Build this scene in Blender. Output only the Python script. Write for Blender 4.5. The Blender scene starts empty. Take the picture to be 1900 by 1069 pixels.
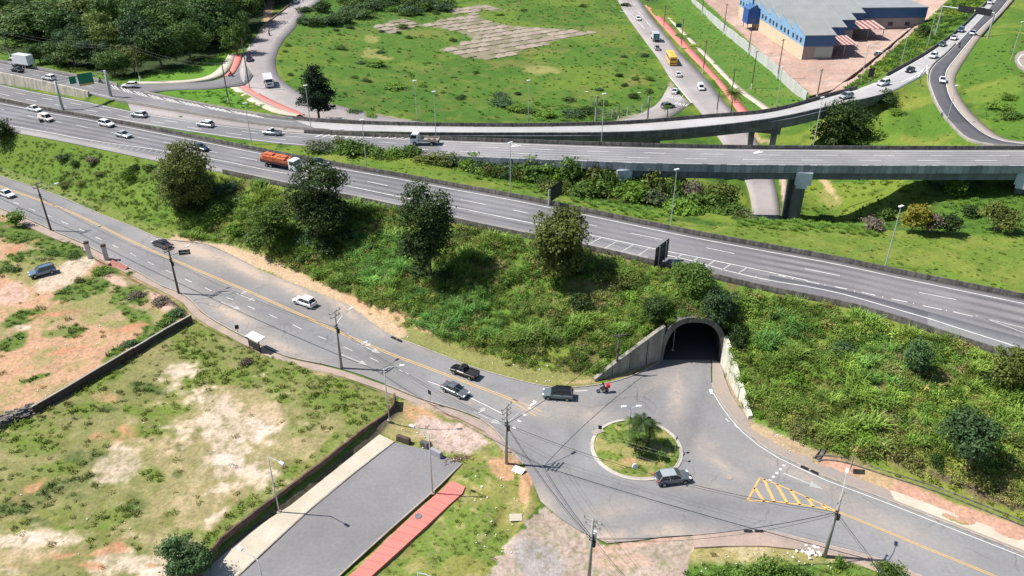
import bpy, bmesh, math, random
import numpy as np
from mathutils import Vector, Matrix
from mathutils.geometry import tessellate_polygon, delaunay_2d_cdt

random.seed(7)
rng = np.random.default_rng(7)
SC = bpy.context.scene
C = SC.collection

# ------------------------------------------------------------------ camera, sky, sun, exposure
CAM_H = 72.0
PITCH = math.radians(29.94)
FPX = 1478.0
cam_data = bpy.data.cameras.new('camera')
cam = bpy.data.objects.new('camera', cam_data)
C.objects.link(cam)
cam.location = (0, 0, CAM_H)
cam.rotation_euler = (math.radians(90) - PITCH, 0, 0)
cam_data.sensor_width = 36.0
cam_data.lens = 36.0 * FPX / 1900.0
cam_data.clip_end = 6000
SC.camera = cam

SUN_EL = math.radians(54)
SUN_AZ_VEC = (-1.0, 0.10)            # where the sun stands, seen from the ground
world = bpy.data.worlds.new('World')
SC.world = world
world.use_nodes = True
wn = world.node_tree.nodes
bg = wn['Background']
sky = wn.new('ShaderNodeTexSky')
sky.sky_type = 'NISHITA'
sky.sun_disc = False
sky.sun_elevation = SUN_EL
sky.sun_rotation = math.atan2(SUN_AZ_VEC[0], SUN_AZ_VEC[1])
sky.altitude = 700
world.node_tree.links.new(sky.outputs[0], bg.inputs[0])
bg.inputs[1].default_value = 0.085
sun_data = bpy.data.lights.new('sun', 'SUN')
sun_data.energy = 4.9
sun_data.angle = math.radians(0.5)
sun_data.color = (1.0, 0.95, 0.87)
sun = bpy.data.objects.new('sun', sun_data)
C.objects.link(sun)
_sd = Vector((SUN_AZ_VEC[0], SUN_AZ_VEC[1], math.tan(SUN_EL) * math.hypot(*SUN_AZ_VEC)))
sun.rotation_euler = _sd.to_track_quat('Z', 'Y').to_euler()
sun.location = (0, 0, 120)
SC.view_settings.view_transform = 'Standard'
SC.view_settings.look = 'None'
SC.view_settings.gamma = 1
SC.view_settings.use_curve_mapping = False
SC.view_settings.exposure = 0.62
SC.cycles.max_bounces = 4
SC.cycles.diffuse_bounces = 2
SC.cycles.glossy_bounces = 2
SC.cycles.transmission_bounces = 3
SC.cycles.volume_bounces = 0
SC.cycles.transparent_max_bounces = 6
SC.cycles.use_denoising = True

# ------------------------------------------------------------------ from the photograph's pixels to metres
_c, _s = math.cos(PITCH), math.sin(PITCH)
def P(px, py, z=0.0):
    u = (px - 950.0) / FPX; v = (py - 534.5) / FPX
    dz = -_s - v * _c
    t = (z - CAM_H) / dz
    return Vector((u * t, (_c - v * _s) * t, z))
def W2P(x, y, z):
    dx, dy, dz = x, y, z - CAM_H
    dep = dy * _c - dz * _s
    up = dy * _s + dz * _c
    return 950.0 + FPX * dx / dep, 534.5 - FPX * up / dep
def arr(pts, z=None):
    out = []
    for p in pts:
        out.append(P(p[0], p[1], p[2] if len(p) > 2 else (z or 0.0)))
    return np.array([tuple(v) for v in out])

# ------------------------------------------------------------------ noise
def _hash(ix, iy, seed):
    h = (ix.astype(np.int64) * 374761393 + iy.astype(np.int64) * 668265263 + seed * 982451653) & 0x7fffffff
    h = (h ^ (h >> 13)) * 1274126177 & 0x7fffffff
    return ((h ^ (h >> 16)) & 0xffffff) / float(0xffffff)
def vnoise(x, y, scale, seed=0):
    x = np.asarray(x, float) / scale + 1000.3; y = np.asarray(y, float) / scale + 1000.7
    ix = np.floor(x); iy = np.floor(y); fx = x - ix; fy = y - iy
    fx = fx * fx * (3 - 2 * fx); fy = fy * fy * (3 - 2 * fy)
    a = _hash(ix, iy, seed); b = _hash(ix + 1, iy, seed); c = _hash(ix, iy + 1, seed); d = _hash(ix + 1, iy + 1, seed)
    return (a * (1 - fx) + b * fx) * (1 - fy) + (c * (1 - fx) + d * fx) * fy
def fbm(x, y, scale, seed=0, octs=4):
    s = 0; a = 1.0; t = 0
    for k in range(octs):
        s = s + a * vnoise(x, y, scale / 2 ** k, seed + k * 17); t += a; a *= 0.55
    return s / t
def sstep(a, b, x):
    t = np.clip((x - a) / (b - a), 0, 1)
    return t * t * (3 - 2 * t)
def inpoly(px, py, poly):
    px = np.asarray(px, float); py = np.asarray(py, float)
    ins = np.zeros(px.shape, bool)
    n = len(poly)
    xs = [p[0] for p in poly]; ys = [p[1] for p in poly]
    box = (px >= min(xs)) & (px <= max(xs)) & (py >= min(ys)) & (py <= max(ys))
    if not box.any(): return ins
    qx, qy = px[box], py[box]; r = np.zeros(qx.shape, bool)
    for i in range(n):
        x1, y1 = poly[i][0], poly[i][1]; x2, y2 = poly[i - 1][0], poly[i - 1][1]
        if y1 == y2: continue
        r ^= ((y1 > qy) != (y2 > qy)) & (qx < (x2 - x1) * (qy - y1) / (y2 - y1) + x1)
    ins[box] = r
    return ins

# ------------------------------------------------------------------ materials
MATS = {}
def _mix(nt, fac, a, b):
    m = nt.nodes.new('ShaderNodeMix'); m.data_type = 'RGBA'
    for sock, val in ((m.inputs[0], fac), (m.inputs[6], a), (m.inputs[7], b)):
        if isinstance(val, (int, float)): sock.default_value = val
        elif isinstance(val, (tuple, list)): sock.default_value = (*val[:3], 1)
        else: nt.links.new(val, sock)
    return m.outputs[2]
def _noise(nt, co, scale, detail=4, rough=0.6, lo=0.3, hi=0.7):
    n = nt.nodes.new('ShaderNodeTexNoise'); n.inputs['Scale'].default_value = scale
    n.inputs['Detail'].default_value = detail; n.inputs['Roughness'].default_value = rough
    nt.links.new(co, n.inputs['Vector'])
    r = nt.nodes.new('ShaderNodeMapRange'); r.inputs[1].default_value = lo; r.inputs[2].default_value = hi
    nt.links.new(n.outputs[0], r.inputs[0])
    return r.outputs[0], n.outputs[0]
def mat(name, col=(.5, .5, .5), rough=0.8, metal=0.0, col2=None, nscale=1.0, fine=None, bump=0.0, spec=0.3, attr=None, emit=None,
        streak=None, trans=0.0, coat=0.0):
    if name in MATS: return MATS[name]
    m = bpy.data.materials.new(name); MATS[name] = m
    m.use_nodes = True
    nt = m.node_tree; b = nt.nodes['Principled BSDF']
    b.inputs['Roughness'].default_value = rough; b.inputs['Metallic'].default_value = metal
    b.inputs['Specular IOR Level'].default_value = spec
    if coat: b.inputs['Coat Weight'].default_value = coat; b.inputs['Coat Roughness'].default_value = 0.08
    geo = nt.nodes.new('ShaderNodeNewGeometry'); tc = nt.nodes.new('ShaderNodeTexCoord')
    co = geo.outputs['Position']
    base = (*col, 1)
    out = None
    if attr:
        a = nt.nodes.new('ShaderNodeAttribute'); a.attribute_name = attr; out = a.outputs['Color']
    if col2 is not None:
        f, _ = _noise(nt, co, nscale)
        out = _mix(nt, f, out if out is not None else col, col2)
    if streak:
        mp = nt.nodes.new('ShaderNodeMapping'); mp.inputs['Scale'].default_value = (1, 1, 0.12)
        nt.links.new(co, mp.inputs[0])
        f, _ = _noise(nt, mp.outputs[0], streak[1], 5, .65, .42, .68)
        out = _mix(nt, f, out if out is not None else col, streak[0])
    if fine:
        f, raw = _noise(nt, co, fine[0], 5, .75, .3, .7)
        mul = nt.nodes.new('ShaderNodeMix'); mul.data_type = 'RGBA'; mul.blend_type = 'MULTIPLY'; mul.inputs[0].default_value = 1
        lo = 1 - fine[1]; hi = 1 + fine[1]
        g = nt.nodes.new('ShaderNodeMapRange'); g.inputs[3].default_value = lo; g.inputs[4].default_value = hi
        nt.links.new(f, g.inputs[0])
        if out is not None: nt.links.new(out, mul.inputs[6])
        else: mul.inputs[6].default_value = base
        nt.links.new(g.outputs[0], mul.inputs[7])
        out = mul.outputs[2]
    if out is not None: nt.links.new(out, b.inputs['Base Color'])
    else: b.inputs['Base Color'].default_value = base
    if bump:
        n = nt.nodes.new('ShaderNodeTexNoise'); n.inputs['Scale'].default_value = (fine[0] if fine else 6)
        n.inputs['Detail'].default_value = 4; nt.links.new(co, n.inputs['Vector'])
        bp = nt.nodes.new('ShaderNodeBump'); bp.inputs['Strength'].default_value = bump; bp.inputs['Distance'].default_value = 0.1
        nt.links.new(n.outputs[0], bp.inputs['Height']); nt.links.new(bp.outputs[0], b.inputs['Normal'])
    if emit:
        b.inputs['Emission Color'].default_value = (*emit[0], 1); b.inputs['Emission Strength'].default_value = emit[1]
    return m
def asphalt(name, col, dust=(.30, .25, .21), dustamt=.35, attr=False, cracks=False, wear=False):
    """Worn asphalt: aggregate speckle, broad worn tones, dust."""
    m = bpy.data.materials.new(name); MATS[name] = m; m.use_nodes = True
    nt = m.node_tree; b = nt.nodes['Principled BSDF']; b.inputs['Roughness'].default_value = .85; b.inputs['Specular IOR Level'].default_value = .25
    geo = nt.nodes.new('ShaderNodeNewGeometry'); co = geo.outputs['Position']
    f1, _ = _noise(nt, co, .07, 5, .6, .35, .65)
    c1 = _mix(nt, f1, tuple(v * .86 for v in col), tuple(v * 1.14 for v in col))
    f2, _ = _noise(nt, co, .028, 4, .6, .48, .75)
    mm = nt.nodes.new('ShaderNodeMath'); mm.operation = 'MULTIPLY'; mm.inputs[1].default_value = dustamt; nt.links.new(f2, mm.inputs[0])
    c2 = _mix(nt, mm.outputs[0], c1, dust)
    if attr:
        a = nt.nodes.new('ShaderNodeAttribute'); a.attribute_name = 'dust'
        sep = nt.nodes.new('ShaderNodeSeparateColor'); nt.links.new(a.outputs['Color'], sep.inputs[0])
        f5, _ = _noise(nt, co, .9, 4, .65, .25, .75)
        w = nt.nodes.new('ShaderNodeMath'); w.operation = 'MULTIPLY_ADD'; nt.links.new(f5, w.inputs[0]); nt.links.new(sep.outputs[0], w.inputs[1]); 
        w.inputs[2].default_value = 0
        w2 = nt.nodes.new('ShaderNodeMath'); w2.operation = 'ADD'; w2.use_clamp = True
        nt.links.new(w.outputs[0], w2.inputs[0])
        sq = nt.nodes.new('ShaderNodeMath'); sq.operation = 'POWER'; sq.inputs[1].default_value = 2.2; nt.links.new(sep.outputs[0], sq.inputs[0])
        nt.links.new(sq.outputs[0], w2.inputs[1])
        c2 = _mix(nt, w2.outputs[0], c2, (.40, .325, .265))
        c2 = _mix(nt, sep.outputs[1], c2, tuple(v * .55 for v in col))
    if wear:
        at = nt.nodes.new('ShaderNodeAttribute'); at.attribute_name = 'across'
        m1 = nt.nodes.new('ShaderNodeMath'); m1.operation = 'MULTIPLY'; m1.inputs[1].default_value = 2 * math.pi * 7; nt.links.new(at.outputs['Fac'], m1.inputs[0])
        m2 = nt.nodes.new('ShaderNodeMath'); m2.operation = 'COSINE'; nt.links.new(m1.outputs[0], m2.inputs[0])
        m3 = nt.nodes.new('ShaderNodeMapRange'); m3.inputs[1].default_value = -.6; m3.inputs[2].default_value = 1; m3.inputs[4].default_value = 1.0; nt.links.new(m2.outputs[0], m3.inputs[0])
        fw, _ = _noise(nt, co, .05, 3, .6, .3, .6)
        m4 = nt.nodes.new('ShaderNodeMath'); m4.operation = 'MULTIPLY'; nt.links.new(m3.outputs[0], m4.inputs[0]); nt.links.new(fw, m4.inputs[1])
        c2 = _mix(nt, m4.outputs[0], c2, tuple(v * .60 for v in col))
    if cracks:
        vo = nt.nodes.new('ShaderNodeTexVoronoi'); vo.feature = 'DISTANCE_TO_EDGE'; vo.inputs['Scale'].default_value = .16
        nw = nt.nodes.new('ShaderNodeTexNoise'); nw.inputs['Scale'].default_value = .5; nw.inputs['Detail'].default_value = 4
        nt.links.new(co, nw.inputs['Vector']); ad = nt.nodes.new('ShaderNodeMix'); ad.data_type = 'RGBA'; ad.blend_type = 'LINEAR_LIGHT'; ad.inputs[0].default_value = 1.0
        nt.links.new(co, ad.inputs[6]); nt.links.new(nw.outputs['Color'], ad.inputs[7]); nt.links.new(ad.outputs[2], vo.inputs['Vector'])
        mr = nt.nodes.new('ShaderNodeMapRange'); mr.inputs[1].default_value = .004; mr.inputs[2].default_value = .016; mr.inputs[3].default_value = .55; mr.inputs[4].default_value = 0
        nt.links.new(vo.outputs['Distance'], mr.inputs[0]); fc, _ = _noise(nt, co, .06, 3, .6, .5, .62)
        m5 = nt.nodes.new('ShaderNodeMath'); m5.operation = 'MULTIPLY'; nt.links.new(mr.outputs[0], m5.inputs[0]); nt.links.new(fc, m5.inputs[1])
        c2 = _mix(nt, m5.outputs[0], c2, tuple(v * .35 for v in col))
    f3, _ = _noise(nt, co, 2.2, 4, .7, .3, .7)
    g = nt.nodes.new('ShaderNodeMapRange'); g.inputs[3].default_value = .9; g.inputs[4].default_value = 1.1; nt.links.new(f3, g.inputs[0])
    mul = nt.nodes.new('ShaderNodeMix'); mul.data_type = 'RGBA'; mul.blend_type = 'MULTIPLY'; mul.inputs[0].default_value = 1
    nt.links.new(c2, mul.inputs[6]); nt.links.new(g.outputs[0], mul.inputs[7])
    nt.links.new(mul.outputs[2], b.inputs['Base Color'])
    return m
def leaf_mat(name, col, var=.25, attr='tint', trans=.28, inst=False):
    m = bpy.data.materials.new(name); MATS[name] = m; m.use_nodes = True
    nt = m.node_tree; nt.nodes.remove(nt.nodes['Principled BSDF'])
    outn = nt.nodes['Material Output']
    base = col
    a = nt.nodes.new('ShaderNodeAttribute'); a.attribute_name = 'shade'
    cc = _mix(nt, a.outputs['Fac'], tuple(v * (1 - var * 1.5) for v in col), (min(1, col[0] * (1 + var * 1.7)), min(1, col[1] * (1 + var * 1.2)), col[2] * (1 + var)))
    if inst:
        t = nt.nodes.new('ShaderNodeAttribute'); t.attribute_type = 'INSTANCER'; t.attribute_name = 'tint'
        mul = nt.nodes.new('ShaderNodeMix'); mul.data_type = 'RGBA'; mul.blend_type = 'MULTIPLY'; mul.inputs[0].default_value = 1
        nt.links.new(cc, mul.inputs[6]); nt.links.new(t.outputs['Color'], mul.inputs[7]); cc = mul.outputs[2]
    else:
        oi = nt.nodes.new('ShaderNodeObjectInfo')
        mr = nt.nodes.new('ShaderNodeMapRange'); mr.inputs[3].default_value = .8; mr.inputs[4].default_value = 1.2; nt.links.new(oi.outputs['Random'], mr.inputs[0])
        mul = nt.nodes.new('ShaderNodeMix'); mul.data_type = 'RGBA'; mul.blend_type = 'MULTIPLY'; mul.inputs[0].default_value = 1
        nt.links.new(cc, mul.inputs[6]); nt.links.new(mr.outputs[0], mul.inputs[7]); cc = mul.outputs[2]
    d = nt.nodes.new('ShaderNodeBsdfPrincipled'); d.inputs['Roughness'].default_value = .6; d.inputs['Specular IOR Level'].default_value = .25
    tr = nt.nodes.new('ShaderNodeBsdfTranslucent')
    nt.links.new(cc, d.inputs['Base Color']); nt.links.new(cc, tr.inputs['Color'])
    mx = nt.nodes.new('ShaderNodeMixShader'); mx.inputs[0].default_value = trans
    nt.links.new(d.outputs[0], mx.inputs[1]); nt.links.new(tr.outputs[0], mx.inputs[2]); nt.links.new(mx.outputs[0], outn.inputs[0])
    return m

M_ASPH = asphalt('asphalt', (.205, .203, .208), attr=True, dustamt=.3, cracks=True)
M_HWY = asphalt('highway_asphalt', (.178, .176, .186), dustamt=.22, wear=True)
M_HWYL = asphalt('highway_shoulder', (.265, .255, .255), dust=(.40, .33, .29), dustamt=.5)
M_DARKA = asphalt('new_asphalt', (.085, .085, .095), dustamt=.1)
M_ACC = asphalt('access_asphalt', (.19, .186, .192), dustamt=.25)
M_PINKA = asphalt('pink_asphalt', (.285, .258, .255), dust=(.36, .30, .28), dustamt=.5)
M_CONC = mat('concrete', (.36, .34, .31), .85, col2=(.24, .22, .20), nscale=.5, fine=(5, .12))
M_CONCD = mat('weathered_concrete', (.20, .185, .165), .9, col2=(.085, .08, .075), nscale=.8, fine=(4, .2), streak=((.045, .043, .04), 1.6))
M_CONCG = mat('grey_blue_concrete', (.20, .21, .225), .85, col2=(.13, .135, .15), nscale=.4, fine=(5, .12), streak=((.11, .112, .12), .8))
M_DECK = asphalt('deck_asphalt', (.235, .232, .242), dust=(.28, .26, .24), dustamt=.35, wear=True)
M_RAMP = asphalt('ramp_concrete', (.36, .355, .36), dust=(.34, .32, .29), dustamt=.4)
M_KERB = mat('kerb_concrete', (.42, .38, .33), .85, col2=(.26, .22, .18), nscale=1.2, fine=(5, .1))
M_WHITE = mat('road_white', (.72, .72, .70), .7, col2=(.5, .49, .47), nscale=.8, fine=(4, .12))
M_YELLOW = mat('road_yellow', (.66, .40, .10), .7, col2=(.50, .33, .15), nscale=.9, fine=(4, .15))
M_SIDE = mat('sidewalk_concrete', (.50, .46, .38), .9, col2=(.42, .37, .29), nscale=.25, fine=(3, .08))
M_SIDEP = mat('pink_sidewalk', (.38, .29, .24), .9, col2=(.27, .22, .19), nscale=.3, fine=(3, .14))
M_SIDEG = mat('grey_sidewalk', (.25, .225, .21), .9, col2=(.31, .25, .21), nscale=.3, fine=(3, .12))
M_RED = mat('red_cycle_paint', (.62, .17, .145), .8, col2=(.54, .19, .16), nscale=.35, fine=(3, .07))
M_BRICKW = mat('dark_block_wall', (.060, .045, .040), .95, col2=(.11, .075, .06), nscale=1.5, fine=(4, .25))
M_WOODP = mat('pole_concrete', (.30, .29, .27), .85, fine=(6, .1))
M_POLED = mat('dark_pole', (.11, .095, .085), .85, fine=(6, .15))
M_GALV = mat('galvanised_steel', (.50, .52, .54), .45, metal=.35)
M_BLACK = mat('black_metal', (.018, .019, .021), .55)
M_CABLE = mat('black_cable', (.02, .02, .022), .6)
M_CABLEL = mat('aluminium_cable', (.20, .21, .22), .6)
M_LAMP = mat('lamp_housing', (.70, .72, .74), .4)
M_CERAM = mat('insulator_ceramic', (.22, .20, .20), .3)
M_GREEN = mat('sign_green', (.01, .17, .09), .4)
M_GLASS = mat('car_glass', (.012, .018, .024), .06, spec=.8)
M_TYRE = mat('tyre_rubber', (.012, .012, .012), .9)
M_RIM = mat('rim_alloy', (.35, .36, .38), .35, metal=.6)
M_HEADL = mat('headlight_lens', (.75, .78, .80), .1, spec=.8)
M_TAILL = mat('tail_light_lens', (.45, .015, .012), .2, spec=.6)
M_TRIM = mat('black_trim', (.02, .02, .022), .6)
M_BARK = mat('bark', (.10, .075, .055), .95, col2=(.17, .14, .11), nscale=3, fine=(8, .2))
M_FOAM = mat('litter_white', (.75, .75, .73), .8)
def paint(name, col, rough=.28, metal=.0):
    return mat('paint_' + name, col, rough, metal=metal, spec=.5, coat=.5)

# ------------------------------------------------------------------ mesh building
class MB:
    def __init__(s): s.v = []; s.f = []; s.mi = []
    def add(s, vs, fs, mi=0):
        o = len(s.v); s.v += [tuple(v) for v in vs]; s.f += [tuple(i + o for i in f) for f in fs]; s.mi += [mi] * len(fs)
    def box(s, c, d, rz=0, mi=0, taper=1.0):
        x, y, z = d[0] / 2, d[1] / 2, d[2] / 2; cr, sr = math.cos(rz), math.sin(rz)
        vs = []
        for sz in (-1, 1):
            k = taper if sz > 0 else 1
            for sx, sy in ((-1, -1), (1, -1), (1, 1), (-1, 1)):
                a, b_ = sx * x * k, sy * y * k
                vs.append((c[0] + a * cr - b_ * sr, c[1] + a * sr + b_ * cr, c[2] + sz * z))
        s.add(vs, [(3, 2, 1, 0), (4, 5, 6, 7), (0, 1, 5, 4), (1, 2, 6, 5), (2, 3, 7, 6), (3, 0, 4, 7)], mi)
    def tube(s, pts, r0, r1=None, n=6, mi=0, cap=True):
        pts = [Vector(p) for p in pts]; r1 = r0 if r1 is None else r1
        m = len(pts); vs = []; up0 = None
        for i, p in enumerate(pts):
            t = (pts[min(i + 1, m - 1)] - pts[max(i - 1, 0)]).normalized()
            a = Vector((0, 0, 1)) if abs(t.z) < .9 else Vector((1, 0, 0))
            e1 = t.cross(a).normalized(); e2 = t.cross(e1).normalized()
            r = r0 + (r1 - r0) * i / max(1, m - 1)
            for k in range(n):
                an = 2 * math.pi * k / n
                vs.append(p + e1 * (r * math.cos(an)) + e2 * (r * math.sin(an)))
        fs = []
        for i in range(m - 1):
            for k in range(n):
                a = i * n + k; b_ = i * n + (k + 1) % n
                fs.append((a, b_, b_ + n, a + n))
        if cap: fs += [tuple(range(n))[::-1], tuple(range((m - 1) * n, m * n))]
        s.add(vs, fs, mi)
    def disc(s, c, r, axis, th, n=12, mi=0):
        a = Vector(axis).normalized(); c = Vector(c)
        s.tube([c - a * th / 2, c + a * th / 2], r, r, n, mi)
    def quad(s, a, b, c, d, mi=0): s.add([a, b, c, d], [(0, 1, 2, 3)], mi)
    def prism(s, poly, z0, z1, mi=0, bottom=False):
        """poly: list of (x,y) ; extruded z0..z1 (z1 may be a function)."""
        n = len(poly)
        zt = [z1] * n if not callable(z1) else [z1(*p) for p in poly]
        zb = [z0] * n if not callable(z0) else [z0(*p) for p in poly]
        vs = [(p[0], p[1], zb[i]) for i, p in enumerate(poly)] + [(p[0], p[1], zt[i]) for i, p in enumerate(poly)]
        tris = tessellate_polygon([[Vector((p[0], p[1], 0)) for p in poly]])
        fs = []
        for t in tris:
            a, b_, c_ = [poly[k] for k in t]
            if (b_[0] - a[0]) * (c_[1] - a[1]) - (b_[1] - a[1]) * (c_[0] - a[0]) < 0: t = t[::-1]
            fs.append(tuple(k + n for k in t))
            if bottom: fs.append(tuple(t[::-1]))
        for i in range(n):
            j = (i + 1) % n; fs.append((i, j, j + n, i + n))
        s.add(vs, fs, mi)
    def build(s, name, mats, parent=None, smooth=False, loc=None):
        me = bpy.data.meshes.new(name); me.from_pydata(s.v, [], s.f)
        if not isinstance(mats, (list, tuple)): mats = [mats]
        for m in mats: me.materials.append(m)
        if len(mats) > 1: me.polygons.foreach_set('material_index', s.mi)
        if smooth: me.polygons.foreach_set('use_smooth', [True] * len(me.polygons))
        me.update()
        o = bpy.data.objects.new(name, me); C.objects.link(o)
        if parent is not None: o.parent = parent
        if loc is not None: o.location = loc
        return o
def np_obj(name, V, F, mats, parent=None, smooth=False):
    me = bpy.data.meshes.new(name)
    V = np.asarray(V, np.float32); F = np.asarray(F, np.int32)
    me.vertices.add(len(V)); me.vertices.foreach_set('co', V.ravel())
    k = F.shape[1]
    me.loops.add(F.size); me.loops.foreach_set('vertex_index', F.ravel())
    me.polygons.add(len(F)); me.polygons.foreach_set('loop_start', np.arange(0, F.size, k, dtype=np.int32))
    if not isinstance(mats, (list, tuple)): mats = [mats]
    for m in mats: me.materials.append(m)
    if smooth: me.polygons.foreach_set('use_smooth', np.ones(len(F), bool))
    me.update(calc_edges=True)
    o = bpy.data.objects.new(name, me); C.objects.link(o)
    if parent is not None: o.parent = parent
    return o
def tag(o, label=None, cat=None, group=None, kind=None):
    if label: o['label'] = label
    if cat: o['category'] = cat
    if group: o['group'] = group
    if kind: o['kind'] = kind
    return o
def empty(name, loc=(0, 0, 0), rz=0):
    o = bpy.data.objects.new(name, None); C.objects.link(o); o.location = loc; o.rotation_euler = (0, 0, rz); o.empty_display_size = .3
    return o
def copy_tree(o, parent=None):
    c = o.copy(); C.objects.link(c)
    if parent is not None: c.parent = parent
    for ch in o.children: copy_tree(ch, c)
    return c
def struct(o): o['kind'] = 'structure'; return o

# ------------------------------------------------------------------ ribbons along the road edges
def resample(W, n, smooth=2):
    W = np.asarray(W, float)
    if len(W) == 2:
        t = np.linspace(0, 1, n)[:, None]; return W[0] * (1 - t) + W[1] * t
    Q = np.vstack([2 * W[0] - W[1], W, 2 * W[-1] - W[-2]])
    out = []
    for i in range(1, len(Q) - 2):
        p0, p1, p2, p3 = Q[i - 1:i + 3]
        for t in np.linspace(0, 1, 16, endpoint=False):
            out.append(.5 * ((2 * p1) + (-p0 + p2) * t + (2 * p0 - 5 * p1 + 4 * p2 - p3) * t * t + (-p0 + 3 * p1 - 3 * p2 + p3) * t ** 3))
    out.append(Q[-2]); out = np.array(out)
    d = np.r_[0, np.cumsum(np.linalg.norm(np.diff(out, axis=0), axis=1))]
    s = np.linspace(0, d[-1], n)
    R = np.stack([np.interp(s, d, out[:, k]) for k in range(3)], 1)
    for _ in range(smooth * 3):
        R[1:-1] = R[1:-1] * .5 + (R[:-2] + R[2:]) * .25
    return R
class Ribbon:
    def __init__(s, L, R, n, z=None, rl=0.0):
        # rl: the near edge was read at the top of its barrier, rl metres above the road
        s.L = resample(arr(L, z), n); R = [(p[0], p[1], (p[2] if len(p) > 2 else (z or 0)) + rl) for p in R] if rl else R
        s.R = resample(arr(R, z), n); s.R[:, 2] -= rl; s.n = n
    def at(s, t, lift=0.0):
        p = s.L * (1 - t) + s.R * t; p = p.copy(); p[:, 2] += lift; return p
    def surface(s, name, m, parent=None, lat=4, t0=0, t1=1, lift=0, i0=0, i1=None):
        i1 = s.n if i1 is None else i1
        rows = [s.at(t0 + (t1 - t0) * k / lat, lift)[i0:i1] for k in range(lat + 1)]
        a, b = rows[0].copy(), rows[-1].copy(); a[:, 2] -= .35; b[:, 2] -= .35
        rows = [a] + rows + [b]
        V = np.concatenate(rows); m_ = i1 - i0; F = []
        for r in range(len(rows) - 1):
            for i in range(m_ - 1):
                q = (r * m_ + i, (r + 1) * m_ + i, (r + 1) * m_ + i + 1, r * m_ + i + 1)
                F.append(q)
        # make the normals point up
        p = V[list(F[len(F) // 2])]; nn = np.cross(p[1] - p[0], p[2] - p[0])
        if nn[2] < 0: F = [f[::-1] for f in F]
        o = np_obj(name, V, F, m, parent); ts = [t0] + [t0 + (t1 - t0) * k / lat for k in range(lat + 1)] + [t1]
        at = o.data.attributes.new('across', 'FLOAT', 'POINT'); at.data.foreach_set('value', np.repeat(np.array(ts, np.float32), m_)); return o
def offset_path(W, d):
    """Shift a path sideways by d metres (to the left of its direction)."""
    W = np.asarray(W, float); T = np.gradient(W[:, :2], axis=0); T /= np.linalg.norm(T, axis=1)[:, None] + 1e-9
    N = np.stack([-T[:, 1], T[:, 0]], 1); O = W.copy(); O[:, :2] += N * d; return O
def densify(W, step):
    W = np.asarray(W, float)
    d = np.r_[0, np.cumsum(np.linalg.norm(np.diff(W, axis=0), axis=1))]
    n = max(2, int(d[-1] / step) + 1); s = np.linspace(0, d[-1], n)
    return np.stack([np.interp(s, d, W[:, k]) for k in range(3)], 1)
def sweep(mb, W, prof, mi=0, closed=True):
    """prof: list of (sideways, up) offsets swept along W."""
    W = np.asarray(W, float); n = len(W); k = len(prof)
    T = np.gradient(W[:, :2], axis=0); T /= np.linalg.norm(T, axis=1)[:, None] + 1e-9
    N = np.stack([-T[:, 1], T[:, 0]], 1)
    vs = []
    for i in range(n):
        for a, b in prof: vs.append((W[i, 0] + N[i, 0] * a, W[i, 1] + N[i, 1] * a, W[i, 2] + b))
    fs = []
    kk = k if closed else k - 1
    for i in range(n - 1):
        for j in range(kk):
            j2 = (j + 1) % k
            fs.append((i * k + j, (i + 1) * k + j, (i + 1) * k + j2, i * k + j2))
    if closed: fs += [tuple(range(k)), tuple(range((n - 1) * k, n * k))[::-1]]
    mb.add(vs, fs, mi)
MARKS_W = MB(); MARKS_Y = MB()
def stripe(mb, W, w, dash=None, lift=.02, start=0.0):
    W = densify(W, 1.5 if dash is None else .5)
    d = np.r_[0, np.cumsum(np.linalg.norm(np.diff(W, axis=0), axis=1))]
    T = np.gradient(W[:, :2], axis=0); T /= np.linalg.norm(T, axis=1)[:, None] + 1e-9
    N = np.stack([-T[:, 1], T[:, 0]], 1) * (w / 2)
    def seg(a, b):
        s = np.linspace(a, b, max(2, int((b - a) / 3) + 1))
        c = np.stack([np.interp(s, d, W[:, k]) for k in range(3)], 1); nn = np.stack([np.interp(s, d, N[:, k]) for k in range(2)], 1)
        vs = []
        for p, q in zip(c, nn): vs += [(p[0] + q[0], p[1] + q[1], p[2] + lift), (p[0] - q[0], p[1] - q[1], p[2] + lift)]
        fs = [(2 * i, 2 * i + 1, 2 * i + 3, 2 * i + 2) for i in range(len(s) - 1)]
        mb.add(vs, fs)
    if dash is None: seg(0, d[-1]); return
    s = start
    while s + dash[0] < d[-1]:
        seg(s, s + dash[0]); s += dash[0] + dash[1]
def flat(name, pts, z, m, thick=0.0, parent=None, px=True):
    poly = [tuple(P(p[0], p[1], z)[:2]) for p in pts] if px else [tuple(p[:2]) for p in pts]
    mb = MB(); mb.prism(poly, z - (thick or .25), z); return mb.build(name, m, parent)
# ================================================================== ROADS: edges read as metres
# --- near carriageway of the highway (over the tunnel)
H1_FAR = [(-70, 178, 6.8), (0, 188, 7), (96, 207, 7.1), (177, 221, 7.2), (328, 250, 7.6), (480, 280.5, 8), (632, 309, 8.4), (758, 331, 8.9), (859, 350, 9.3),
          (960, 368, 9.5), (1076, 392, 9.5), (1177, 413, 9.5), (1278, 434, 9.5), (1430, 462, 9.5), (1546, 483, 9.5), (1673, 510, 9.5), (1794, 534, 9.5), (1900, 555, 9.5), (2040, 583, 9.5)]
H1_NEAR = [(-70, 224, 6.8), (0, 236, 7), (90, 252, 7.1), (177, 269, 7.3), (303, 295, 7.6), (414, 314, 7.9), (543, 341, 8.6), (667, 365, 9), (733, 379, 9.2), (846, 404, 9.5),
           (960, 428, 9.5), (1091, 454, 9.5), (1215, 482, 9.5), (1330, 508, 9.5), (1430, 531, 9.5), (1572, 559, 9.5), (1673, 587, 9.5), (1774, 620, 9.5), (1900, 660, 9.5), (2040, 707, 9.5)]
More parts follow.
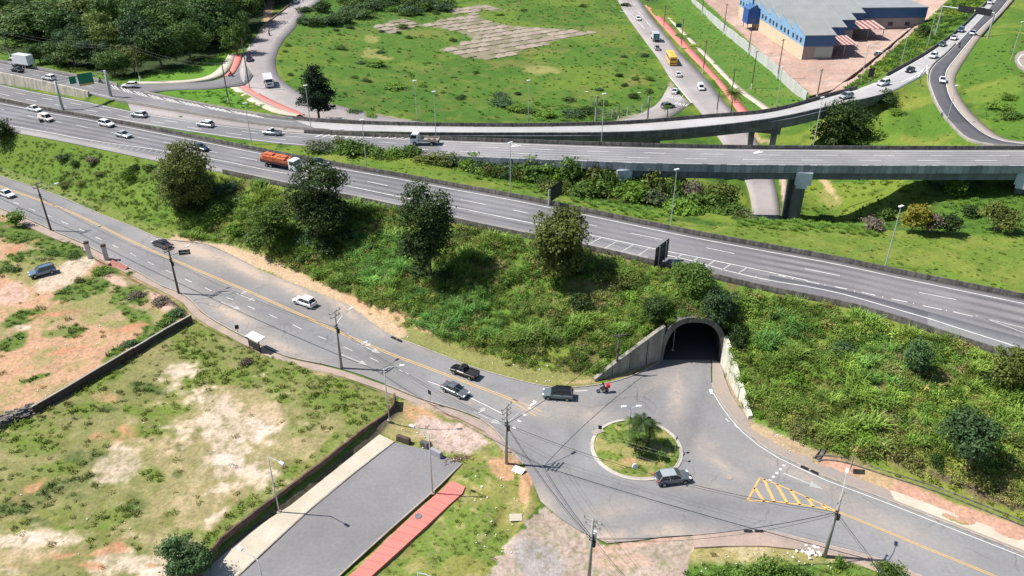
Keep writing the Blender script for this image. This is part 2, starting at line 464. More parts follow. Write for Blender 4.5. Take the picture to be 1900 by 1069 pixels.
RH1 = Ribbon(H1_FAR, H1_NEAR, 260, rl=.8)
# --- far carriageway (a viaduct further right)
H2_FAR = [(-70, 138, 6.4), (0, 156, 6.5), (60, 169, 6.8), (134, 183, 7.2), (200, 197, 7.6), (265, 210, 7.8), (374, 227, 8), (480, 240, 8.2), (563, 247, 8.5), (660, 252, 9), (758, 257, 9.5), (860, 261.5, 10.2),
          (960, 265, 10.8), (1080, 269.5, 11.2), (1203, 273, 11.5), (1320, 275.5, 11.5), (1430, 277, 11.5), (1660, 278, 11.5), (1900, 278, 11.5), (2060, 278, 11.5)]
H2_NEAR = [(-70, 172, 6.6), (0, 183, 6.8), (88, 200, 7.0), (227, 222, 7.5), (379, 246, 8), (480, 260, 8.2), (560, 268, 8.5), (680, 278, 9), (760, 284, 9.6), (834, 288.5, 10.2), (960, 293.5, 10.8),
           (1122, 299.5, 11.3), (1203, 302, 11.5), (1430, 305.5, 11.5), (1660, 306.5, 11.5), (1900, 306.5, 11.5), (2060, 306.5, 11.5)]
RH2 = Ribbon(H2_FAR, H2_NEAR, 300, rl=.25)
# --- side road that becomes the curved ramp viaduct
R3_FAR = [(-70, 101, 8.8), (0, 116, 8.8), (70, 129, 8.7), (130, 141, 8.6), (190, 153, 8.4), (263, 172, 8.3), (354, 191, 8.3), (480, 214, 8.3), (560, 224, 8.4), (640, 229.5, 8.5), (760, 233.5, 8.6), (860, 235, 8.8),
          (960, 235.5, 8.9), (1065, 234, 9.2), (1177, 230, 9.5), (1311, 219, 10), (1430, 208, 10.2), (1546, 177, 10), (1609, 159, 9.8), (1673, 126, 9.5), (1723, 97, 9.3), (1774, 61, 9.2), (1812, 25, 9), (1836, 0, 9), (1856, -22, 9)]
R3_NEAR = [(-70, 121, 8.8), (0, 136, 8.8), (76, 151, 8.7), (167, 172, 8.5), (232, 187, 8.3), (354, 208, 8.3), (480, 228, 8.3), (601, 240.5, 8.4), (700, 243.5, 8.5), (800, 245, 8.7), (960, 245.5, 8.9),
           (1152, 244, 9.4), (1278, 236.5, 9.9), (1430, 219, 10.2), (1546, 194.5, 10), (1640, 173, 9.8), (1690, 150, 9.6), (1722, 131, 9.4), (1758, 98, 9.2), (1790, 64, 9.1), (1822, 30, 9), (1846, 0, 9), (1864, -22, 9)]
RR3 = Ribbon(R3_FAR, R3_NEAR, 330, rl=.4)
# --- dark slip road on the hill
DR_L = [(1864, -22, 9), (1846, 0, 9), (1822, 30, 9), (1790, 64, 9.1), (1758, 98, 9.2), (1729, 124, 9.4), (1722, 148, 9.3), (1730, 175, 9.2), (1745, 205, 9.3), (1774, 240, 9.7), (1806, 266, 10.2), (1870, 273, 10.8), (1980, 274, 11)]
DR_R = [(1890, -22, 9), (1872, 0, 9), (1853, 23, 9), (1816, 58, 9.1), (1778, 104, 9.2), (1758, 131, 9.3), (1757, 150, 9.3), (1764, 180, 9.2), (1787, 213, 9.3), (1826, 247, 9.7), (1864, 264, 10.2), (1910, 267, 10.8), (2000, 267, 11)]
RDR = Ribbon(DR_L, DR_R, 150)
DS_R = [(1900, -22, 9), (1880, 0, 9), (1860, 23, 9), (1826, 60, 9.1), (1795, 104, 9.2), (1776, 135, 9.3), (1772, 155, 9.3), (1785, 185, 9.2), (1812, 218, 9.3), (1862, 258, 9.8), (1895, 263, 10.2), (1940, 263, 10.8), (2030, 263, 11)]
RDS = Ribbon(DR_R, DS_R, 150)
# --- loop road beyond the ramp
LR_L = [(585, -30, 9), (563, -10, 9), (528, 18, 8.8), (490, 50, 8.5), (462, 85, 8.2), (446, 120, 8.1), (448, 148, 8), (468, 166, 7.9), (496, 186, 7.7), (530, 203, 7.4), (572, 218, 6.8), (640, 230, 6), (707, 236, 5), (771, 241, 4), (900, 247, 2.5),
        (1050, 245, 1.0), (1150, 238, .3), (1210, 229, 0), (1250, 214, 0), (1281, 192, 0)]
LR_R = [(612, -20, 9), (596, 0, 9), (565, 23, 8.8), (548, 50, 8.5), (524, 78, 8.2), (511, 111, 8), (517, 140, 7.8), (534, 158, 7.6), (563, 175, 7.3), (600, 188, 6.8), (640, 199, 6.2), (700, 213, 5.2), (771, 225, 4), (900, 232, 2.5),
        (1050, 232, 1.0), (1147, 224, .3), (1190, 211, 0), (1222, 190, 0), (1240, 160, 0)]
RLR = Ribbon(LR_L, LR_R, 200)
# --- road passing under both viaducts
UR_L = [(1128, -30, 0), (1146, 0, 0), (1160, 25, 0), (1193, 71, 0), (1223, 111, 0), (1240, 139, 0), (1268, 172, 0), (1296, 203, -.3), (1329, 249, -1.2), (1352, 283, -2), (1378, 325, -3), (1390, 356, -3.5), (1396, 391, -4), (1396, 430, -4)]
UR_R = [(1170, -30, 0), (1190, 5, 0), (1200, 20, 0), (1240, 70, 0), (1270, 106, 0), (1304, 139, 0), (1334, 177, 0), (1364, 210, -.3), (1392, 243, -1.2), (1412, 275, -2), (1432, 320, -3), (1442, 360, -3.5), (1447, 394, -4), (1449, 430, -4)]
RUR = Ribbon(UR_L, UR_R, 160)
# --- branch road between side road and loop road
BR_A = [(215, 160, 8.25), (250, 157, 8.2), (300, 155, 8.1), (389, 151, 8), (414, 144, 8), (436, 131, 8), (450, 112, 8.1)]
BR_B = [(270, 177, 8.25), (300, 169, 8.2), (340, 166, 8.1), (389, 165, 8), (435, 160, 8), (458, 156, 8), (470, 140, 8.1)]
RBR = Ribbon(BR_A, BR_B, 60)

# --- lower pavement (flat, z = 0)
PAVE_FAR = [(-160, 272), (0, 327), (101, 361), (177, 394), (253, 424), (290, 441), (330, 448), (379, 452), (417, 468), (480, 500), (556, 530), (599, 548), (644, 564), (667, 581), (687, 598), (720, 620), (745, 631), (808, 655),
            (880, 683), (960, 706), (1013, 718), (1060, 720), (1095, 717), (1130, 711), (1160, 703), (1192, 690), (1215, 678), (1229, 668)]
PAVE_RIGHT = [(1319, 668), (1319, 690), (1320, 712), (1326, 728), (1344, 757), (1372, 792), (1395, 812), (1430, 838), (1481, 862), (1513, 879), (1580, 904), (1647, 929), (1748, 969), (1830, 1000), (1900, 1029), (2060, 1096)]
PAVE_NEAR = [(1790, 1112), (1710, 1069), (1635, 1038), (1561, 1018), (1481, 998), (1420, 985), (1367, 987), (1310, 990), (1278, 993), (1228, 996), (1180, 1003), (1127, 1008), (1075, 985), (1040, 962), (1003, 930), (990, 898), (973, 862), (950, 836),
             (922, 801), (892, 776), (850, 760), (800, 745), (773, 736), (717, 713), (675, 697), (637, 685), (594, 674), (538, 663), (510, 652), (480, 637), (440, 617), (405, 598), (374, 578), (359, 560), (343, 547), (326, 539), (303, 531),
             (253, 503), (202, 476), (152, 450), (109, 432), (51, 405), (0, 386), (-160, 322)]
PAVE = PAVE_FAR + PAVE_RIGHT + PAVE_NEAR
ISL_C = P(1181, 832.5, 0); ISL_R = 6.15
ACCESS = [(733, 821), (800, 836), (856, 860), (806, 909), (745, 963), (690, 1012), (627, 1070), (520, 1170), (330, 1170), (446, 1068), (480, 1037), (573, 950), (650, 886)]
SIDE_L = [(704, 806), (732, 819.5), (649, 884.5), (572, 948.5), (479, 1034), (444, 1067), (326, 1169), (260, 1169), (345, 1092), (417, 1026), (480, 975), (540, 937), (600, 889), (665, 837)]
REDPATH = [(838, 892), (863, 903), (858, 915), (834, 936), (790, 977), (745, 1018), (692, 1066), (600, 1150), (560, 1150), (645, 1070), (667, 1052), (745, 975), (800, 925)]

# --- the tunnel
TA = P(1229.5, 668, 0); TB = P(1335, 672, 0)
TC = (TA + TB) / 2; T_U = (TB - TA).normalized(); T_HW = (TB - TA).length / 2
T_N = Vector((-T_U.y, T_U.x, 0))
T_H = 7.3
def tun(s, n, z=0.0): q = TC + T_U * s + T_N * n; return Vector((q.x, q.y, z))
WL0 = P(1104, 708, 0); WR0 = P(1388, 777, 0)      # far ends of the wing walls

# ================================================================== TERRAIN
NR = 560; Y0 = 42.0
yy = [Y0]
while yy[-1] < 420: yy.append(yy[-1] * 1.0046)
while yy[-1] < 1800: yy.append(yy[-1] * 1.045)
YR = np.array(yy); NR = len(YR)
NCOL = 620
UC = np.linspace(-.70, .70, NCOL)
YOFF = 41.0
GX = UC[None, :] * (YR[:, None] + YOFF); GY = np.repeat(YR[:, None], NCOL, 1)
GZ = np.zeros_like(GX); FIX = np.zeros(GX.shape, bool); ROAD = np.zeros(GX.shape, bool)
def rows_for(y0, y1):
    return max(0, np.searchsorted(YR, y0) - 1), min(NR, np.searchsorted(YR, y1) + 1)
def cols_for(x0, x1, ya, yb):
    us = [x / (y + YOFF) for x in (x0, x1) for y in (ya, yb)]
    return max(0, int(np.searchsorted(UC, min(us))) - 1), min(NCOL, int(np.searchsorted(UC, max(us))) + 1)
def fix_tri(a, b, c, road, dz):
    x0, x1 = min(a[0], b[0], c[0]), max(a[0], b[0], c[0]); y0, y1 = min(a[1], b[1], c[1]), max(a[1], b[1], c[1])
    if y1 < Y0: return
    j0, j1 = rows_for(y0, y1); i0, i1 = cols_for(x0, x1, max(y0, Y0), max(y1, Y0))
    if j0 >= j1 or i0 >= i1: return
    X = GX[j0:j1, i0:i1]; Y = GY[j0:j1, i0:i1]
    d = (b[1] - c[1]) * (a[0] - c[0]) + (c[0] - b[0]) * (a[1] - c[1])
    if abs(d) < 1e-9: return
    w0 = ((b[1] - c[1]) * (X - c[0]) + (c[0] - b[0]) * (Y - c[1])) / d
    w1 = ((c[1] - a[1]) * (X - c[0]) + (a[0] - c[0]) * (Y - c[1])) / d
    w2 = 1 - w0 - w1
    m = (w0 >= -.001) & (w1 >= -.001) & (w2 >= -.001)
    z = w0 * a[2] + w1 * b[2] + w2 * c[2] + dz
    GZ[j0:j1, i0:i1][m] = z[m]; FIX[j0:j1, i0:i1][m] = True
    if road is not None: ROAD[j0:j1, i0:i1][m] = road
def fix_strip(L, R, dz=-.14, road=True, grow=.7, i0=0, i1=None):
    i1 = len(L) if i1 is None else i1
    D = R - L; D[:, 2] = 0; D /= np.linalg.norm(D, axis=1)[:, None] + 1e-9
    L2 = L - D * grow; R2 = R + D * grow
    for i in range(i0, i1 - 1):
        fix_tri(L2[i], R2[i], R2[i + 1], road, dz); fix_tri(L2[i], R2[i + 1], L2[i + 1], road, dz)
def fix_line(pts, w=1.2, dz=0.0):
    W = densify(arr(pts), 3.0); A = offset_path(W, w / 2); B = offset_path(W, -w / 2)
    # at least one grid cell wide
    fix_strip(A, B, dz, None, max(0, W[:, 1].mean() * .003))
def fix_world_line(W, w, dz=0.0):
    W = densify(np.array([tuple(p) for p in W]), 1.5); fix_strip(offset_path(W, w / 2), offset_path(W, -w / 2), dz, None, 0.1)
def fix_poly(pts, z, road=None, dz=0.0):
    Q = arr([(p[0], p[1]) for p in pts], z)
    for t in tessellate_polygon([[Vector((p[0], p[1], 0)) for p in Q]]): fix_tri(Q[t[0]], Q[t[1]], Q[t[2]], road, dz)

# soft control of the lie of the land
fix_line([(600, 12, 7), (700, 10, 5), (900, 5, 2.5), (1100, 5, .5)], 3)
fix_line([(600, 120, 6), (800, 120, 3), (1000, 120, 1), (1180, 120, .2)], 3)
fix_line([(720, 180, 4.5), (900, 190, 2), (1100, 190, .3)], 3)
fix_line([(0, 60, 8.5), (150, 70, 8.3), (300, 70, 8), (430, 60, 8.2)], 4)
fix_line([(0, 5, 10), (240, 0, 9.5), (460, 0, 9)], 4)
fix_line([(0, -60, 14), (500, -60, 11), (950, -60, 3), (1150, -60, 1)], 6)
fix_line([(1300, 40, .3), (1400, 110, .2), (1500, 182, .2)], 2)
fix_line([(1480, 60, 1.2), (1560, 150, 1.4), (1700, 30, 1.6)], 2)
fix_line([(1880, 60, 12), (1900, 150, 12), (1960, 250, 12)], 3)
fix_line([(1640, 200, 6), (1700, 215, 7), (1690, 255, 6)], 3)
fix_line([(1520, 230, 2), (1560, 262, 1), (1620, 262, 3)], 2)
fix_line([(1480, 300, -2.5), (1540, 330, -3), (1600, 320, 0)], 2)
fix_line([(1500, 405, -4.3), (1560, 400, -4.3), (1640, 366, .3), (1680, 340, 3.6), (1720, 333, 4.8), (1800, 335, 5.2), (1900, 335, 5.2), (2000, 335, 5.2)], 1.5)
fix_line([(1500, 424, -3.8), (1590, 420, -2.2), (1660, 398, 1), (1750, 370, 4.1), (1900, 362, 5), (2000, 360, 5)], 1.5)
fix_line([(1700, 402, 3.8), (1800, 400, 5.5), (1900, 400, 6.5)], 2)
fix_line([(1380, 414, 7.2), (1430, 414, 7.0), (1470, 416, 6.8), (1560, 424, 6.5), (1640, 430, 6.8), (1760, 436, 7.4), (1900, 440, 8)], 2)
fix_line([(1100, 345, 5.5), (1200, 365, 5), (1300, 385, 5.6), (1360, 398, 6.4)], 2)
fix_line([(1130, 318, 3.5), (1250, 332, 1.5), (1340, 345, 0)], 2)
fix_line([(1340, 300, -2), (1360, 345, -3), (1385, 380, -3.6)], 2)
fix_line([(1460, 300, -2.3), (1468, 350, -3.2), (1470, 395, -3.9)], 2)
fix_line([(960, 320, 7), (1050, 335, 6.2)], 2)
# the low lots at bottom left
LOT_A = [(362, 598), (470, 650), (600, 690), (730, 738), (722, 775), (662, 806), (625, 838), (560, 884), (510, 918), (440, 974), (400, 1015), (372, 1052), (330, 1130), (-200, 1130), (-200, 900), (0, 800), (150, 712), (270, 640)]
fix_poly(LOT_A, 1.0)
LOT_B = [(0, 425), (140, 452), (200, 500), (300, 548), (345, 590), (250, 648), (100, 733), (0, 790), (-150, 880), (-150, 380)]
fix_poly(LOT_B, 1.6)
fix_line([(-100, 342, .1), (0, 396, .1), (100, 440, .1), (160, 462, .1), (240, 505, .1), (310, 545, .1), (345, 562, .1), (365, 590, .1), (430, 622, .1), (480, 648, .1), (560, 672, .1), (640, 692, .1), (720, 724, .1), (745, 738, .1)], 1.0, dz=-.22)
fix_line([(745, 745, 0), (800, 790, 0), (900, 860, 0), (960, 900, 0), (950, 960, 0), (900, 1040, 0), (850, 1100, 0)], 2)
fix_line([(720, 812, 0), (650, 872, 0), (560, 944, 0), (460, 1030, 0), (380, 1100, 0)], 1.0)
fix_line([(1290, 1030, 0), (1450, 1040, .2), (1560, 1069, .2), (1500, 1130, .3)], 2)
fix_line([(1000, 980, 0), (1060, 1040, 0), (1150, 1060, 0), (1200, 1040, 0)], 2)
# foot of the bank
fix_line([(-100, 288, .1), (0, 322, .1), (100, 355, .1), (177, 388, .1), (290, 433, .1), (400, 448, .1), (480, 484, .1), (560, 518, .1), (650, 558, .1), (700, 590, .1), (760, 620, .1), (850, 650, .1), (960, 690, .1), (1050, 706, .1), (1095, 706, .1)], 1.5)
fix_line([(1392, 780, .2), (1430, 806, .2), (1520, 846, .2), (1640, 880, .2), (1748, 912, .2), (1900, 972, .2), (2060, 1040, .2)], 1.0)

fix_strip(RH1.L, RH1.R); fix_strip(RDR.L, RDR.R, -.16); fix_strip(RDS.L, RDS.R, -.16); fix_strip(RLR.L, RLR.R)
def upto(rib, side, px0, px1):
    q = [W2P(*p)[0] for p in side]
    return [i for i, v in enumerate(q) if px0 <= v <= px1]
_i = upto(RH2, RH2.R, -999, 800); fix_strip(RH2.L, RH2.R, i1=_i[-1]); _i = upto(RH2, RH2.R, -999, 210); _q = RH2.L - (RH2.R - RH2.L) * .28; _q[:, 2] = RH2.L[:, 2]; fix_strip(_q, RH2.R, i1=_i[-1])
_i = upto(RR3, RR3.R, -999, 560); fix_strip(RR3.L, RR3.R, grow=.25, i1=_i[-1])
_i = upto(RR3, RR3.R, 1650, 9999); fix_strip(RR3.L, RR3.R, i0=_i[0])
fix_strip(RBR.L, RBR.R, -.2); fix_strip(RUR.L, RUR.R)
# lower pavement
def grow_poly(pts, g):
    Q = [Vector(tuple(P(p[0], p[1], 0)[:2])) for p in pts]; n = len(Q); A = sum(Q[i - 1].x * Q[i].y - Q[i].x * Q[i - 1].y for i in range(n))
    out = []
    for i in range(n):
        t = (Q[(i + 1) % n] - Q[i - 1]).normalized(); nn = Vector((t.y, -t.x)) * (1 if A > 0 else -1)
        out.append(Q[i] + nn * g)
    return out
PW = grow_poly(PAVE, .35)
for t in tessellate_polygon([[Vector((p.x, p.y, 0)) for p in PW]]):
    fix_tri((*PW[t[0]], 0), (*PW[t[1]], 0), (*PW[t[2]], 0), True, -.14)
for pp in (ACCESS, SIDE_L, REDPATH):
    fix_poly(pp, 0, True, -.14)
# the island stands a kerb high
_m = (GX - ISL_C.x) ** 2 + (GY - ISL_C.y) ** 2 < (ISL_R - .42) ** 2
_r = np.sqrt((GX - ISL_C.x) ** 2 + (GY - ISL_C.y) ** 2)
GZ[_m] = .12 + .25 * (1 - (_r[_m] / ISL_R) ** 2); FIX[_m] = True; ROAD[_m] = False
# land held up behind the tunnel face and the wing walls
def archz(s, hw, h): 
    s = np.clip(np.abs(s) / hw, 0, 1); return h * (1 - s ** 2.5) ** (1 / 2.5)
O_HW = T_HW + .8; O_H = T_H + .75
S_ = (GX - TC.x) * T_U.x + (GY - TC.y) * T_U.y; N_ = (GX - TC.x) * T_N.x + (GY - TC.y) * T_N.y
_m = (np.abs(S_) < O_HW + .3) & (N_ > .45) & (N_ < 2.6)
GZ[_m] = np.maximum(archz(S_[_m], O_HW + 1.2, O_H), 5.2) - .12; FIX[_m] = True; ROAD[_m] = False
_m = (np.abs(S_) < T_HW + .3) & (N_ > 2.6) & (N_ < 6)
GZ[_m] = np.maximum(GZ[_m] * 0 + O_H + .1, 8.2); FIX[_m] = True; ROAD[_m] = False
def side_of(A, B, off0, off1, z0, z1, sgn):
    """fix the ground beside the wall A->B between off0 and off1 metres to one side; z runs z0 (at A) to z1 (at B)"""
    d = Vector((B.x - A.x, B.y - A.y)); Ln = d.length; d /= Ln; nx, ny = -d.y * sgn, d.x * sgn
    t = (GX - A.x) * d.x + (GY - A.y) * d.y; o = (GX - A.x) * nx + (GY - A.y) * ny
    m = (t > -.2) & (t < Ln + .2) & (o > off0) & (o < off1)
    GZ[m] = z0 + (z1 - z0) * np.clip(t[m] / Ln, 0, 1); FIX[m] = True; ROAD[m] = False
side_of(WL0, TA, .55, 1.4, .25, 5.6, 1)
side_of(WL0, TA, -1.0, .5, -.06, -.06, 1)
side_of(WR0, TB, .55, 1.4, .3, 4.4, -1)
side_of(WR0, TB, -1.6, .5, -.14, -.14, -1)
# boundary walls: land higher on the lot side
W1A = P(357, 594, 0); W1B = P(61, 772, 0)
W2PTS = [(735, 745), (733, 768), (718, 785), (676, 812), (640, 842), (588, 884), (538, 921), (480, 965), (430, 1004), (396, 1036), (380, 1068), (330, 1110)]

# relax the rest (coarse to fine)
_edge = np.zeros_like(FIX); _edge[-1] = True
GZ[-1] = np.where(FIX[-1], GZ[-1], 8.0); FIX |= _edge
def relax(Z, F, it):
    for _ in range(it):
        Zp = np.pad(Z, 1, mode='edge')
        A = (Zp[:-2, 1:-1] + Zp[2:, 1:-1] + Zp[1:-1, :-2] + Zp[1:-1, 2:]) * .25
        Z = np.where(F, Z, A)
    return Z
Zs = None
for st in (16, 8, 4, 2, 1):
    if st > 1:
        nr = (NR + st - 1) // st; nc = (NCOL + st - 1) // st
        Fp = np.zeros((nr * st, nc * st)); Zp_ = np.zeros((nr * st, nc * st)); Fp[:NR, :NCOL] = FIX; Zp_[:NR, :NCOL] = GZ * FIX
        cnt = Fp.reshape(nr, st, nc, st).sum((1, 3)); sm = Zp_.reshape(nr, st, nc, st).sum((1, 3))
        F = cnt > 0; Zc = np.where(F, sm / np.maximum(cnt, 1), 0)
    else: F = FIX; Zc = GZ; nr, nc = NR, NCOL
    if Zs is None: init = np.full(F.shape, float(Zc[F].mean()))
    else:
        init = np.repeat(np.repeat(Zs, 2, 0), 2, 1)[:nr, :nc]
        if init.shape != F.shape:
            init = np.pad(init, ((0, nr - init.shape[0]), (0, nc - init.shape[1])), mode='edge')
    Zc = np.where(F, Zc, init)
    Zs = relax(Zc, F, 260 if st > 2 else 120)
GZ = Zs
# natural unevenness away from the roads
_free = (~FIX).astype(float)
_d = _free.copy()
for _ in range(3):
    _p = np.pad(_d, 1, mode='edge'); _d = np.minimum(_d, (_p[:-2, 1:-1] + _p[2:, 1:-1] + _p[1:-1, :-2] + _p[1:-1, 2:] + _d) / 5)
SLABPOLY = [[(775, 47), (880, 24), (893, 27), (885, 33), (905, 40), (960, 50), (1010, 52), (1098, 60), (1020, 78), (940, 103), (905, 108), (880, 109), (812, 92), (875, 76), (878, 72), (850, 58), (800, 50)], [(690, 50), (745, 34), (780, 45), (752, 56), (715, 62)], [(830, 19), (890, 9), (945, 20), (895, 18), (850, 26)]]
_sx, _sy = W2P(GX, GY, GZ)
for _q in ([(660, 40), (800, 10), (960, 5), (1130, 55), (1000, 100), (900, 125), (790, 100), (760, 75), (680, 75)],): _d = _d * (1 - inpoly(_sx, _sy, _q) * .93)
GZ = GZ + _d * ((fbm(GX, GY, 9, 3, 3) - .5) * .9 + (fbm(GX, GY, 2.2, 5, 3) - .5) * .35)
_lot = inpoly(*W2P(GX, GY, GZ), LOT_A + []) | inpoly(*W2P(GX, GY, GZ), LOT_B)
GZ = GZ + _lot * ((fbm(GX, GY, 7, 13, 3) - .5) * .5 + (fbm(GX, GY, 1.3, 15, 2) - .5) * .18) * (~ROAD)
def TZ(x, y):
    j = np.clip(np.searchsorted(YR, y) - 1, 0, NR - 2); fy = (y - YR[j]) / (YR[j + 1] - YR[j])
    u = (x / (y + YOFF) - UC[0]) / (UC[1] - UC[0]); i = np.clip(np.floor(u).astype(int) if hasattr(u, 'astype') else int(u), 0, NCOL - 2); fx = u - i
    return (GZ[j, i] * (1 - fx) + GZ[j, i + 1] * fx) * (1 - fy) + (GZ[j + 1, i] * (1 - fx) + GZ[j + 1, i + 1] * fx) * fy
def G(px, py, z0=3.0):
    """the point of the land seen at a pixel"""
    v = (py - 534.5) / FPX; u = (px - 950.0) / FPX
    dx, dy, dz = u, _c - v * _s, -_s - v * _c
    t = (CAM_H - 16) / -dz; p = None
    while t < 3000:
        x, y, z = dx * t, dy * t, CAM_H + dz * t
        if y >= Y0 and z <= float(TZ(x, y)): break
        t += .5
    return Vector((x, y, float(TZ(x, y))))

# ------------------------------------------------------------------ colours of the land (the materials' own tones, and a painted shadow at the brown wall's foot)
PX, PY = W2P(GX, GY, GZ)
col = np.zeros(GX.shape + (3,))
def blend(mask, c):
    global col
    col = col * (1 - mask[..., None]) + np.array(c) * mask[..., None]
LUSH = (.066, .132, .018); YGR = (.128, .178, .026); DKG = (.026, .062, .012); OLV = (.105, .110, .030); DRY = (.30, .25, .125)
SOIL = (.44, .30, .20); RSOIL = (.40, .175, .095); PALE = (.52, .425, .335); PINK = (.50, .34, .30); BRN = (.16, .11, .07); DIRTG = (.22, .20, .10)
n1 = fbm(GX, GY, 14, 21); n2 = fbm(GX, GY, 4, 22); n3 = fbm(GX, GY, 30, 23); n4 = fbm(GX, GY, 1.4, 24, 3); n5 = fbm(GX, GY, .7, 25, 2)
col[:] = LUSH
blend(sstep(.45, .62, n1), YGR); blend(sstep(.55, .7, n2) * .6, DKG)
def wpx(amp=8):
    k = (180.0 / np.maximum(GY, 60)) * amp
    return PX + (fbm(GX, GY, 7, 31, 4) - .5) * 2.6 * k * 1.4, PY + (fbm(GX, GY, 7, 32, 4) - .5) * 2.6 * k * .8
WX, WY = wpx(9)
def zone(poly, soft=True): return inpoly(WX if soft else PX, WY if soft else PY, poly).astype(float)
def blob(cx, cy, rx, ry, ang=0, hard=.35, nz=.5):
    a = math.radians(ang); dx, dy = PX - cx, PY - cy
    e = np.sqrt(((dx * math.cos(a) + dy * math.sin(a)) / rx) ** 2 + ((-dx * math.sin(a) + dy * math.cos(a)) / ry) ** 2)
    r = 1 - e + (n2 - .5) * nz * 1.6 + (n4 - .5) * nz * 1.1 + (n5 - .5) * nz * .5
    return sstep(0, hard, r) * (e < 2.2)
FIELD = [(560, -60), (530, 60), (515, 110), (530, 150), (600, 185), (760, 222), (1150, 224), (1215, 190), (1240, 150), (1190, 75), (1140, -60)]
z = zone(FIELD); blend(z, (.07, .142, .02)); blend(z * sstep(.48, .6, n1), (.105, .168, .024)); blend(z * sstep(.5, .62, n3) * .7, (.05, .12, .018)); blend(z * sstep(.56, .66, n2) * .55, (.13, .15, .035))
for b in [(690, 72, 16, 9), (690, 100, 22, 10), (720, 108, 18, 4), (1000, 130, 40, 10), (560, 180, 25, 6)]: blend(z * blob(*b) * .7, (.27, .25, .09))
for b in [(1100, 60, 60, 12), (960, 118, 60, 8), (790, 62, 50, 8), (1180, 150, 30, 12), (1010, 95, 60, 6)]: blend(z * blob(*b) * .5, (.17, .16, .05))
FOREST = [(-200, -90), (620, -90), (540, 5), (500, 15), (470, 62), (452, 92), (420, 98), (330, 128), (245, 142), (150, 128), (70, 112), (0, 95), (-200, 60)]
z = zone(FOREST); blend(z, (.035, .055, .018)); 
blend(blob(60, 82, 80, 10, 6), (.10, .17, .03))
blend(blob(498, 22, 10, 30, 15), (.36, .24, .16))
# bank under the near carriageway
BANK_L = [(-200, 210), (0, 240), (160, 272), (300, 298), (414, 316), (543, 344), (733, 381), (960, 430), (1215, 484), (1290, 500), (1290, 600), (1225, 600), (1107, 706), (960, 692), (850, 652), (760, 622), (700, 592), (650, 560), (560, 520), (480, 486), (400, 450), (290, 434), (0, 324), (-200, 250)]
BANK_R = [(1240, 490), (1430, 533), (1572, 560), (1774, 622), (1900, 662), (2100, 720), (2100, 1040), (1900, 972), (1748, 912), (1640, 880), (1520, 846), (1430, 806), (1388, 777), (1345, 690), (1330, 600)]
zl = inpoly(PX, PY, BANK_L).astype(float); zr = inpoly(PX, PY, BANK_R).astype(float)
blend(zl, (.095, .165, .026)); blend(zl * sstep(.45, .6, n1), (.15, .195, .034)); blend(zl * sstep(.55, .68, n2), (.13, .125, .04)); 
blend(zl * sstep(520, 250, PX) * .75, (.09, .15, .022)); blend(zl * sstep(.55, .65, n2) * sstep(520, 250, PX) * .6, (.055, .085, .02))
blend(zr, (.095, .165, .026)); blend(zr * sstep(.45, .6, n1), (.16, .19, .036)); blend(zr * sstep(.55, .68, n2), (.13, .115, .045))
for b in [(1150, 475, 70, 12, 12), (1100, 540, 60, 30, 0), (940, 500, 60, 20, 30), (1050, 570, 60, 20, 0)]: blend(blob(*b) * zl * .75, (.20, .165, .07))
for b in [(1650, 780, 120, 25, 12), (1780, 690, 60, 25, 10), (1560, 850, 80, 14, 18), (1700, 870, 90, 12, 18), (1850, 915, 90, 20, 22)]: blend(blob(*b) * zr * .75, (.19, .15, .075))
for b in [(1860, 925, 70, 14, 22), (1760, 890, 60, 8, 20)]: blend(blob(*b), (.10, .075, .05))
# foot of the bank: worn verge and sand
def near_line(pts, w, nz=1.2):
    """mask of a strip w pixels about a pixel polyline"""
    best = np.full(GX.shape, 1e9)
    for a, b in zip(pts[:-1], pts[1:]):
        dx, dy = b[0] - a[0], b[1] - a[1]; L2 = dx * dx + dy * dy
        t = np.clip(((PX - a[0]) * dx + (PY - a[1]) * dy) / L2, 0, 1)
        best = np.minimum(best, np.hypot(PX - a[0] - t * dx, PY - a[1] - t * dy))
    return sstep(w * 1.25, w * .7, best + (n2 - .5) * w * nz + (n4 - .5) * w * nz * .7)
blend(near_line([(-50, 306), (100, 350), (253, 414), (300, 432), (400, 436), (480, 470)], 7) * .8, (.16, .19, .05))
blend(near_line([(480, 482), (560, 520), (650, 566), (720, 606), (800, 636), (900, 672), (1000, 700), (1095, 710)], 15) * .85, (.21, .20, .075))
blend(near_line([(330, 446), (400, 462), (470, 482), (560, 520), (640, 556), (700, 592), (742, 618)], 11, 1.4), (.44, .32, .21))
blend(near_line([(640, 548), (700, 575), (760, 590), (800, 615)], 9, 2.2) * .9, (.45, .29, .18))
blend(blob(440, 486, 30, 5, 28), (.20, .12, .09)); blend(blob(1085, 708, 40, 4, -4), (.35, .27, .14)); blend(blob(1170, 690, 45, 6, -20), (.30, .24, .12))
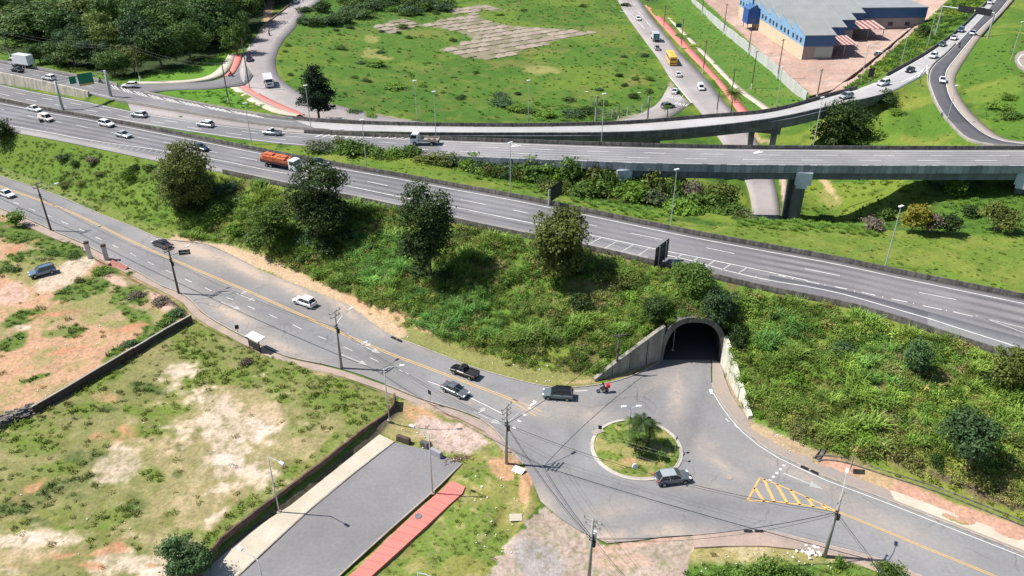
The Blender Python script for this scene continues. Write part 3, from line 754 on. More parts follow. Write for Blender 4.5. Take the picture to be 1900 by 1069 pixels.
# hill at the right, verges
for poly in ([(1640, 180), (1722, 140), (1735, 200), (1800, 268), (1500, 268), (1510, 240), (1600, 210)], [(1880, -40), (1790, 90), (1775, 150), (1870, 268), (2050, 268), (2050, -40)]):
    z = zone(poly, False); blend(z, (.11, .170, .024)); blend(z * sstep(.5, .62, n1), (.16, .19, .035)); blend(z * sstep(.55, .66, n3), (.07, .14, .018))
z = zone([(1320, 420), (1480, 418), (1900, 440), (2050, 440), (2050, 580), (1900, 552), (1430, 458), (1200, 415), (1000, 372), (700, 318), (560, 290), (560, 276), (900, 330), (1200, 400)], False)
blend(z, (.112, .170, .026)); blend(z * sstep(.5, .62, n2), (.15, .185, .035)); blend(z * sstep(.55, .66, n1) * .6, (.07, .15, .02))
z = zone([(1190, -60), (1260, -60), (1505, 182), (1440, 200), (1387, 205)], False); blend(z, (.075, .155, .024)); blend(z * sstep(.5, .66, n2) * .6, (.13, .17, .035))
blend(blob(1540, 365, 28, 22, 40), (.20, .20, .06)); blend(blob(1535, 345, 40, 7, 55), (.40, .30, .17))
blend(blob(250, 168, 50, 6, 8) * 0, LUSH)
z = zone([(280, 168), (430, 163), (470, 205), (440, 200), (360, 185)], False); blend(z, (.085, .19, .022))
z = zone([(300, 153), (400, 146), (430, 95), (400, 105), (330, 130), (240, 150)], False); blend(z, (.095, .20, .024))
blend(near_line([(1452, 320), (1458, 400)], 5) , (.42, .31, .25)); blend(near_line([(1395, 243), (1412, 262), (1435, 262)], 4), (.33, .24, .15))
blend(near_line([(561, 180), (640, 205), (760, 226)], 4), (.30, .26, .15)); blend(near_line([(1150, 226), (1200, 212), (1236, 190), (1246, 160)], 6), (.27, .24, .16))
for _q in SLABPOLY: z = zone(_q, False); blend(z, (.22, .19, .135)); blend(z * sstep(.55, .65, n2) * .6, (.10, .14, .03))
# yard
z = inpoly(PX, PY, [(1270, -40), (1300, -5), (1420, 104), (1513, 184), (1548, 180), (1600, 140), (1660, 90), (1770, -10), (1800, -60)]).astype(float)
blend(z, (.36, .245, .20)); blend(z * sstep(.4, .65, n1), (.42, .30, .25)); blend(z * sstep(.55, .7, n2) * .7, (.29, .22, .185))
# red soil by the drain at the right
blend(near_line([(1524, 862), (1573, 874), (1650, 902), (1748, 940), (1830, 968), (1900, 995), (2000, 1035)], 15, .8), (.42, .25, .18))
blend(near_line([(1600, 884), (1650, 900)], 12, 2) * .8, (.34, .26, .14))
blend(near_line([(1395, 792), (1440, 815), (1516, 850)], 9, 1.5), (.36, .27, .17)); blend(near_line([(1345, 676), (1352, 700), (1366, 740), (1390, 784)], 7, .5), (.26, .20, .14))
# the lots
# B (upper left)
zb = inpoly(PX, PY, LOT_B + []) | inpoly(PX, PY, [(-200, 300), (-200, 900), (0, 790), (350, 596), (362, 588), (320, 548), (240, 505), (165, 468), (0, 398)])
zb = zb.astype(float)
blend(zb, (.34, .245, .145)); blend(zb * sstep(.38, .54, n2), (.23, .215, .085)); blend(zb * sstep(.52, .60, n1), (.43, .26, .165)); blend(zb * sstep(.55, .68, n4) * .5, (.20, .20, .07))
for b in [(60, 440, 110, 22, 12), (130, 465, 40, 22, 10), (60, 475, 60, 14, 0), (0, 500, 30, 20, 0), (200, 505, 30, 14, -10), (160, 535, 70, 20, -12), (240, 545, 55, 26, 25), (40, 590, 50, 16, -18), (20, 635, 40, 18, -18), (130, 615, 40, 14, -5), (255, 590, 60, 16, 35), (270, 628, 50, 16, -28), (215, 655, 40, 10, -28), (70, 700, 30, 6, -20), (20, 770, 30, 12, 0), (320, 585, 30, 12, -20)]:
    blend(zb * blob(*b), (.085, .14, .025))
for b in [(100, 620, 34, 12, -10), (80, 480, 40, 6, 0)]: blend(zb * blob(*b), (.16, .18, .06))
for b in [(30, 462, 40, 9, -20), (245, 608, 50, 8, -12), (115, 582, 60, 6, -8), (130, 650, 60, 8, -12), (30, 690, 50, 8, -15)]: blend(zb * blob(*b, .8, .9) * .9, (.43, .20, .125))
for b in [(20, 545, 45, 22, 0), (215, 520, 40, 10, 30), (300, 560, 35, 14, 30)]: blend(zb * blob(*b) * .9, (.50, .33, .27))
for b in [(115, 512, 65, 22, -30), (40, 608, 16, 6, 0), (160, 490, 30, 10, -30)]: blend(zb * blob(*b, .3, .3), (.46, .37, .29))
# A
za = inpoly(PX, PY, LOT_A + []).astype(float)
blend(za, (.275, .235, .115)); blend(za * sstep(.42, .56, n2), (.165, .175, .05)); blend(za * sstep(.54, .66, n4) * .55, (.38, .29, .18)); blend(za * sstep(.5, .6, n1) * .6, (.13, .155, .04))
for b in [(370, 650, 75, 40, 20), (440, 660, 80, 20, 22), (350, 712, 45, 18, -25), (560, 700, 110, 35, 18), (640, 745, 90, 32, 10), (570, 780, 50, 20, -20), (620, 820, 60, 16, -38), (520, 890, 60, 12, -40), (200, 700, 80, 14, -28), (150, 760, 90, 22, -5), (60, 790, 80, 20, 0), (270, 770, 60, 14, 20), (270, 870, 60, 20, 25), (440, 950, 60, 16, -40), (60, 830, 60, 20, 0), (210, 960, 70, 18, -20), (470, 700, 60, 18, 10), (130, 980, 40, 8, -10), (340, 1000, 60, 22, 0), (660, 790, 50, 14, -35), (430, 700, 90, 26, 12), (250, 800, 60, 16, 0), (180, 890, 60, 14, -10), (20, 740 + 80, 60, 20, 0), (560, 740, 90, 26, 12), (400, 1000, 50, 14, -30), (100, 870, 80, 16, -10), (480, 940, 50, 12, -38), (330, 760, 50, 14, 0)]:
    blend(za * blob(*b) * .9, (.115, .165, .028))
for b in [(160, 850, 55, 20, 5), (50, 930, 75, 22, -20), (120, 900, 90, 14, -15), (250, 940, 30, 16, -20), (270, 720, 40, 14, 10), (380, 740, 30, 10, -10), (330, 880, 18, 12, 0), (330, 830, 24, 10, 20), (200, 760, 30, 10, 0), (140, 920, 25, 8, 0), (70, 970, 22, 10, 0)]:
    blend(za * blob(*b) * .9, (.062, .095, .024))
for b in [(430, 820, 120, 78, -25), (420, 760, 80, 40, 10), (470, 870, 60, 40, -30), (225, 865, 60, 34, -35), (330, 690, 50, 22, -10), (420, 905, 50, 18, -20), (80, 1005, 90, 20, -5), (280, 1045, 130, 25, 0), (30, 1010, 50, 16, 0), (400, 960, 40, 14, -30), (20, 1060, 60, 16, 0), (350, 1020, 30, 14, 0)]:
    blend(za * blob(b[0], b[1], b[2] * 1.25, b[3] * 1.3, b[4], 1.1, .9) * .8, (.38, .29, .18)); blend(za * blob(*b, .75, .95) * .93, PALE)
for b in [(430, 850, 70, 50, -25), (470, 800, 50, 30, -30), (205, 882, 26, 12, -15), (60, 1000, 50, 12, 0), (330, 1062, 80, 14, 0)]: blend(za * blob(*b, .8, .9) * .8, (.57, .44, .375))
for b in [(60, 1030, 150, 26, -4), (300, 1000, 90, 22, 10), (480, 760, 90, 26, 10), (300, 850, 60, 30, -20)]: blend(za * blob(*b, .9, 1.0) * .8, (.40, .30, .195))
for b in [(235, 800, 34, 20, 30), (60, 905, 40, 12, -30), (130, 1030, 80, 12, -6), (215, 1016, 22, 14, -10), (150, 1048, 50, 8, 5), (200, 740, 40, 12, 0), (30, 1050, 40, 8, 0), (280, 1048, 18, 6, 0), (190, 810, 40, 10, 0)]:
    blend(za * blob(b[0], b[1], b[2], b[3], b[4], .8, .9) * .9, (.42, .22, .125))
blend(za * blob(590, 690, 30, 6, 15) * .5, SOIL); blend(za * near_line([(430, 612), (520, 655), (640, 688), (725, 722)], 5) * .6, (.30, .26, .17))
# access side verges and broken ground
zc = inpoly(PX, PY, [(738, 742), (800, 748), (895, 785), (950, 840), (990, 900), (1003, 935), (960, 985), (905, 1069), (850, 1150), (560, 1170), (640, 1069), (860, 858), (735, 818), (700, 802), (736, 770)]).astype(float)
blend(zc, (.20, .20, .055)); blend(zc * sstep(.42, .58, n2), (.13, .185, .035)); blend(zc * sstep(.55, .66, n1) * .7, (.33, .26, .13)); blend(zc * sstep(.6, .7, n4) * .5, (.34, .27, .14))
for b in [(930, 870, 30, 20, 50), (975, 905, 14, 40, 10), (780, 770, 45, 14, 18), (950, 850, 14, 30, 0)]: blend(blob(*b), (.42, .25, .14))
blend(blob(835, 808, 75, 32, 18, .25, .35), (.42, .32, .28)); blend(blob(850, 800, 60, 18, 20), (.47, .35, .30)); blend(blob(905, 795, 50, 10, 30), (.40, .29, .23))
blend(near_line([(760, 742), (860, 775), (925, 815), (960, 850)], 7, .8), (.36, .26, .20))
zd = inpoly(PX + (n2 - .5) * 40 + (n4 - .5) * 26, PY + (n1 - .5) * 24 + (n4 - .5) * 14, [(1003, 935), (1040, 964), (1127, 1010), (1280, 990), (1300, 1015), (1260, 1150), (860, 1170), (900, 1069), (950, 990)]).astype(float)
blend(zd, (.335, .27, .225)); blend(zd * sstep(.42, .6, n2), (.39, .315, .265)); blend(zd * sstep(.46, .58, n1) * .8, (.25, .235, .225)); blend(zd * sstep(.55, .66, n4) * .5, (.24, .19, .15)); blend(blob(1150, 1040, 70, 20) * zd * .7, (.42, .29, .22))
blend(blob(1000, 1040, 60, 40, 30, .2, .3), (.30, .27, .26)); blend(blob(1180, 1010, 120, 8, -8), (.42, .28, .22))
ze = inpoly(PX, PY, [(1285, 1014), (1420, 1013), (1500, 1021), (1560, 1036), (1620, 1060), (1700, 1110), (1700, 1200), (1240, 1200)]).astype(float)
blend(ze, (.28, .24, .10)); blend(ze * sstep(.45, .6, n4), (.36, .30, .17)); blend(ze * sstep(1035, 1055, PY), (.09, .17, .03)); blend(ze * sstep(.55, .65, n2) * .6, (.14, .18, .04))
_isl = ((GX - ISL_C.x) ** 2 + (GY - ISL_C.y) ** 2 < 40).astype(float)
blend(_isl, (.13, .185, .035)); blend(_isl * sstep(.5, .62, n4) * .8, (.26, .22, .09)); blend(_isl * blob(1170, 855, 20, 6), (.34, .22, .12))
lots = np.clip(za + zb + zc + zd, 0, 1)
n6 = fbm(GX, GY, .45, 61, 2); n7 = fbm(GX * 1.0 + GY * .5, GY, 2.6, 62, 4)
blend(lots * sstep(.60, .72, n6) * sstep(.42, .58, n7) * .55, (.20, .15, .09)); blend(lots * sstep(.62, .74, fbm(GX, GY, .6, 63, 2)) * .45, (.15, .17, .06)); blend(za * sstep(.46, .62, n7) * .38, (.20, .19, .08))
blend(near_line([(735, 760), (690, 812), (650, 846), (596, 892), (545, 926), (487, 970), (436, 1010), (400, 1044), (380, 1080)], 9, .5), (.10, .085, .055))  # dark strip painted along the wall foot for the wall's shadow
blend(near_line([(360, 585), (430, 622), (520, 662), (600, 688), (660, 702), (730, 735)], 6, 1.2) * .8, (.27, .23, .13))
col = np.clip(col, .004, .8)
col *= (0.86 + .28 * n4[..., None]) * (0.92 + .16 * n5[..., None])

# faces of the land; those that would close the tunnel mouth are left out
idx = np.arange(NR * NCOL).reshape(NR, NCOL)
F = np.stack([idx[:-1, :-1], idx[:-1, 1:], idx[1:, 1:], idx[1:, :-1]], -1).reshape(-1, 4)
cs = (S_[:-1, :-1] + S_[1:, 1:]) / 2; cn_ = (N_[:-1, :-1] + N_[1:, 1:]) / 2
rng_z = np.maximum.reduce([GZ[:-1, :-1], GZ[1:, 1:], GZ[:-1, 1:], GZ[1:, :-1]]) - np.minimum.reduce([GZ[:-1, :-1], GZ[1:, 1:], GZ[:-1, 1:], GZ[1:, :-1]])
kill = (np.abs(cs) < T_HW + 1.0) & (cn_ > -.5) & (cn_ < 1.3) & (rng_z > .8)
F = F[~kill.reshape(-1)]
V = np.stack([GX, GY, GZ], -1).reshape(-1, 3)
M_LAND = mat('land', attr='col', rough=.95, fine=(2.4, .34), spec=.15, bump=.5)
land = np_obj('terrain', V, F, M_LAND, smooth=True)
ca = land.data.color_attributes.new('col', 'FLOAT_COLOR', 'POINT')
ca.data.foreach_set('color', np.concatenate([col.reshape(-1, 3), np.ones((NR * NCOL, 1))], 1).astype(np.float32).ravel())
struct(land)
far = MB(); far.quad((-6000, -3000, -9), (6000, -3000, -9), (6000, 6000, -9), (-6000, 6000, -9))
struct(far.build('ground', mat('far_ground', (.06, .11, .025), .95, col2=(.09, .10, .03), nscale=.02)))
# ================================================================== ROAD SURFACES AND MARKINGS
def idx_px(rib, px, side='R'):
    W = rib.R if side == 'R' else rib.L
    q = np.array([W2P(*p)[0] for p in W]); return int(np.argmin(np.abs(q - px)))
struct(RH1.surface('highway_road', M_HWY, lat=6))
k2 = idx_px(RH2, 834)
struct(RH2.surface('far_highway_road', M_HWY, lat=6, i1=k2 + 1))
k3a, k3b = idx_px(RR3, 601), idx_px(RR3, 1650)
struct(RR3.surface('side_road', M_HWY, lat=4, i1=k3a + 1))
struct(RR3.surface('ramp_road', M_RAMP, lat=4, i0=k3b))
struct(RDR.surface('slip_road', M_DARKA, lat=3))
struct(RDS.surface('slip_road_shoulder', M_SIDEG, lat=2, lift=-.02))
struct(RLR.surface('loop_road', M_PINKA, lat=3))
struct(RUR.surface('avenue_road', M_PINKA, lat=4, lift=.012))
struct(RBR.surface('branch_road', M_HWY, lat=3, lift=-.03))
struct(RH1.surface('near_shoulder', M_HWYL, lat=1, t0=.80, t1=1.0, lift=.012, i0=0, i1=idx_px(RH1, 1215)))

apr = Ribbon.__new__(Ribbon); apr.n = 80
apr.L = resample(RR3.R[idx_px(RR3, 236):idx_px(RR3, 596)][::4], 80, 0); apr.R = resample(RH2.L[idx_px(RH2, 245, 'L'):idx_px(RH2, 600, 'L')][::4], 80, 0)
struct(apr.surface('hard_verge', M_PINKA, lat=2, lift=.03))
# dense lower pavement with dust and tyre tone
def dense_pave(name, pts, m, step=1.3):
    B = [tuple(P(p[0], p[1], 0)[:2]) for p in pts]
    BB = []
    for i in range(len(B)):
        a, b = B[i], B[(i + 1) % len(B)]; L_ = math.hypot(b[0] - a[0], b[1] - a[1]); k = max(1, int(L_ / step))
        BB += [(a[0] + (b[0] - a[0]) * j / k, a[1] + (b[1] - a[1]) * j / k) for j in range(k)]
    bx = np.array(BB); X, Y = np.meshgrid(np.arange(bx[:, 0].min(), bx[:, 0].max(), step), np.arange(bx[:, 1].min(), bx[:, 1].max(), step))
    X = (X + rng.uniform(-.25, .25, X.shape)).ravel(); Y = (Y + rng.uniform(-.25, .25, Y.shape)).ravel()
    m_ = inpoly(X, Y, BB); X, Y = X[m_], Y[m_]
    verts = [Vector(p) for p in BB] + [Vector((a, b)) for a, b in zip(X, Y)]
    r = delaunay_2d_cdt(verts, [], [list(range(len(BB)))], 1, 1e-4)
    V = [(v.x, v.y, 0.0) for v in r[0]]; Fc = [tuple(f) for f in r[2]]
    n0 = len(V)
    me = bpy.data.meshes.new(name); me.from_pydata(V, [], Fc); me.materials.append(m)
    # normals up
    me.update()
    if me.polygons[0].normal.z < 0: me.flip_normals()
    A = np.array(V); px, py = W2P(A[:, 0], A[:, 1], 0.0)
    dust = np.zeros(len(V)); dark = np.zeros(len(V))
    def bl(cx, cy, rx, ry, ang):
        a = math.radians(ang); dx, dy = px - cx, py - cy
        e = ((dx * math.cos(a) + dy * math.sin(a)) / rx) ** 2 + ((-dx * math.sin(a) + dy * math.cos(a)) / ry) ** 2
        return np.exp(-e * 1.3)
    for b in [(360, 464, 80, 17, 18, 1.0), (450, 496, 80, 15, 26, 1.0), (540, 534, 70, 12, 26, .95), (430, 582, 60, 14, 25, .95), (520, 642, 90, 12, 22, .75), (640, 574, 70, 14, 36, .8), (700, 612, 30, 10, 35, .7), (1110, 1000, 90, 16, -5, .9), (1010, 940, 26, 50, -20, .7), (1240, 985, 90, 14, 0, .8),
              (1085, 770, 70, 24, 10, .55), (1255, 735, 20, 70, 4, .62), (1235, 700, 60, 14, -30, .4), (1310, 830, 40, 30, 30, .45), (1340, 862, 70, 14, 30, .6), (1500, 890, 130, 16, 25, .5), (1640, 970, 160, 26, 24, .45), (980, 760, 70, 10, 20, .6), (870, 745, 60, 8, 22, .4), (1130, 950, 70, 22, -10, .5), (1020, 752, 80, 10, 10, .5), (1300, 900, 80, 12, 10, .35), (760, 640, 60, 8, 25, .45), (600, 590, 60, 10, 25, .3)]:
        dust = np.maximum(dust, b[5] * bl(*b[:5]))
    for b in [(1160, 905, 150, 10, 9, .42), (1330, 935, 170, 9, 6, .45), (1292, 770, 12, 90, 16, .45), (1062, 820, 16, 70, 8, .45), (1410, 880, 90, 8, 20, .25), (640, 640, 220, 4, 23, .4), (400, 536, 220, 4, 24, .4), (520, 560, 200, 3.5, 24, .35), (900, 712, 130, 5, 16, .35), (1310, 700, 9, 60, 0, .35), (1140, 735, 90, 7, -24, .35), (1500, 960, 130, 8, 14, .3), (1000, 800, 60, 8, 30, .3), (150, 400, 160, 4, 22, .35), (1200, 690, 40, 8, -35, .3)]:
        dark = np.maximum(dark, b[5] * bl(*b[:5]))
    ca = me.color_attributes.new('dust', 'FLOAT_COLOR', 'POINT')
    ca.data.foreach_set('color', np.stack([dust, dark, dust * 0, dust * 0 + 1], 1).astype(np.float32).ravel())
    o = bpy.data.objects.new(name, me); C.objects.link(o); return o
struct(dense_pave('lower_road', PAVE, M_ASPH))
# tunnel floor
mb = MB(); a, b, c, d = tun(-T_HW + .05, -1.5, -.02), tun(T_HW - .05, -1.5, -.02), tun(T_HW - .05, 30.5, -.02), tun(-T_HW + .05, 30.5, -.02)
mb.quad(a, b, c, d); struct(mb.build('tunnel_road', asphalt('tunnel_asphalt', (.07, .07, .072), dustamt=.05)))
acc = flat('access_road', ACCESS, .0, M_ACC); struct(acc)

# patches of newer or older surfacing
def rib_patch(name, rib, t0, t1, pxa, pxb, m, lift):
    ia, ib = idx_px(rib, pxa), idx_px(rib, pxb); o = rib.surface(name, m, lat=1, t0=t0, t1=t1, lift=lift, i0=ia, i1=ib + 1); return struct(o)
rib_patch('resurfaced_lane', RH1, .66, .97, 1430, 1716, M_DARKA2 if 'M_DARKA2' in globals() else asphalt('patched_asphalt', (.125, .125, .14), dustamt=.15), .014)
rib_patch('older_lane', RH1, .66, .97, 1718, 2030, asphalt('pale_asphalt', (.20, .205, .215), dustamt=.2), .014)

stripe_ = lambda mb, pts, z, w, dash=None, start=0, lift=.02, n=None: stripe(mb, resample(arr(pts, z), max(12, len(pts) * 8), 1), w, dash, lift, start)
# lower road: double yellow centre line
YL = [(-60, 324), (0, 346), (126, 391.5), (253, 452), (328, 485), (430, 528), (480, 549), (606, 606), (707, 650), (808, 688), (909, 726), (960, 746)]
Yw = resample(arr(YL, 0), 160, 1)
for off in (-.18, .18): stripe(MARKS_Y, offset_path(Yw, off), .15)
stripe_(MARKS_Y, [(950, 740), (975, 750), (1005, 764)], 0, .13); stripe_(MARKS_Y, [(950, 745), (972, 757), (994, 772)], 0, .13)
for a, b in [((-30, 358), (-18, 362)), ((25, 375), (35, 379)), ((54, 387), (65, 391)), ((85, 399), (96, 403)), ((114, 411), (126, 416)), ((147, 425), (158, 430)), ((177, 440), (189, 445)), ((209, 455), (220, 460)), ((242, 470), (253, 476)), ((274, 486), (286, 492)), ((308, 502), (320, 507)), ((343, 518), (356, 524)),
             ((380, 534), (392, 540)), ((420, 552), (432, 556.5)), ((460, 568), (473, 574)), ((500, 584), (515, 591)), ((544, 603), (560, 611)), ((590, 624), (606, 630)), ((638, 644), (654, 651)), ((687, 664), (702, 671)), ((740, 686), (758, 694))]:
    stripe(MARKS_W, arr([a, b], 0), .13)
stripe_(MARKS_W, [(795, 708), (819, 717)], 0, .13); stripe_(MARKS_W, [(872, 738), (905, 754), (932, 768)], 0, .13)
MARKS_V = MB()
def arrow(mb, px, py, hx, hy, L_=5.0, kind='straight', z=0):
    p = P(px, py, z); q = P(px + hx, py + hy, z); d = (q - p); d.z = 0; d.normalize(); n = Vector((-d.y, d.x, 0))
    z_ = Vector((0, 0, .022))
    def pt(a, b): return p + d * a + n * b + z_
    mb.quad(pt(-L_ / 2, -.12), pt(L_ / 2 - 1.6, -.12), pt(L_ / 2 - 1.6, .12), pt(-L_ / 2, .12))
    mb.add([pt(L_ / 2 - 1.6, -.55), pt(L_ / 2, 0), pt(L_ / 2 - 1.6, .55)], [(0, 1, 2)])
    if kind != 'straight':
        sg = 1 if kind == 'left' else -1
        mb.quad(pt(-L_ / 2 + .6, 0), pt(-L_ / 2 + 1.0, 0), pt(-L_ / 2 + 1.0, sg * .9), pt(-L_ / 2 + .6, sg * .9))
        mb.add([pt(-L_ / 2 + .2, sg * .9), pt(-L_ / 2 + .8, sg * 1.7), pt(-L_ / 2 + 1.4, sg * .9)], [(0, 1, 2)])
arrow(MARKS_V, 428, 568, 30, 12); arrow(MARKS_V, 457, 552, 30, 12, kind='left'); arrow(MARKS_V, 657, 668, 32, 13, 5.5); arrow(MARKS_V, 684, 647, 30, 12, kind='left')
arrow(MARKS_V, 905, 776, 30, 14, 5, 'left'); arrow(MARKS_V, 1490, 893, 35, 14, 5)
for k in range(5): stripe(MARKS_W, arr([(951 + k * 9.5, 792 - k * 12), (957 + k * 9.5, 795 - k * 12)], 0), .35)
for k in range(5): stripe(MARKS_W, arr([(1426 + k * 6.5, 891 - k * 7), (1431 + k * 6.5, 893 - k * 7)], 0), .4)
stripe_(MARKS_W, [(1346, 777), (1353, 783)], 0, .12); stripe_(MARKS_W, [(1362, 788), (1369, 794)], 0, .12)
stripe(MARKS_W, arr([(1318, 722), (1321, 731)], 0), .5); stripe_(MARKS_W, [(1066, 726), (1090, 725)], 0, .15)
stripe_(MARKS_W, [(1322, 727), (1342, 760), (1370, 795), (1394, 816), (1430, 843), (1481, 867), (1513, 884), (1580, 909), (1647, 934), (1748, 974), (1900, 1034)], 0, .12)
# yellow hatched wedge
stripe_(MARKS_Y, [(1410, 886.5), (1440, 899), (1480, 914), (1510, 929), (1540, 944), (1560, 952)], 0, .2)
stripe_(MARKS_Y, [(1387, 929), (1440, 931), (1480, 936), (1520, 941), (1555, 950)], 0, .2)
stripe(MARKS_Y, arr([(1410, 886.5), (1387, 929)], 0), .25)
for a, b in [((1400, 905), (1418, 931)), ((1417, 889), (1437, 932)), ((1441, 899), (1461, 934)), ((1466, 909), (1485, 937)), ((1497, 922), (1510, 941)), ((1525, 937), (1535, 945))]: stripe(MARKS_Y, arr([a, b], 0), .38)
for off in (-.12, .12): stripe(MARKS_Y, offset_path(resample(arr([(1550, 948), (1600, 968), (1650, 988), (1700, 1010), (1760, 1034), (1845, 1069), (1960, 1116)], 0), 60, 1), off), .11)
# highway, near carriageway
stripe(MARKS_W, RH1.at(.085), .18)
i_e = idx_px(RH1, 1400)
def px_path(rib_z, pts): return [(p[0], p[1], rib_z) for p in pts]
def zh1(px): return float(np.interp(px, [p[0] for p in H1_NEAR], [p[2] for p in H1_NEAR]))
def zh2(px): return float(np.interp(px, [p[0] for p in H2_NEAR], [p[2] for p in H2_NEAR]))
def zr3(px): return float(np.interp(px, [p[0] for p in R3_FAR], [p[2] for p in R3_FAR]))
H1E = [(-60, 226), (0, 231), (90, 246), (164, 260), (311, 281), (409, 298), (480, 313), (551, 326), (667, 350), (738, 365), (849, 386), (960, 409), (1084, 434), (1215, 462), (1316, 482), (1430, 506), (1498, 521)]
stripe(MARKS_W, resample(arr([(p[0], p[1], zh1(p[0])) for p in H1E]), 200, 1), .2, lift=.035)
H1E2 = [(1215, 470), (1280, 483), (1350, 503), (1430, 521), (1498, 532), (1572, 548), (1673, 577), (1716, 589), (1774, 608), (1900, 648), (2040, 694)]
stripe(MARKS_W, resample(arr([(p[0], p[1], 9.5) for p in H1E2]), 120, 1), .2, lift=.035)
for k in range(10):
    x0 = 1115 + k * 30; e = np.interp(x0, [p[0] for p in H1E], [p[1] for p in H1E]); g = np.interp(x0 - 18, [p[0] for p in H1_NEAR], [p[1] for p in H1_NEAR])
    g = e + min(g - e, 20 - k * .9); stripe(MARKS_V, arr([(x0, e + 1, 9.5), (x0 - 24 + k, g - 1, 9.5)]), .26, lift=.035)
for k in range(14):
    x0 = 172 + k * 11; e = np.interp(x0, [p[0] for p in H1E], [p[1] for p in H1E]); stripe(MARKS_V, arr([(x0, e + 1, zh1(x0)), (x0 - 7, e + 6.5, zh1(x0))]), .2, lift=.035)
for a, b in [((-24, 198), (-8, 201)), ((0, 202), (8, 204)), ((52, 215), (68, 218)), ((101, 225), (114, 228)), ((142, 232), (163, 238)), ((207, 246), (226, 250)), ((256, 255), (278, 259)), ((304, 264), (326, 269)), ((345, 273), (364, 277)), ((389, 281), (404, 284)), ((445, 292), (477, 298)), ((560, 315), (592, 321)), ((682, 337), (719, 345)),
             ((770, 354), (800, 360)), ((856, 371), (902, 380.5)), ((952, 390), (980, 396)), ((1084, 415), (1108, 420)), ((1170, 433), (1229, 445)), ((1310, 460), (1363, 471)), ((1494, 499), (1558, 512)), ((1705, 543), (1774, 556.5))]:
    stripe(MARKS_W, arr([(a[0], a[1], zh1(a[0])), (b[0], b[1], zh1(b[0]))]), .16, lift=.035)
for a, b in [((1445, 511), (1458, 514)), ((1497, 522), (1520, 527)), ((1549, 532.5), (1572, 537)), ((1599, 543), (1624, 548.5)), ((1654, 555), (1684, 561)), ((1712, 567.5), (1747, 575)), ((1769, 579), (1805, 587.5))]:
    stripe(MARKS_W, arr([(a[0], a[1], 9.5), (b[0], b[1], 9.5)]), .2, lift=.035)
for a, b in [((1829, 591.5), (1900, 609)), ((1829, 591.5), (1900, 618)), ((1900, 609), (2000, 634)), ((1900, 618), (2000, 650))]: stripe(MARKS_V, arr([(a[0], a[1], 9.5), (b[0], b[1], 9.5)]), .22, lift=.035)
for q in (1402, 1470, 1530, 1585, 1637, 1694, 1755, 1812): 
    yv = np.interp(q, [1445, 1549, 1654, 1805], [511, 531, 553, 585]); stripe(MARKS_W, arr([(q, yv + 2, 9.5), (q + 1.5, yv + 2.3, 9.5)]), .3, lift=.04)
# far carriageway
stripe(MARKS_W, RH2.at(.09), .2); stripe(MARKS_W, RH2.at(.95), .2)
for t, st in ((.36, 2.0), (.66, 5.0)): stripe(MARKS_W, RH2.at(t), .17, (4.6, 7.6), start=st)
for k in range(14):
    x0 = 598 + k * 14; zz = zh2(x0); stripe(MARKS_W, arr([(x0, 249.5 + k * .55, zz), (x0 - 14, 255 + k * .2, zz)]), .35, lift=.03)
def chev(px, py, z, hx=-1):
    stripe(MARKS_W, arr([(px, py + 1, z), (px + 18, py - 2, z)]), .5, lift=.03); stripe(MARKS_W, arr([(px, py, z), (px + 12, py - 4, z)]), .4, lift=.03)
chev(1398, 284, 11.5); chev(948, 272, 10.8)
# side road and ramp
stripe(MARKS_W, RR3.at(.12, 0)[k3a:], .15, lift=.03); stripe(MARKS_W, RR3.at(.12, 0)[:idx_px(RR3, 215)], .15, lift=.03); stripe(MARKS_W, RR3.at(.27, 0)[idx_px(RR3, 215):k3a], .13, lift=.03); stripe(MARKS_W, RR3.at(.88, 0), .15, lift=.03)
ia, ib = idx_px(RR3, -60), idx_px(RR3, 190); stripe(MARKS_W, RR3.at(.5)[ia:ib], .14, (3, 5), lift=.03)
for k in range(30):
    i = idx_px(RR3, 212 + k * 10.6); p, q = RR3.at(.03)[i], RR3.at(.25)[min(i + 1, RR3.n - 1)]; stripe(MARKS_W, np.array([p, q]), .24, lift=.03)
for k in range(20):
    i = idx_px(RR3, 150 - k * 8.5)
j0 = idx_px(RR3, 1700)
stripe(MARKS_W, RDR.at(.06, 0), .22, lift=.03); stripe(MARKS_W, RDR.at(.95, 0), .24, lift=.03); stripe(MARKS_W, RR3.at(.5)[j0:], .14, (3, 4), lift=.03)
for k in range(6):
    a = (1640 + k * 16, 163 - k * 5, 9.6); stripe(MARKS_W, arr([a, (1700 + k * 4, 146 - k * 5, 9.45)]), .3, lift=.05)
# loop road and avenue
stripe(MARKS_W, RLR.at(.36)[:70], .13, (2.2, 3.4), lift=.03); stripe(MARKS_W, RLR.at(.68)[:70], .13, (2.2, 3.4), lift=.03); stripe(MARKS_W, RLR.at(.06)[40:95], .13, lift=.03)
for t in (.34, .64): stripe(MARKS_W, RUR.at(t)[8:60], .14, (3, 4), lift=.04)
stripe_(MARKS_W, [(1241, 141, 0), (1262, 166, 0), (1283, 191, 0)], 0, .45, lift=.06); stripe_(MARKS_W, [(1150, 22, 0), (1192, 20, 0)], 0, .5, lift=.05); stripe_(MARKS_W, [(1169, 24), (1196, 54)], 0, .2, lift=.05); stripe_(MARKS_W, [(1184, 22), (1208, 49)], 0, .2, lift=.05)
stripe_(MARKS_W, [(1268, 176), (1258, 190), (1235, 204), (1200, 216)], 0, .14, lift=.05)
mw = MARKS_W.build('white_road_markings', M_WHITE); struct(mw); struct(MARKS_V.build('worn_road_arrows', mat('worn_white', (.46, .46, .45), .8, col2=(.30, .30, .30), nscale=1.1, fine=(4, .2))))
my = MARKS_Y.build('yellow_road_markings', M_YELLOW); struct(my)
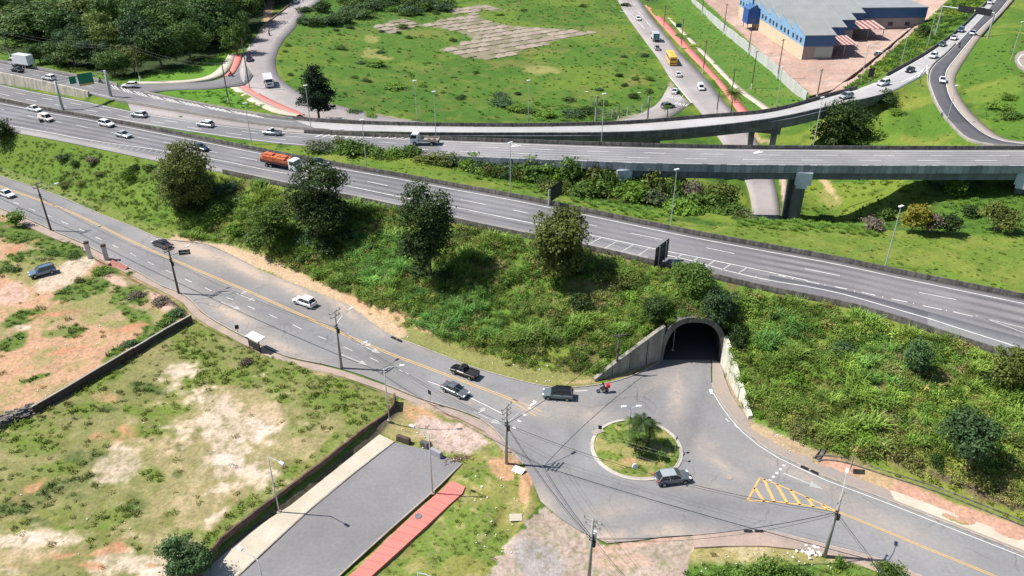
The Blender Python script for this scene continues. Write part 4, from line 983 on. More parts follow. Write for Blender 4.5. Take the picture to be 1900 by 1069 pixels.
def ground_text(txt, px, py, z, dirpx, size):
    cu = bpy.data.curves.new('road_lettering', 'FONT'); cu.body = txt; cu.size = size; cu.align_x = 'CENTER'; cu.align_y = 'CENTER'
    o = bpy.data.objects.new('road_lettering', cu); C.objects.link(o); p = P(px, py, z); q = P(px + dirpx[0], py + dirpx[1], z); a = math.atan2(q.y - p.y, q.x - p.x)
    o.location = (p.x, p.y, z + .06); o.rotation_euler = (0, 0, a); o.scale = (1, 2.1, 1); cu.materials.append(M_WHITE); o['kind'] = 'structure'; return o
ground_text('PARE', 1249, 182, 0, (10, 1.4), 1.9); ground_text('PARE', 1264, 194.5, 0, (10, 1.4), 1.9)

# ================================================================== KERBS, FOOTWAYS
kb = MB()
def kerb(pts, z=0, w=.16, h=.13, side=1):
    sweep(kb, resample(arr(pts, z), max(10, len(pts) * 6), 1), [(0, -.05), (0, h), (w * side, h), (w * side, -.05)])
kerb(PAVE_FAR[1:10]); kerb(PAVE_FAR[13:]); kerb(PAVE_RIGHT[2:], side=1)
kerb(PAVE_NEAR[1:7], side=1); kerb(PAVE_NEAR[16:24], side=1); kerb(PAVE_NEAR[26:], side=1)
kerb(ACCESS[2:8], side=1); kerb([(733, 820), (649, 885.5), (572, 949.5), (479, 1035.5), (444, 1068), (326, 1170)], side=-1)
struct(kb.build('kerb', M_KERB))
SIDE_R = [(1322, 668), (1338, 672), (1344, 700), (1356, 730), (1372, 757), (1388, 780), (1420, 804), (1463, 827), (1516, 853), (1560, 875), (1635, 903), (1673, 916), (1748, 944), (1830, 974), (1900, 1001), (2060, 1066),
          (2060, 1094), (1900, 1027), (1830, 998), (1748, 967), (1647, 927), (1580, 902), (1513, 877), (1481, 860), (1430, 836), (1395, 810), (1373, 790), (1346, 756), (1328, 728), (1322, 712)]
struct(flat('sidewalk', SIDE_R, .12, M_SIDEG, .3))
struct(flat('sidewalk', [(1650, 908), (1673, 916), (1748, 944), (1830, 974), (1900, 1001), (2060, 1066), (2060, 1088), (1900, 1021), (1748, 962), (1660, 928)], .135, M_SIDE, .3))
struct(flat('sidewalk', [(1367, 985), (1420, 983), (1481, 996), (1561, 1016), (1635, 1036), (1710, 1067), (1800, 1112), (1770, 1130), (1660, 1078), (1620, 1058), (1560, 1036), (1500, 1021), (1420, 1013), (1345, 1013), (1288, 1016), (1285, 991)], .1, M_SIDEP, .3))
struct(flat('sidewalk', SIDE_L, .1, M_SIDE, .3))
struct(flat('footpath', [(0, 388), (51, 407), (109, 434), (152, 452), (202, 478), (253, 505), (303, 533), (326, 541), (343, 550), (358, 563), (374, 581), (405, 601), (440, 620), (480, 640), (510, 655), (538, 666), (594, 677), (637, 688), (717, 716), (773, 739), (850, 763), (892, 779), (922, 804), (948, 838),
                         (935, 838), (900, 800), (850, 775), (770, 748), (712, 725), (640, 700), (590, 689), (520, 672), (480, 654), (430, 627), (390, 606), (362, 588), (340, 562), (318, 549), (245, 512), (160, 467), (100, 442), (0, 398), (-160, 335), (-160, 324)], .09, M_SIDEP, .3))
cyc = flat('cycle_path', REDPATH, .07, M_RED, .3); struct(cyc)
pj = MB()
Lp = resample(arr([(838, 892), (800, 925), (745, 974), (667, 1051), (560, 1150)], .07), 40); Rp = resample(arr([(863, 903), (834, 936), (790, 977), (745, 1018), (692, 1066), (600, 1150)], .07), 40)
for i in range(2, 40, 2):
    a, b = Lp[i], Rp[i]; t = (Rp[i] - Lp[i]) / np.linalg.norm(Rp[i] - Lp[i]); stripe(pj, np.array([a, b]), .05, lift=.012)
o = pj.build('path_joints', mat('path_joint', (.36, .10, .09), .9)); struct(o)
_lp = G(1893, 112); _lz = _lp.z + .35
struct(flat('loop_ramp', [(1883, 112), (1884, 103), (1890, 97), (1902, 93), (1930, 91), (1975, 96), (1975, 128), (1930, 138), (1902, 132), (1890, 124)], _lz, M_SIDEG, .6))
_lm = MB(); stripe(_lm, resample(arr([(1930, 97), (1904, 99), (1893, 104), (1889, 112), (1894, 121), (1906, 127), (1930, 131)], _lz), 50, 1), .35); struct(_lm.build('white_road_markings', M_WHITE))
# the bike and foot paths by the avenue and the junction
def ribn(name, A, B, m, z=0, lift=.1, n=40): r = Ribbon(A, B, n, z); return struct(r.surface(name, m, lat=2, lift=lift)), r
_, RB1 = ribn('cycle_path', [(1196, 10), (1228, 48), (1278, 101), (1329, 152), (1368, 206), (1385, 228)], [(1207, 10), (1244, 48), (1296, 104), (1344, 157), (1388, 206), (1404, 226)], M_RED)
ribn('footpath', [(1217, 8), (1250, 46), (1311, 109), (1366, 167), (1418, 203), (1440, 222)], [(1224, 8), (1259, 48), (1321, 109), (1376, 165), (1430, 200), (1452, 217)], M_SIDE)
ribn('cycle_path', [(437, 101), (433, 115), (425, 133), (414, 142)], [(450, 101), (446, 116), (438, 131), (431, 140)], M_RED, 8.05)
ribn('footpath', [(424, 101), (418, 112), (405, 128), (380, 144), (330, 150), (245, 152)], [(437, 101), (432, 115), (420, 134), (395, 147), (335, 154), (248, 156)], M_SIDE, 8.05)
ribn('cycle_path', [(441, 158), (460, 172), (490, 189), (530, 206), (556, 214)], [(455, 155), (472, 169), (505, 187), (545, 205), (566, 214)], M_RED, 7.6, .22)
ribn('footpath', [(424, 161), (445, 177), (470, 193), (510, 210), (550, 216)], [(441, 158), (460, 172), (490, 189), (530, 206), (556, 214)], M_SIDE, 7.6, .2)
# island kerb ring
ring = MB(); prof = [(ISL_R, -.02), (ISL_R, .10), (ISL_R - .12, .13), (ISL_R - .30, .14), (ISL_R - .34, .2), (ISL_R - .46, .2), (ISL_R - .48, -.02)]
N_ = 72; vs = []
for k in range(N_):
    a = 2 * math.pi * k / N_
    for r, h in prof: vs.append((ISL_C.x + r * math.cos(a), ISL_C.y + r * math.sin(a), h))
m_ = len(prof); fs = [(k * m_ + j, ((k + 1) % N_) * m_ + j, ((k + 1) % N_) * m_ + j + 1, k * m_ + j + 1) for k in range(N_) for j in range(m_ - 1)]
ring.add(vs, fs); struct(ring.build('roundabout_kerb', mat('white_kerb', (.47, .44, .40), .85, col2=(.36, .32, .28), nscale=1, fine=(5, .1))))
flat_in = MB(); flat_in.box((*P(1109, 803, 0)[:2], .14), (1.6, .9, .2), .5); struct(flat_in.build('gully_slab', M_KERB))
# drain channel at the foot of the right bank
dr = MB()
DW = resample(arr([(1513, 855, .1), (1520, 851, .1), (1545, 852, .1), (1582, 860, .1), (1647, 881, .1), (1748, 914, .1), (1900, 974, .1), (2060, 1040, .1)]), 90, 1); DW[:, 2] = [float(TZ(np.float64(p[0]), np.float64(p[1]))) + .02 for p in DW]
sweep(dr, DW, [(-.5, -.3), (-.5, .12), (-.34, .12), (-.3, -.05), (.3, -.05), (.34, .12), (.5, .12), (.5, -.3)]); struct(dr.build('drain_channel', M_CONCD))
dr = MB(); DW = resample(arr([(1515, 853, .2), (1522, 838, .9), (1530, 822, 1.6)]), 20, 0); DW[:, 2] = [float(TZ(np.float64(p[0]), np.float64(p[1]))) + .02 for p in DW]
sweep(dr, DW, [(-.35, -.3), (-.35, .2), (-.25, .2), (-.2, 0), (.2, 0), (.25, .2), (.35, .2), (.35, -.3)]); struct(dr.build('drain_channel', M_CONCD))

# ================================================================== BARRIERS
def barrier(name, W, sgn, h, label, m=M_CONCD, w=.34, below=.3, cat='barrier', parent=None):
    mb = MB(); W = densify(W, 3.0); T = MB()
    sweep(mb, W, [(0, -below), (0, .2), (sgn * .09, h), (sgn * (w - .09), h), (sgn * w, .2), (sgn * w, -below)])
    o = mb.build(name, m, parent)
    if parent is None: tag(o, label, cat)
    return o
barrier('concrete_barrier', RH1.L[idx_px(RH1, -60, 'L'):], 1, .85, 'long low stained concrete barrier between the near carriageway and the grass median')
barrier('concrete_barrier', RH1.R[idx_px(RH1, 414):], -1, .85, 'dark stained concrete barrier along the bank edge of the near carriageway above the tunnel')
i0 = idx_px(RH1, 0, 'L'); 
barrier('concrete_barrier', resample(arr([(-70, 176, 6.8), (0, 186, 7), (50, 197, 7), (92, 205, 7.1)]), 40), 1, .8, 'short pale barrier dividing the two carriageways before the grass strip starts', m=M_CONC, w=.5)
i1 = idx_px(RR3, 172); W = RR3.R[:i1].copy()
wb = MB(); sweep(wb, densify(W, 3), [(-.1, -2.6), (-.1, .85), (-.6, .85), (-1.1, -2.6)]); tag(wb.build('retaining_wall', mat('cream_wall', (.52, .48, .40), .9, col2=(.38, .34, .28), nscale=.4, fine=(3, .12), streak=((.22, .20, .17), 1.2))), 'pale concrete retaining wall holding the raised side road beside the far carriageway', 'wall')
ia, ib = idx_px(RR3, 215), idx_px(RR3, 1645)
iA = idx_px(RR3, 620); 
barrier('concrete_barrier', RR3.R[ia:iA], -1, .7, 'low pale barrier with rusty patches between side road and far carriageway', m=M_CONC)
barrier('concrete_barrier', RR3.L[:idx_px(RR3, 225, 'L')], 1, .85, 'pale concrete wall along the forest side of the side road by the white box truck', m=M_CONC)
barrier('concrete_barrier', RR3.L[idx_px(RR3, 265, 'L'):idx_px(RR3, 590, 'L')], 1, .6, 'low kerb wall between the hatched side road and the triangular lawn', m=M_CONC)
barrier('concrete_barrier', RR3.L[idx_px(RR3, 1645, 'L'):], 1, .9, 'black weathered barrier on the yard side of the rising ramp road', m=M_CONCD)
barrier('concrete_barrier', RDS.R[20:70], 1, .5, 'dark low barrier on the hill side of the dark slip road', m=M_CONCD)
barrier('concrete_barrier', RDR.L[75:], -1, .5, 'pale low kerb wall on the inner side of the slip road bend', m=M_CONC)
barrier('concrete_barrier', RH2.L[idx_px(RH2, 563, 'L'):k2], 1, .85, 'weathered barrier where the far carriageway meets the ramp viaduct')
barrier('concrete_barrier', RLR.L[112:165] * 1.0, -1, .5, 'low barrier along the hidden stretch of the loop road', m=M_CONCD) if False else None
# white kerb of the loop road lay
kb2 = MB(); sweep(kb2, RLR.L[:62], [(0, -.1), (0, .5), (-.25, .5), (-.25, -.1)]); tag(kb2.build('guard_rail', mat('rusty_rail', (.33, .22, .14), .7)), 'rusty brown rail along the outer edge of the loop road near the forest', 'rail')

# ================================================================== VIADUCTS
def frames(W):
    T = np.gradient(W[:, :2], axis=0); T /= np.linalg.norm(T, axis=1)[:, None]; return T
def seg_box(mb, a, b, w, z0, z1, out=0.0, mi=0):
    """box between stations a and b; w sideways thickness, offset outwards to the camera side"""
    a = Vector(a); b = Vector(b); d = Vector((b.x - a.x, b.y - a.y, 0)); L_ = d.length; d.normalize(); n = Vector((d.y, -d.x, 0))
    vs = []
    for zz in (z0, z1):
        for p, s_ in ((a, out), (b, out), (b, out - w), (a, out - w)): vs.append((p.x + n.x * s_, p.y + n.y * s_, p.z + zz))
    mb.add(vs, [(3, 2, 1, 0), (4, 5, 6, 7), (0, 1, 5, 4), (1, 2, 6, 5), (2, 3, 7, 6), (3, 0, 4, 7)], mi)
v2 = empty('highway_viaduct', tuple(RH2.at(.5)[(k2 + RH2.n) // 2] * np.array([1, 1, 0])))
def par(o, p): o.parent = p; o.matrix_parent_inverse = Matrix.Translation(-Vector(p.location)); return o
tag(v2, 'long straight concrete highway viaduct of blue grey edge panels crossing over the avenue', 'viaduct')
par(RH2.surface('deck', M_DECK, lat=6, i0=k2), v2)
par(RH2.surface('slab', M_CONCG, lat=2, lift=-.4, i0=k2), v2)
for tq in (.07, .36, .65, .93):
    off = 0; nm = 'girder'; Cw = RH2.at(1 - tq)[k2:]; mb = MB(); sweep(mb, Cw, [(off - .25, -3.2), (off - .25, -.45), (off + .25, -.45), (off + .25, -3.2)]); par(mb.build(nm, M_CONCG), v2)
par(barrier('parapet', RH2.L[k2:], 1, .85, '', parent=v2), v2)
# edge panels
EP = densify(RH2.R[k2:], .2); d = np.r_[0, np.cumsum(np.linalg.norm(np.diff(EP, axis=0), axis=1))]
pw = 1.32; n_p = int(d[-1] / pw); pm = [mat('edge_panel_%s' % 'abc'[k], c, .8, col2=c2, nscale=.6, fine=(5, .1)) for k, (c, c2) in enumerate([((.30, .315, .335), (.25, .26, .28)), ((.40, .415, .44), (.33, .345, .37)), ((.22, .23, .255), (.18, .19, .21))])]
pmesh = {}
rp = random.Random(3)
cnt = 0
for k in range(n_p):
    s = (k + .5) * pw; c = [np.interp(s, d, EP[:, q]) for q in range(3)]; c2_ = [np.interp(s + .3, d, EP[:, q]) for q in range(3)]
    px = W2P(*c)[0]
    if px > 1960: break
    mi = rp.choice([0, 0, 1, 2, 0, 1])
    if mi not in pmesh:
        mb = MB(); mb.box((0, 0, 0), (pw - .05, .18, 1.75)); o = mb.build('edge_panel', pm[mi]); pmesh[mi] = o
    else: o = pmesh[mi].copy(); C.objects.link(o)
    a = math.atan2(c2_[1] - c[1], c2_[0] - c[0]); o.rotation_euler = (0, 0, a)
    o.location = (c[0] + math.sin(a) * (.12 + rp.uniform(0, .03)), c[1] - math.cos(a) * (.12 + rp.uniform(0, .03)), c[2] - .62 + rp.uniform(-.03, .03)); par(o, v2)
def pier2(px):
    i = idx_px(RH2, px); p = RH2.R[i]; q = RH2.L[i]; dv = (q - p) / np.linalg.norm((q - p)[:2]); a = math.atan2(dv[1], dv[0]) - math.pi / 2
    mb = MB(); c = p + dv * 5.0; zt = p[2] - 3.2; zb = -4
    cc = p + dv * 1.9; mb.box((cc[0], cc[1], (zt + zb) / 2), (1.9, 2.4, zt - zb), a); par(mb.build('pier', M_CONCG), v2)
    mb = MB(); cc = p + dv * 9.2; mb.box((cc[0], cc[1], (zt + zb) / 2), (1.9, 2.4, zt - zb), a); par(mb.build('pier', M_CONCG), v2)
    mb = MB(); cc = p + dv * 5.4; mb.box((cc[0], cc[1], zt + .1), (2.3, 11.5, 1.6), a); par(mb.build('pier_cap', M_CONCG), v2)
    mb = MB(); cc = p - dv * .28; mb.box((cc[0], cc[1], p[2] - 2.75), (3.3, .5, 2.8), a); mb.box((cc[0] - .2, cc[1], p[2] - 4.5), (2.2, .45, .8), a); par(mb.build('pier_cap_face', mat('pale_blue_concrete', (.50, .54, .60), .8, col2=(.42, .46, .52), nscale=.8, fine=(4, .12))), v2)
for q in (1497, 1910, 1160): pier2(q)

# curved ramp
v3 = empty('ramp_viaduct', tuple(RR3.at(.5)[(k3a + k3b) // 2] * np.array([1, 1, 0])))
tag(v3, 'curved concrete ramp viaduct sweeping behind the straight viaduct with dark stained edge', 'viaduct')
par(RR3.surface('deck', M_RAMP, lat=4, i0=k3a, i1=k3b + 1), v3)
Wn = RR3.R[k3a:k3b + 1]; Wf = RR3.L[k3a:k3b + 1]
mb = MB(); sweep(mb, Wn, [(.02, -1.25), (.02, .42), (-.28, .42), (-.34, .36), (-.36, -1.25)]); par(mb.build('near_parapet', mat('ramp_edge_concrete', (.13, .13, .125), .9, col2=(.07, .07, .07), nscale=.5, fine=(4, .2), streak=((.19, .185, .175), 1.3))), v3)
mb = MB(); sweep(mb, Wf, [(0, -1.0), (0, .1), (.1, .9), (.3, .9), (.36, -1.0)]); par(mb.build('far_parapet', M_CONCD), v3)
mb = MB(); Cw = RR3.at(.5)[k3a:k3b + 1]; sweep(mb, Cw, [(-2.9, -2.6), (-3.3, -.3), (3.3, -.3), (2.9, -2.6)]); par(mb.build('box_girder', M_CONCG), v3)
mb = MB(); W = densify(Wf, 9.2)
for p, t in zip(W[2:-6], frames(W)[2:-6]): mb.box((p[0] + t[1] * .02, p[1] - t[0] * .06, p[2] + .47), (.12, .12, .88), math.atan2(t[1], t[0]))
_j = par(mb.build('parapet_joints', M_BLACK), v3); _j['kind'] = 'stuff'
for px in (800, 1020, 1235, 1448):
    i = idx_px(RR3, px); p = RR3.at(.5)[i]; q = RR3.at(.4)[i]; dv = (q - p); dv[2] = 0; dv /= np.linalg.norm(dv); a = math.atan2(dv[1], dv[0]) - math.pi / 2
    mb = MB(); mb.box((p[0], p[1], p[2] - 3.3), (2.2, 8.2, 1.5), a); par(mb.build('pier_cap', M_CONCG), v3)
    for s_ in (-2.7, 2.7):
        mb = MB(); c = p + dv * s_; mb.tube([(c[0], c[1], p[2] - 4), (c[0], c[1], -3)], .75, .75, 14); par(mb.build('pier', M_CONC, smooth=True), v3)

# ================================================================== TUNNEL MOUTH
tp = empty('tunnel_portal', (TC.x, TC.y, 0)); tag(tp, 'arched concrete tunnel mouth with sloping wing walls under the highway bank', 'tunnel')
def arch_pts(hw, h, n=28):
    out = []
    for k in range(n + 1):
        t = math.pi * k / n; s = -math.cos(t); c = math.sin(t)
        out.append((hw * (abs(s) ** .8) * (1 if s > 0 else -1), h * (max(c, 0) ** .8)))
    return out
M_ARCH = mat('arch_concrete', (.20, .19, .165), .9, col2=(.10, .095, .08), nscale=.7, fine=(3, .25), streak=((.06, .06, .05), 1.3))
A_in = arch_pts(T_HW, T_H); A_out = arch_pts(O_HW, O_H + .1)
M_PORT = mat('portal_concrete', (.34, .325, .285), .9, col2=(.22, .205, .175), nscale=.6, fine=(3, .2), streak=((.15, .14, .12), .9))
mb = MB(); vs = []
for (s0, z0), (s1, z1) in zip(A_in, A_out):
    for n_ in (-.25, 1.5): vs += [tun(s0, n_, z0), tun(s1, n_, z1)]
fs = []
for k in range(len(A_in) - 1):
    a = k * 4; b = a + 4
    fs += [(a, a + 1, b + 1, b), (a, b, b + 2, a + 2), (a + 1, a + 3, b + 3, b + 1), (a + 2, b + 2, b + 3, a + 3)]
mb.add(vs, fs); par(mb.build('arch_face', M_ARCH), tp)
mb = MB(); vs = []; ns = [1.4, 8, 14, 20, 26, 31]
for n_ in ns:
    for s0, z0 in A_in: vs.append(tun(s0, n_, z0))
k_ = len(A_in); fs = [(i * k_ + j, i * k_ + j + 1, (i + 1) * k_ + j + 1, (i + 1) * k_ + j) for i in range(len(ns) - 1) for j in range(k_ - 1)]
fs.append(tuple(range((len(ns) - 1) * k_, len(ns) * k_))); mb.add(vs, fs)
par(mb.build('tunnel_lining', mat('shade_dark_concrete', (.035, .033, .03), .95, col2=(.018, .018, .018), nscale=.4)), tp)  # lining colour lowered to near black to carry the tunnel's darkness
def wing(A, B, h0, h1, sgn, n_pan, m, nm):
    d = Vector((B.x - A.x, B.y - A.y, 0)); L_ = d.length; d.normalize(); nn = Vector((-d.y, d.x, 0)) * sgn
    for k in range(n_pan):
        t0, t1 = k / n_pan, (k + 1) / n_pan - .012; mb = MB(); vs = []
        for t in (t0, t1):
            p = A + d * (L_ * t); h = h0 + (h1 - h0) * (t ** .92); e = .015 * (k % 2)
            for o_, zz in ((-e, -.3), (-e, h), (.6, h + .05), (.6, -.3)): vs.append((p.x + nn.x * o_, p.y + nn.y * o_, zz))
        mb.add(vs, [(0, 4, 5, 1), (1, 5, 6, 2), (2, 6, 7, 3), (0, 1, 2, 3), (7, 6, 5, 4)]); par(mb.build(nm, m), tp)
wing(WL0, TA, .35, 6.4, 1, 4, M_PORT, 'wing_panel')
wing(WR0, TB, .5, 5.0, -1, 3, mat('pale_lime_wall', (.66, .64, .56), .9, col2=(.56, .53, .45), nscale=.9, fine=(4, .12), streak=((.40, .38, .31), 1.5)), 'wing_panel')

# ================================================================== BOUNDARY WALLS
def wall_run(name, P3, h, w, m, label, step=2.5, cap=None, brickm=None):
    e = empty(name, tuple(P3[0])); tag(e, label, 'wall')
    W = densify(np.array([tuple(p) for p in P3]), step)
    rr = random.Random(5)
    for a, b in zip(W[:-1], W[1:]):
        mb = MB(); hh = h * rr.uniform(.97, 1.05); seg_box(mb, a, b + (a - b) * .015, w, -.6, hh, .0); par(mb.build('panel', m), e)
        if cap: mb = MB(); seg_box(mb, a, b, w + .1, hh, hh + .08, .05); par(mb.build('cap', cap), e)
    return e
W1 = np.array([tuple(P(357, 592, 1.5)), tuple(P(300, 624, 1.5)), tuple(P(200, 683, 1.5)), tuple(P(120, 731, 1.5)), tuple(P(62, 764, 1.5))]); W1[:, 2] = 1.0
wall_run('lot_wall', W1[::-1], 1.25, .22, M_BRICKW, 'long dark block wall with pale top edge running between the two vacant lots', 2.6, M_CONC)
W2 = np.array([tuple(P(*p, 0)) for p in W2PTS])
W2[:, 2] = 0
W2s = resample(W2, 60, 1)[::-1]
wall_run('lot_wall', W2s, 1.55, .25, mat('old_brown_wall', (.085, .052, .04), .95, col2=(.15, .10, .08), nscale=1.5, fine=(4, .25)), 'curving dark brown wall between the sandy lot and the pale sidewalk', 2.4)

# ================================================================== WAREHOUSE AND YARD
Z0 = 1.4
wh = empty('warehouse', tuple(P(1487, 110, Z0))); tag(wh, 'blue and cream warehouse with grey sawtooth roof bays beside the paved yard', 'warehouse')
WC0, WC1, WCL = P(1487, 110, Z0), P(1543, 110, Z0), P(1344, 13, Z0)
ax = (WCL - WC0).normalized(); bx = Vector((ax.y, -ax.x, 0)); 
if (WC1 - WC0).dot(bx) < 0: bx = -bx
def on_wall(px, py):
    """t along the long wall and z of the point seen at a pixel"""
    u = (px - 950) / FPX; v = (py - 534.5) / FPX; D = Vector((u, _c - v * _s, -_s - v * _c)); nrm = Vector((-ax.y, ax.x, 0))
    t = (WC0 - Vector((0, 0, CAM_H))).dot(nrm) / D.dot(nrm); q = Vector((0, 0, CAM_H)) + D * t; return (q - WC0).dot(ax), q.z
pk = [on_wall(1470, 42), on_wall(1449, 29), on_wall(1430, 18), on_wall(1410, 8)]
EAVE = 8.3 + Z0; PEAK = EAVE + 3.0
tt = [0] + [p[0] for p in pk]; bay = (tt[-1] / 4); tt = [bay * k for k in range(7)]
width = (WC1 - WC0).length
wid = [width, width + 9, width + 18, width + 27, width + 30, width + 30]
M_ROOF = mat('roof_sheet', (.285, .30, .305), .6, col2=(.22, .235, .24), nscale=.15, fine=(2, .06)); M_BLUE = mat('blue_cladding', (.045, .105, .24), .5, col2=(.06, .125, .27), nscale=.2); M_BLUE_SUN = mat('sunlit_blue_cladding', (.17, .31, .48), .6, col2=(.20, .34, .49), nscale=.2)  # sunlit and shaded sides of one blue cladding, light put into the tones
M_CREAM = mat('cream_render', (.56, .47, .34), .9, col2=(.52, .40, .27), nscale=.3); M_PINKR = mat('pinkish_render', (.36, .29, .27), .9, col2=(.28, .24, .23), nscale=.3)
BZ = Z0 + 4.4
def W(t, b, z): q = WC0 + ax * t + bx * b; return (q.x, q.y, z)
for k in range(6):
    t0, t1, wd = tt[k], tt[k + 1], wid[k]; z1 = PEAK; 
    mb = MB()   # long side: cream below, sunlit tone of the blue sawtooth above
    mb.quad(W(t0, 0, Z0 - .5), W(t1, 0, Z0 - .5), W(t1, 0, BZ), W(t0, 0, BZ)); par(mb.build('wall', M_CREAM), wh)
    mb = MB(); mb.add([W(t0, -.04, BZ), W(t1, -.04, BZ), W(t1, -.04, z1), W(t0, -.04, EAVE)], [(0, 1, 2, 3)]); par(mb.build('cladding', M_BLUE_SUN), wh)
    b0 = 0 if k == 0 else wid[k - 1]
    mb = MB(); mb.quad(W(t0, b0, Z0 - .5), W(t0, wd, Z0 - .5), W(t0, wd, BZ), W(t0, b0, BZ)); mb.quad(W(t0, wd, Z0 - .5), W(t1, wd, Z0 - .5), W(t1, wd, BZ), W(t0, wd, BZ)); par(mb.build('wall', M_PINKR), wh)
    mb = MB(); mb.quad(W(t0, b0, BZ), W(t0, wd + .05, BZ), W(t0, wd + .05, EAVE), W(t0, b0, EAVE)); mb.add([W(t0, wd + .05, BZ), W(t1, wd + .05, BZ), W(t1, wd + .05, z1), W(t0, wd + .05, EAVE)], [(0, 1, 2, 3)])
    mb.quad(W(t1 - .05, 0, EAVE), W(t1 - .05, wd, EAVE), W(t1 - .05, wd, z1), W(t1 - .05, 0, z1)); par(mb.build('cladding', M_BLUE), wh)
    mb = MB(); a, b, c, d = W(t0 - .4, -.3, EAVE), W(t0 - .4, wd + .4, EAVE), W(t1, wd + .4, z1 + .05), W(t1, -.3, z1 + .05)
    mb.add([a, b, c, d] + [(p[0], p[1], p[2] - .2) for p in (a, b, c, d)], [(0, 1, 2, 3), (7, 6, 5, 4), (0, 4, 5, 1), (1, 5, 6, 2), (2, 6, 7, 3), (3, 7, 4, 0)])
    rf = par(mb.build('roof', M_ROOF), wh)
    ng = 12; rb_ = MB()
    for g in range(1, ng * 2):
        b_ = wd * g / (ng * 2); p, q = W(t0 - .4, b_, EAVE + .03), W(t1, b_, z1 + .08); rb_.tube([p, q], .09, .09, 4)
    r2 = rb_.build('roof_seams', mat('roof_seam', (.18, .19, .19), .6)); r2.parent = rf
    for g in range(3):
        mb = MB(); t = t0 + (t1 - t0) * (.2 + .3 * g); mb.quad(W(t, -.12, BZ + .8), W(t + 1.6, -.12, BZ + .8), W(t + 1.6, -.12, BZ + 2.4), W(t, -.12, BZ + 2.4)); par(mb.build('window', mat('dark_window', (.03, .05, .09), .2)), wh)
mb = MB(); mb.quad(W(-.12, 4.2, Z0 + .6), W(-.12, 10.6, Z0 + .6), W(-.12, 10.6, Z0 + 4.1), W(-.12, 4.2, Z0 + 4.1)); par(mb.build('shutter', mat('pale_shutter', (.36, .42, .36), .5)), wh)
mb = MB(); mb.box((*W(0, width / 2, 0)[:2], Z0 + 4.3), (.1, .1, .1)); 
M_CR, M_CW = mat('canopy_red', (.30, .075, .06), .7), mat('canopy_white', (.46, .40, .37), .7)
def canopy(t0, b0, t1, b1, z, label):
    e = empty('canopy', W(t0, b0, Z0)); tag(e, label, 'canopy'); n = 12
    for k in range(n):
        f0, f1 = b0 + (b1 - b0) * k / n, b0 + (b1 - b0) * (k + 1) / n - .05; mb = MB()
        mb.add([W(t0, f0, z), W(t0, f1, z), W(t1, f1, z + .9), W(t1, f0, z + .9), W(t0, f0, z - .1), W(t0, f1, z - .1), W(t1, f1, z + .8), W(t1, f0, z + .8)], [(0, 1, 2, 3), (7, 6, 5, 4), (0, 4, 5, 1), (1, 5, 6, 2), (2, 6, 7, 3), (3, 7, 4, 0)])
        par(mb.build('stripe_panel', M_CR if k % 2 == 0 else M_CW), e)
    for b_ in (b0 + .3, (b0 + b1) / 2, b1 - .3):
        mb = MB(); mb.tube([W(t0 + .4, b_, Z0 - .3), W(t0 + .4, b_, z)], .15, .15, 6); par(mb.build('post', M_PINKR), e)
canopy(tt[0] + 1, width + .2, tt[1] - .5, width + 9.5, Z0 + 4.6, 'red and white striped canopy at the front corner of the blue warehouse')
canopy(tt[2] + 1, wid[2] + .2, tt[3] - .5, wid[2] + 13, Z0 + 4.6, 'red and white striped canopy further back between the warehouse and the annexe')
# annexe behind
an = empty('annexe_building', W(tt[3], 40, Z0)); tag(an, 'low blue topped annexe with grey walls behind the warehouse yard', 'building')
def boxW(t0, t1, b0, b1, z0, z1, m, nm, pr):
    mb = MB(); v = [W(t0, b0, z0), W(t0, b1, z0), W(t1, b1, z0), W(t1, b0, z0), W(t0, b0, z1), W(t0, b1, z1), W(t1, b1, z1), W(t1, b0, z1)]
    mb.add(v, [(3, 2, 1, 0), (4, 5, 6, 7), (0, 1, 5, 4), (1, 2, 6, 5), (2, 3, 7, 6), (3, 0, 4, 7)]); return par(mb.build(nm, m), pr)
tA = tt[4] - 4
boxW(tA, tA + 25, wid[3] + .3, wid[3] + 30, Z0 - .5, BZ, M_PINKR, 'wall', an); boxW(tA - .1, tA + 25.1, wid[3] + .2, wid[3] + 30.1, BZ, EAVE, M_BLUE, 'cladding', an); boxW(tA - .3, tA + 25.3, wid[3], wid[3] + 30.3, EAVE, EAVE + .3, M_ROOF, 'roof', an)
for k in range(3): boxW(tA - .14, tA - .1, wid[3] + 8 + 7 * k, wid[3] + 10 + 7 * k, Z0 + 1.4, Z0 + 2.8, mat('dark_window', (.03, .05, .09), .2), 'window', an)
# blue silo house
sl = empty('dust_collector', tuple(P(1390, 56, Z0))); tag(sl, 'dark blue dust collector housing on short legs beside the warehouse wall', 'machine house')
q = P(1391, 52, Z0); a = math.atan2(ax.y, ax.x)
mb = MB(); mb.box((q.x, q.y, Z0 + 5.0), (6.4, 5.0, 5.6), a); par(mb.build('housing', mat('deep_blue_cladding', (.03, .09, .30), .5)), sl)
mb = MB(); 
for s1, s2 in ((-1, 0),): 
    c_, s_ = math.cos(a), math.sin(a)
    def L_(x, y, z): return (q.x + x * c_ - y * s_, q.y + x * s_ + y * c_, z)
    v = [L_(-3.4, -2.7, Z0 + 7.8), L_(3.4, -2.7, Z0 + 7.8), L_(3.4, 2.7, Z0 + 7.8), L_(-3.4, 2.7, Z0 + 7.8), L_(-3.4, 0, Z0 + 9.4), L_(3.4, 0, Z0 + 9.4)]
    mb.add(v, [(0, 1, 5, 4), (2, 3, 4, 5), (0, 4, 3), (1, 2, 5), (3, 2, 1, 0)])
par(mb.build('roof', M_BLUE), sl)
for x, y in ((-2.6, -2), (2.6, -2), (2.6, 2), (-2.6, 2)):
    mb = MB(); mb.box(L_(x, y, Z0 + 1.1), (.35, .35, 2.4), a); par(mb.build('leg', M_CREAM), sl)
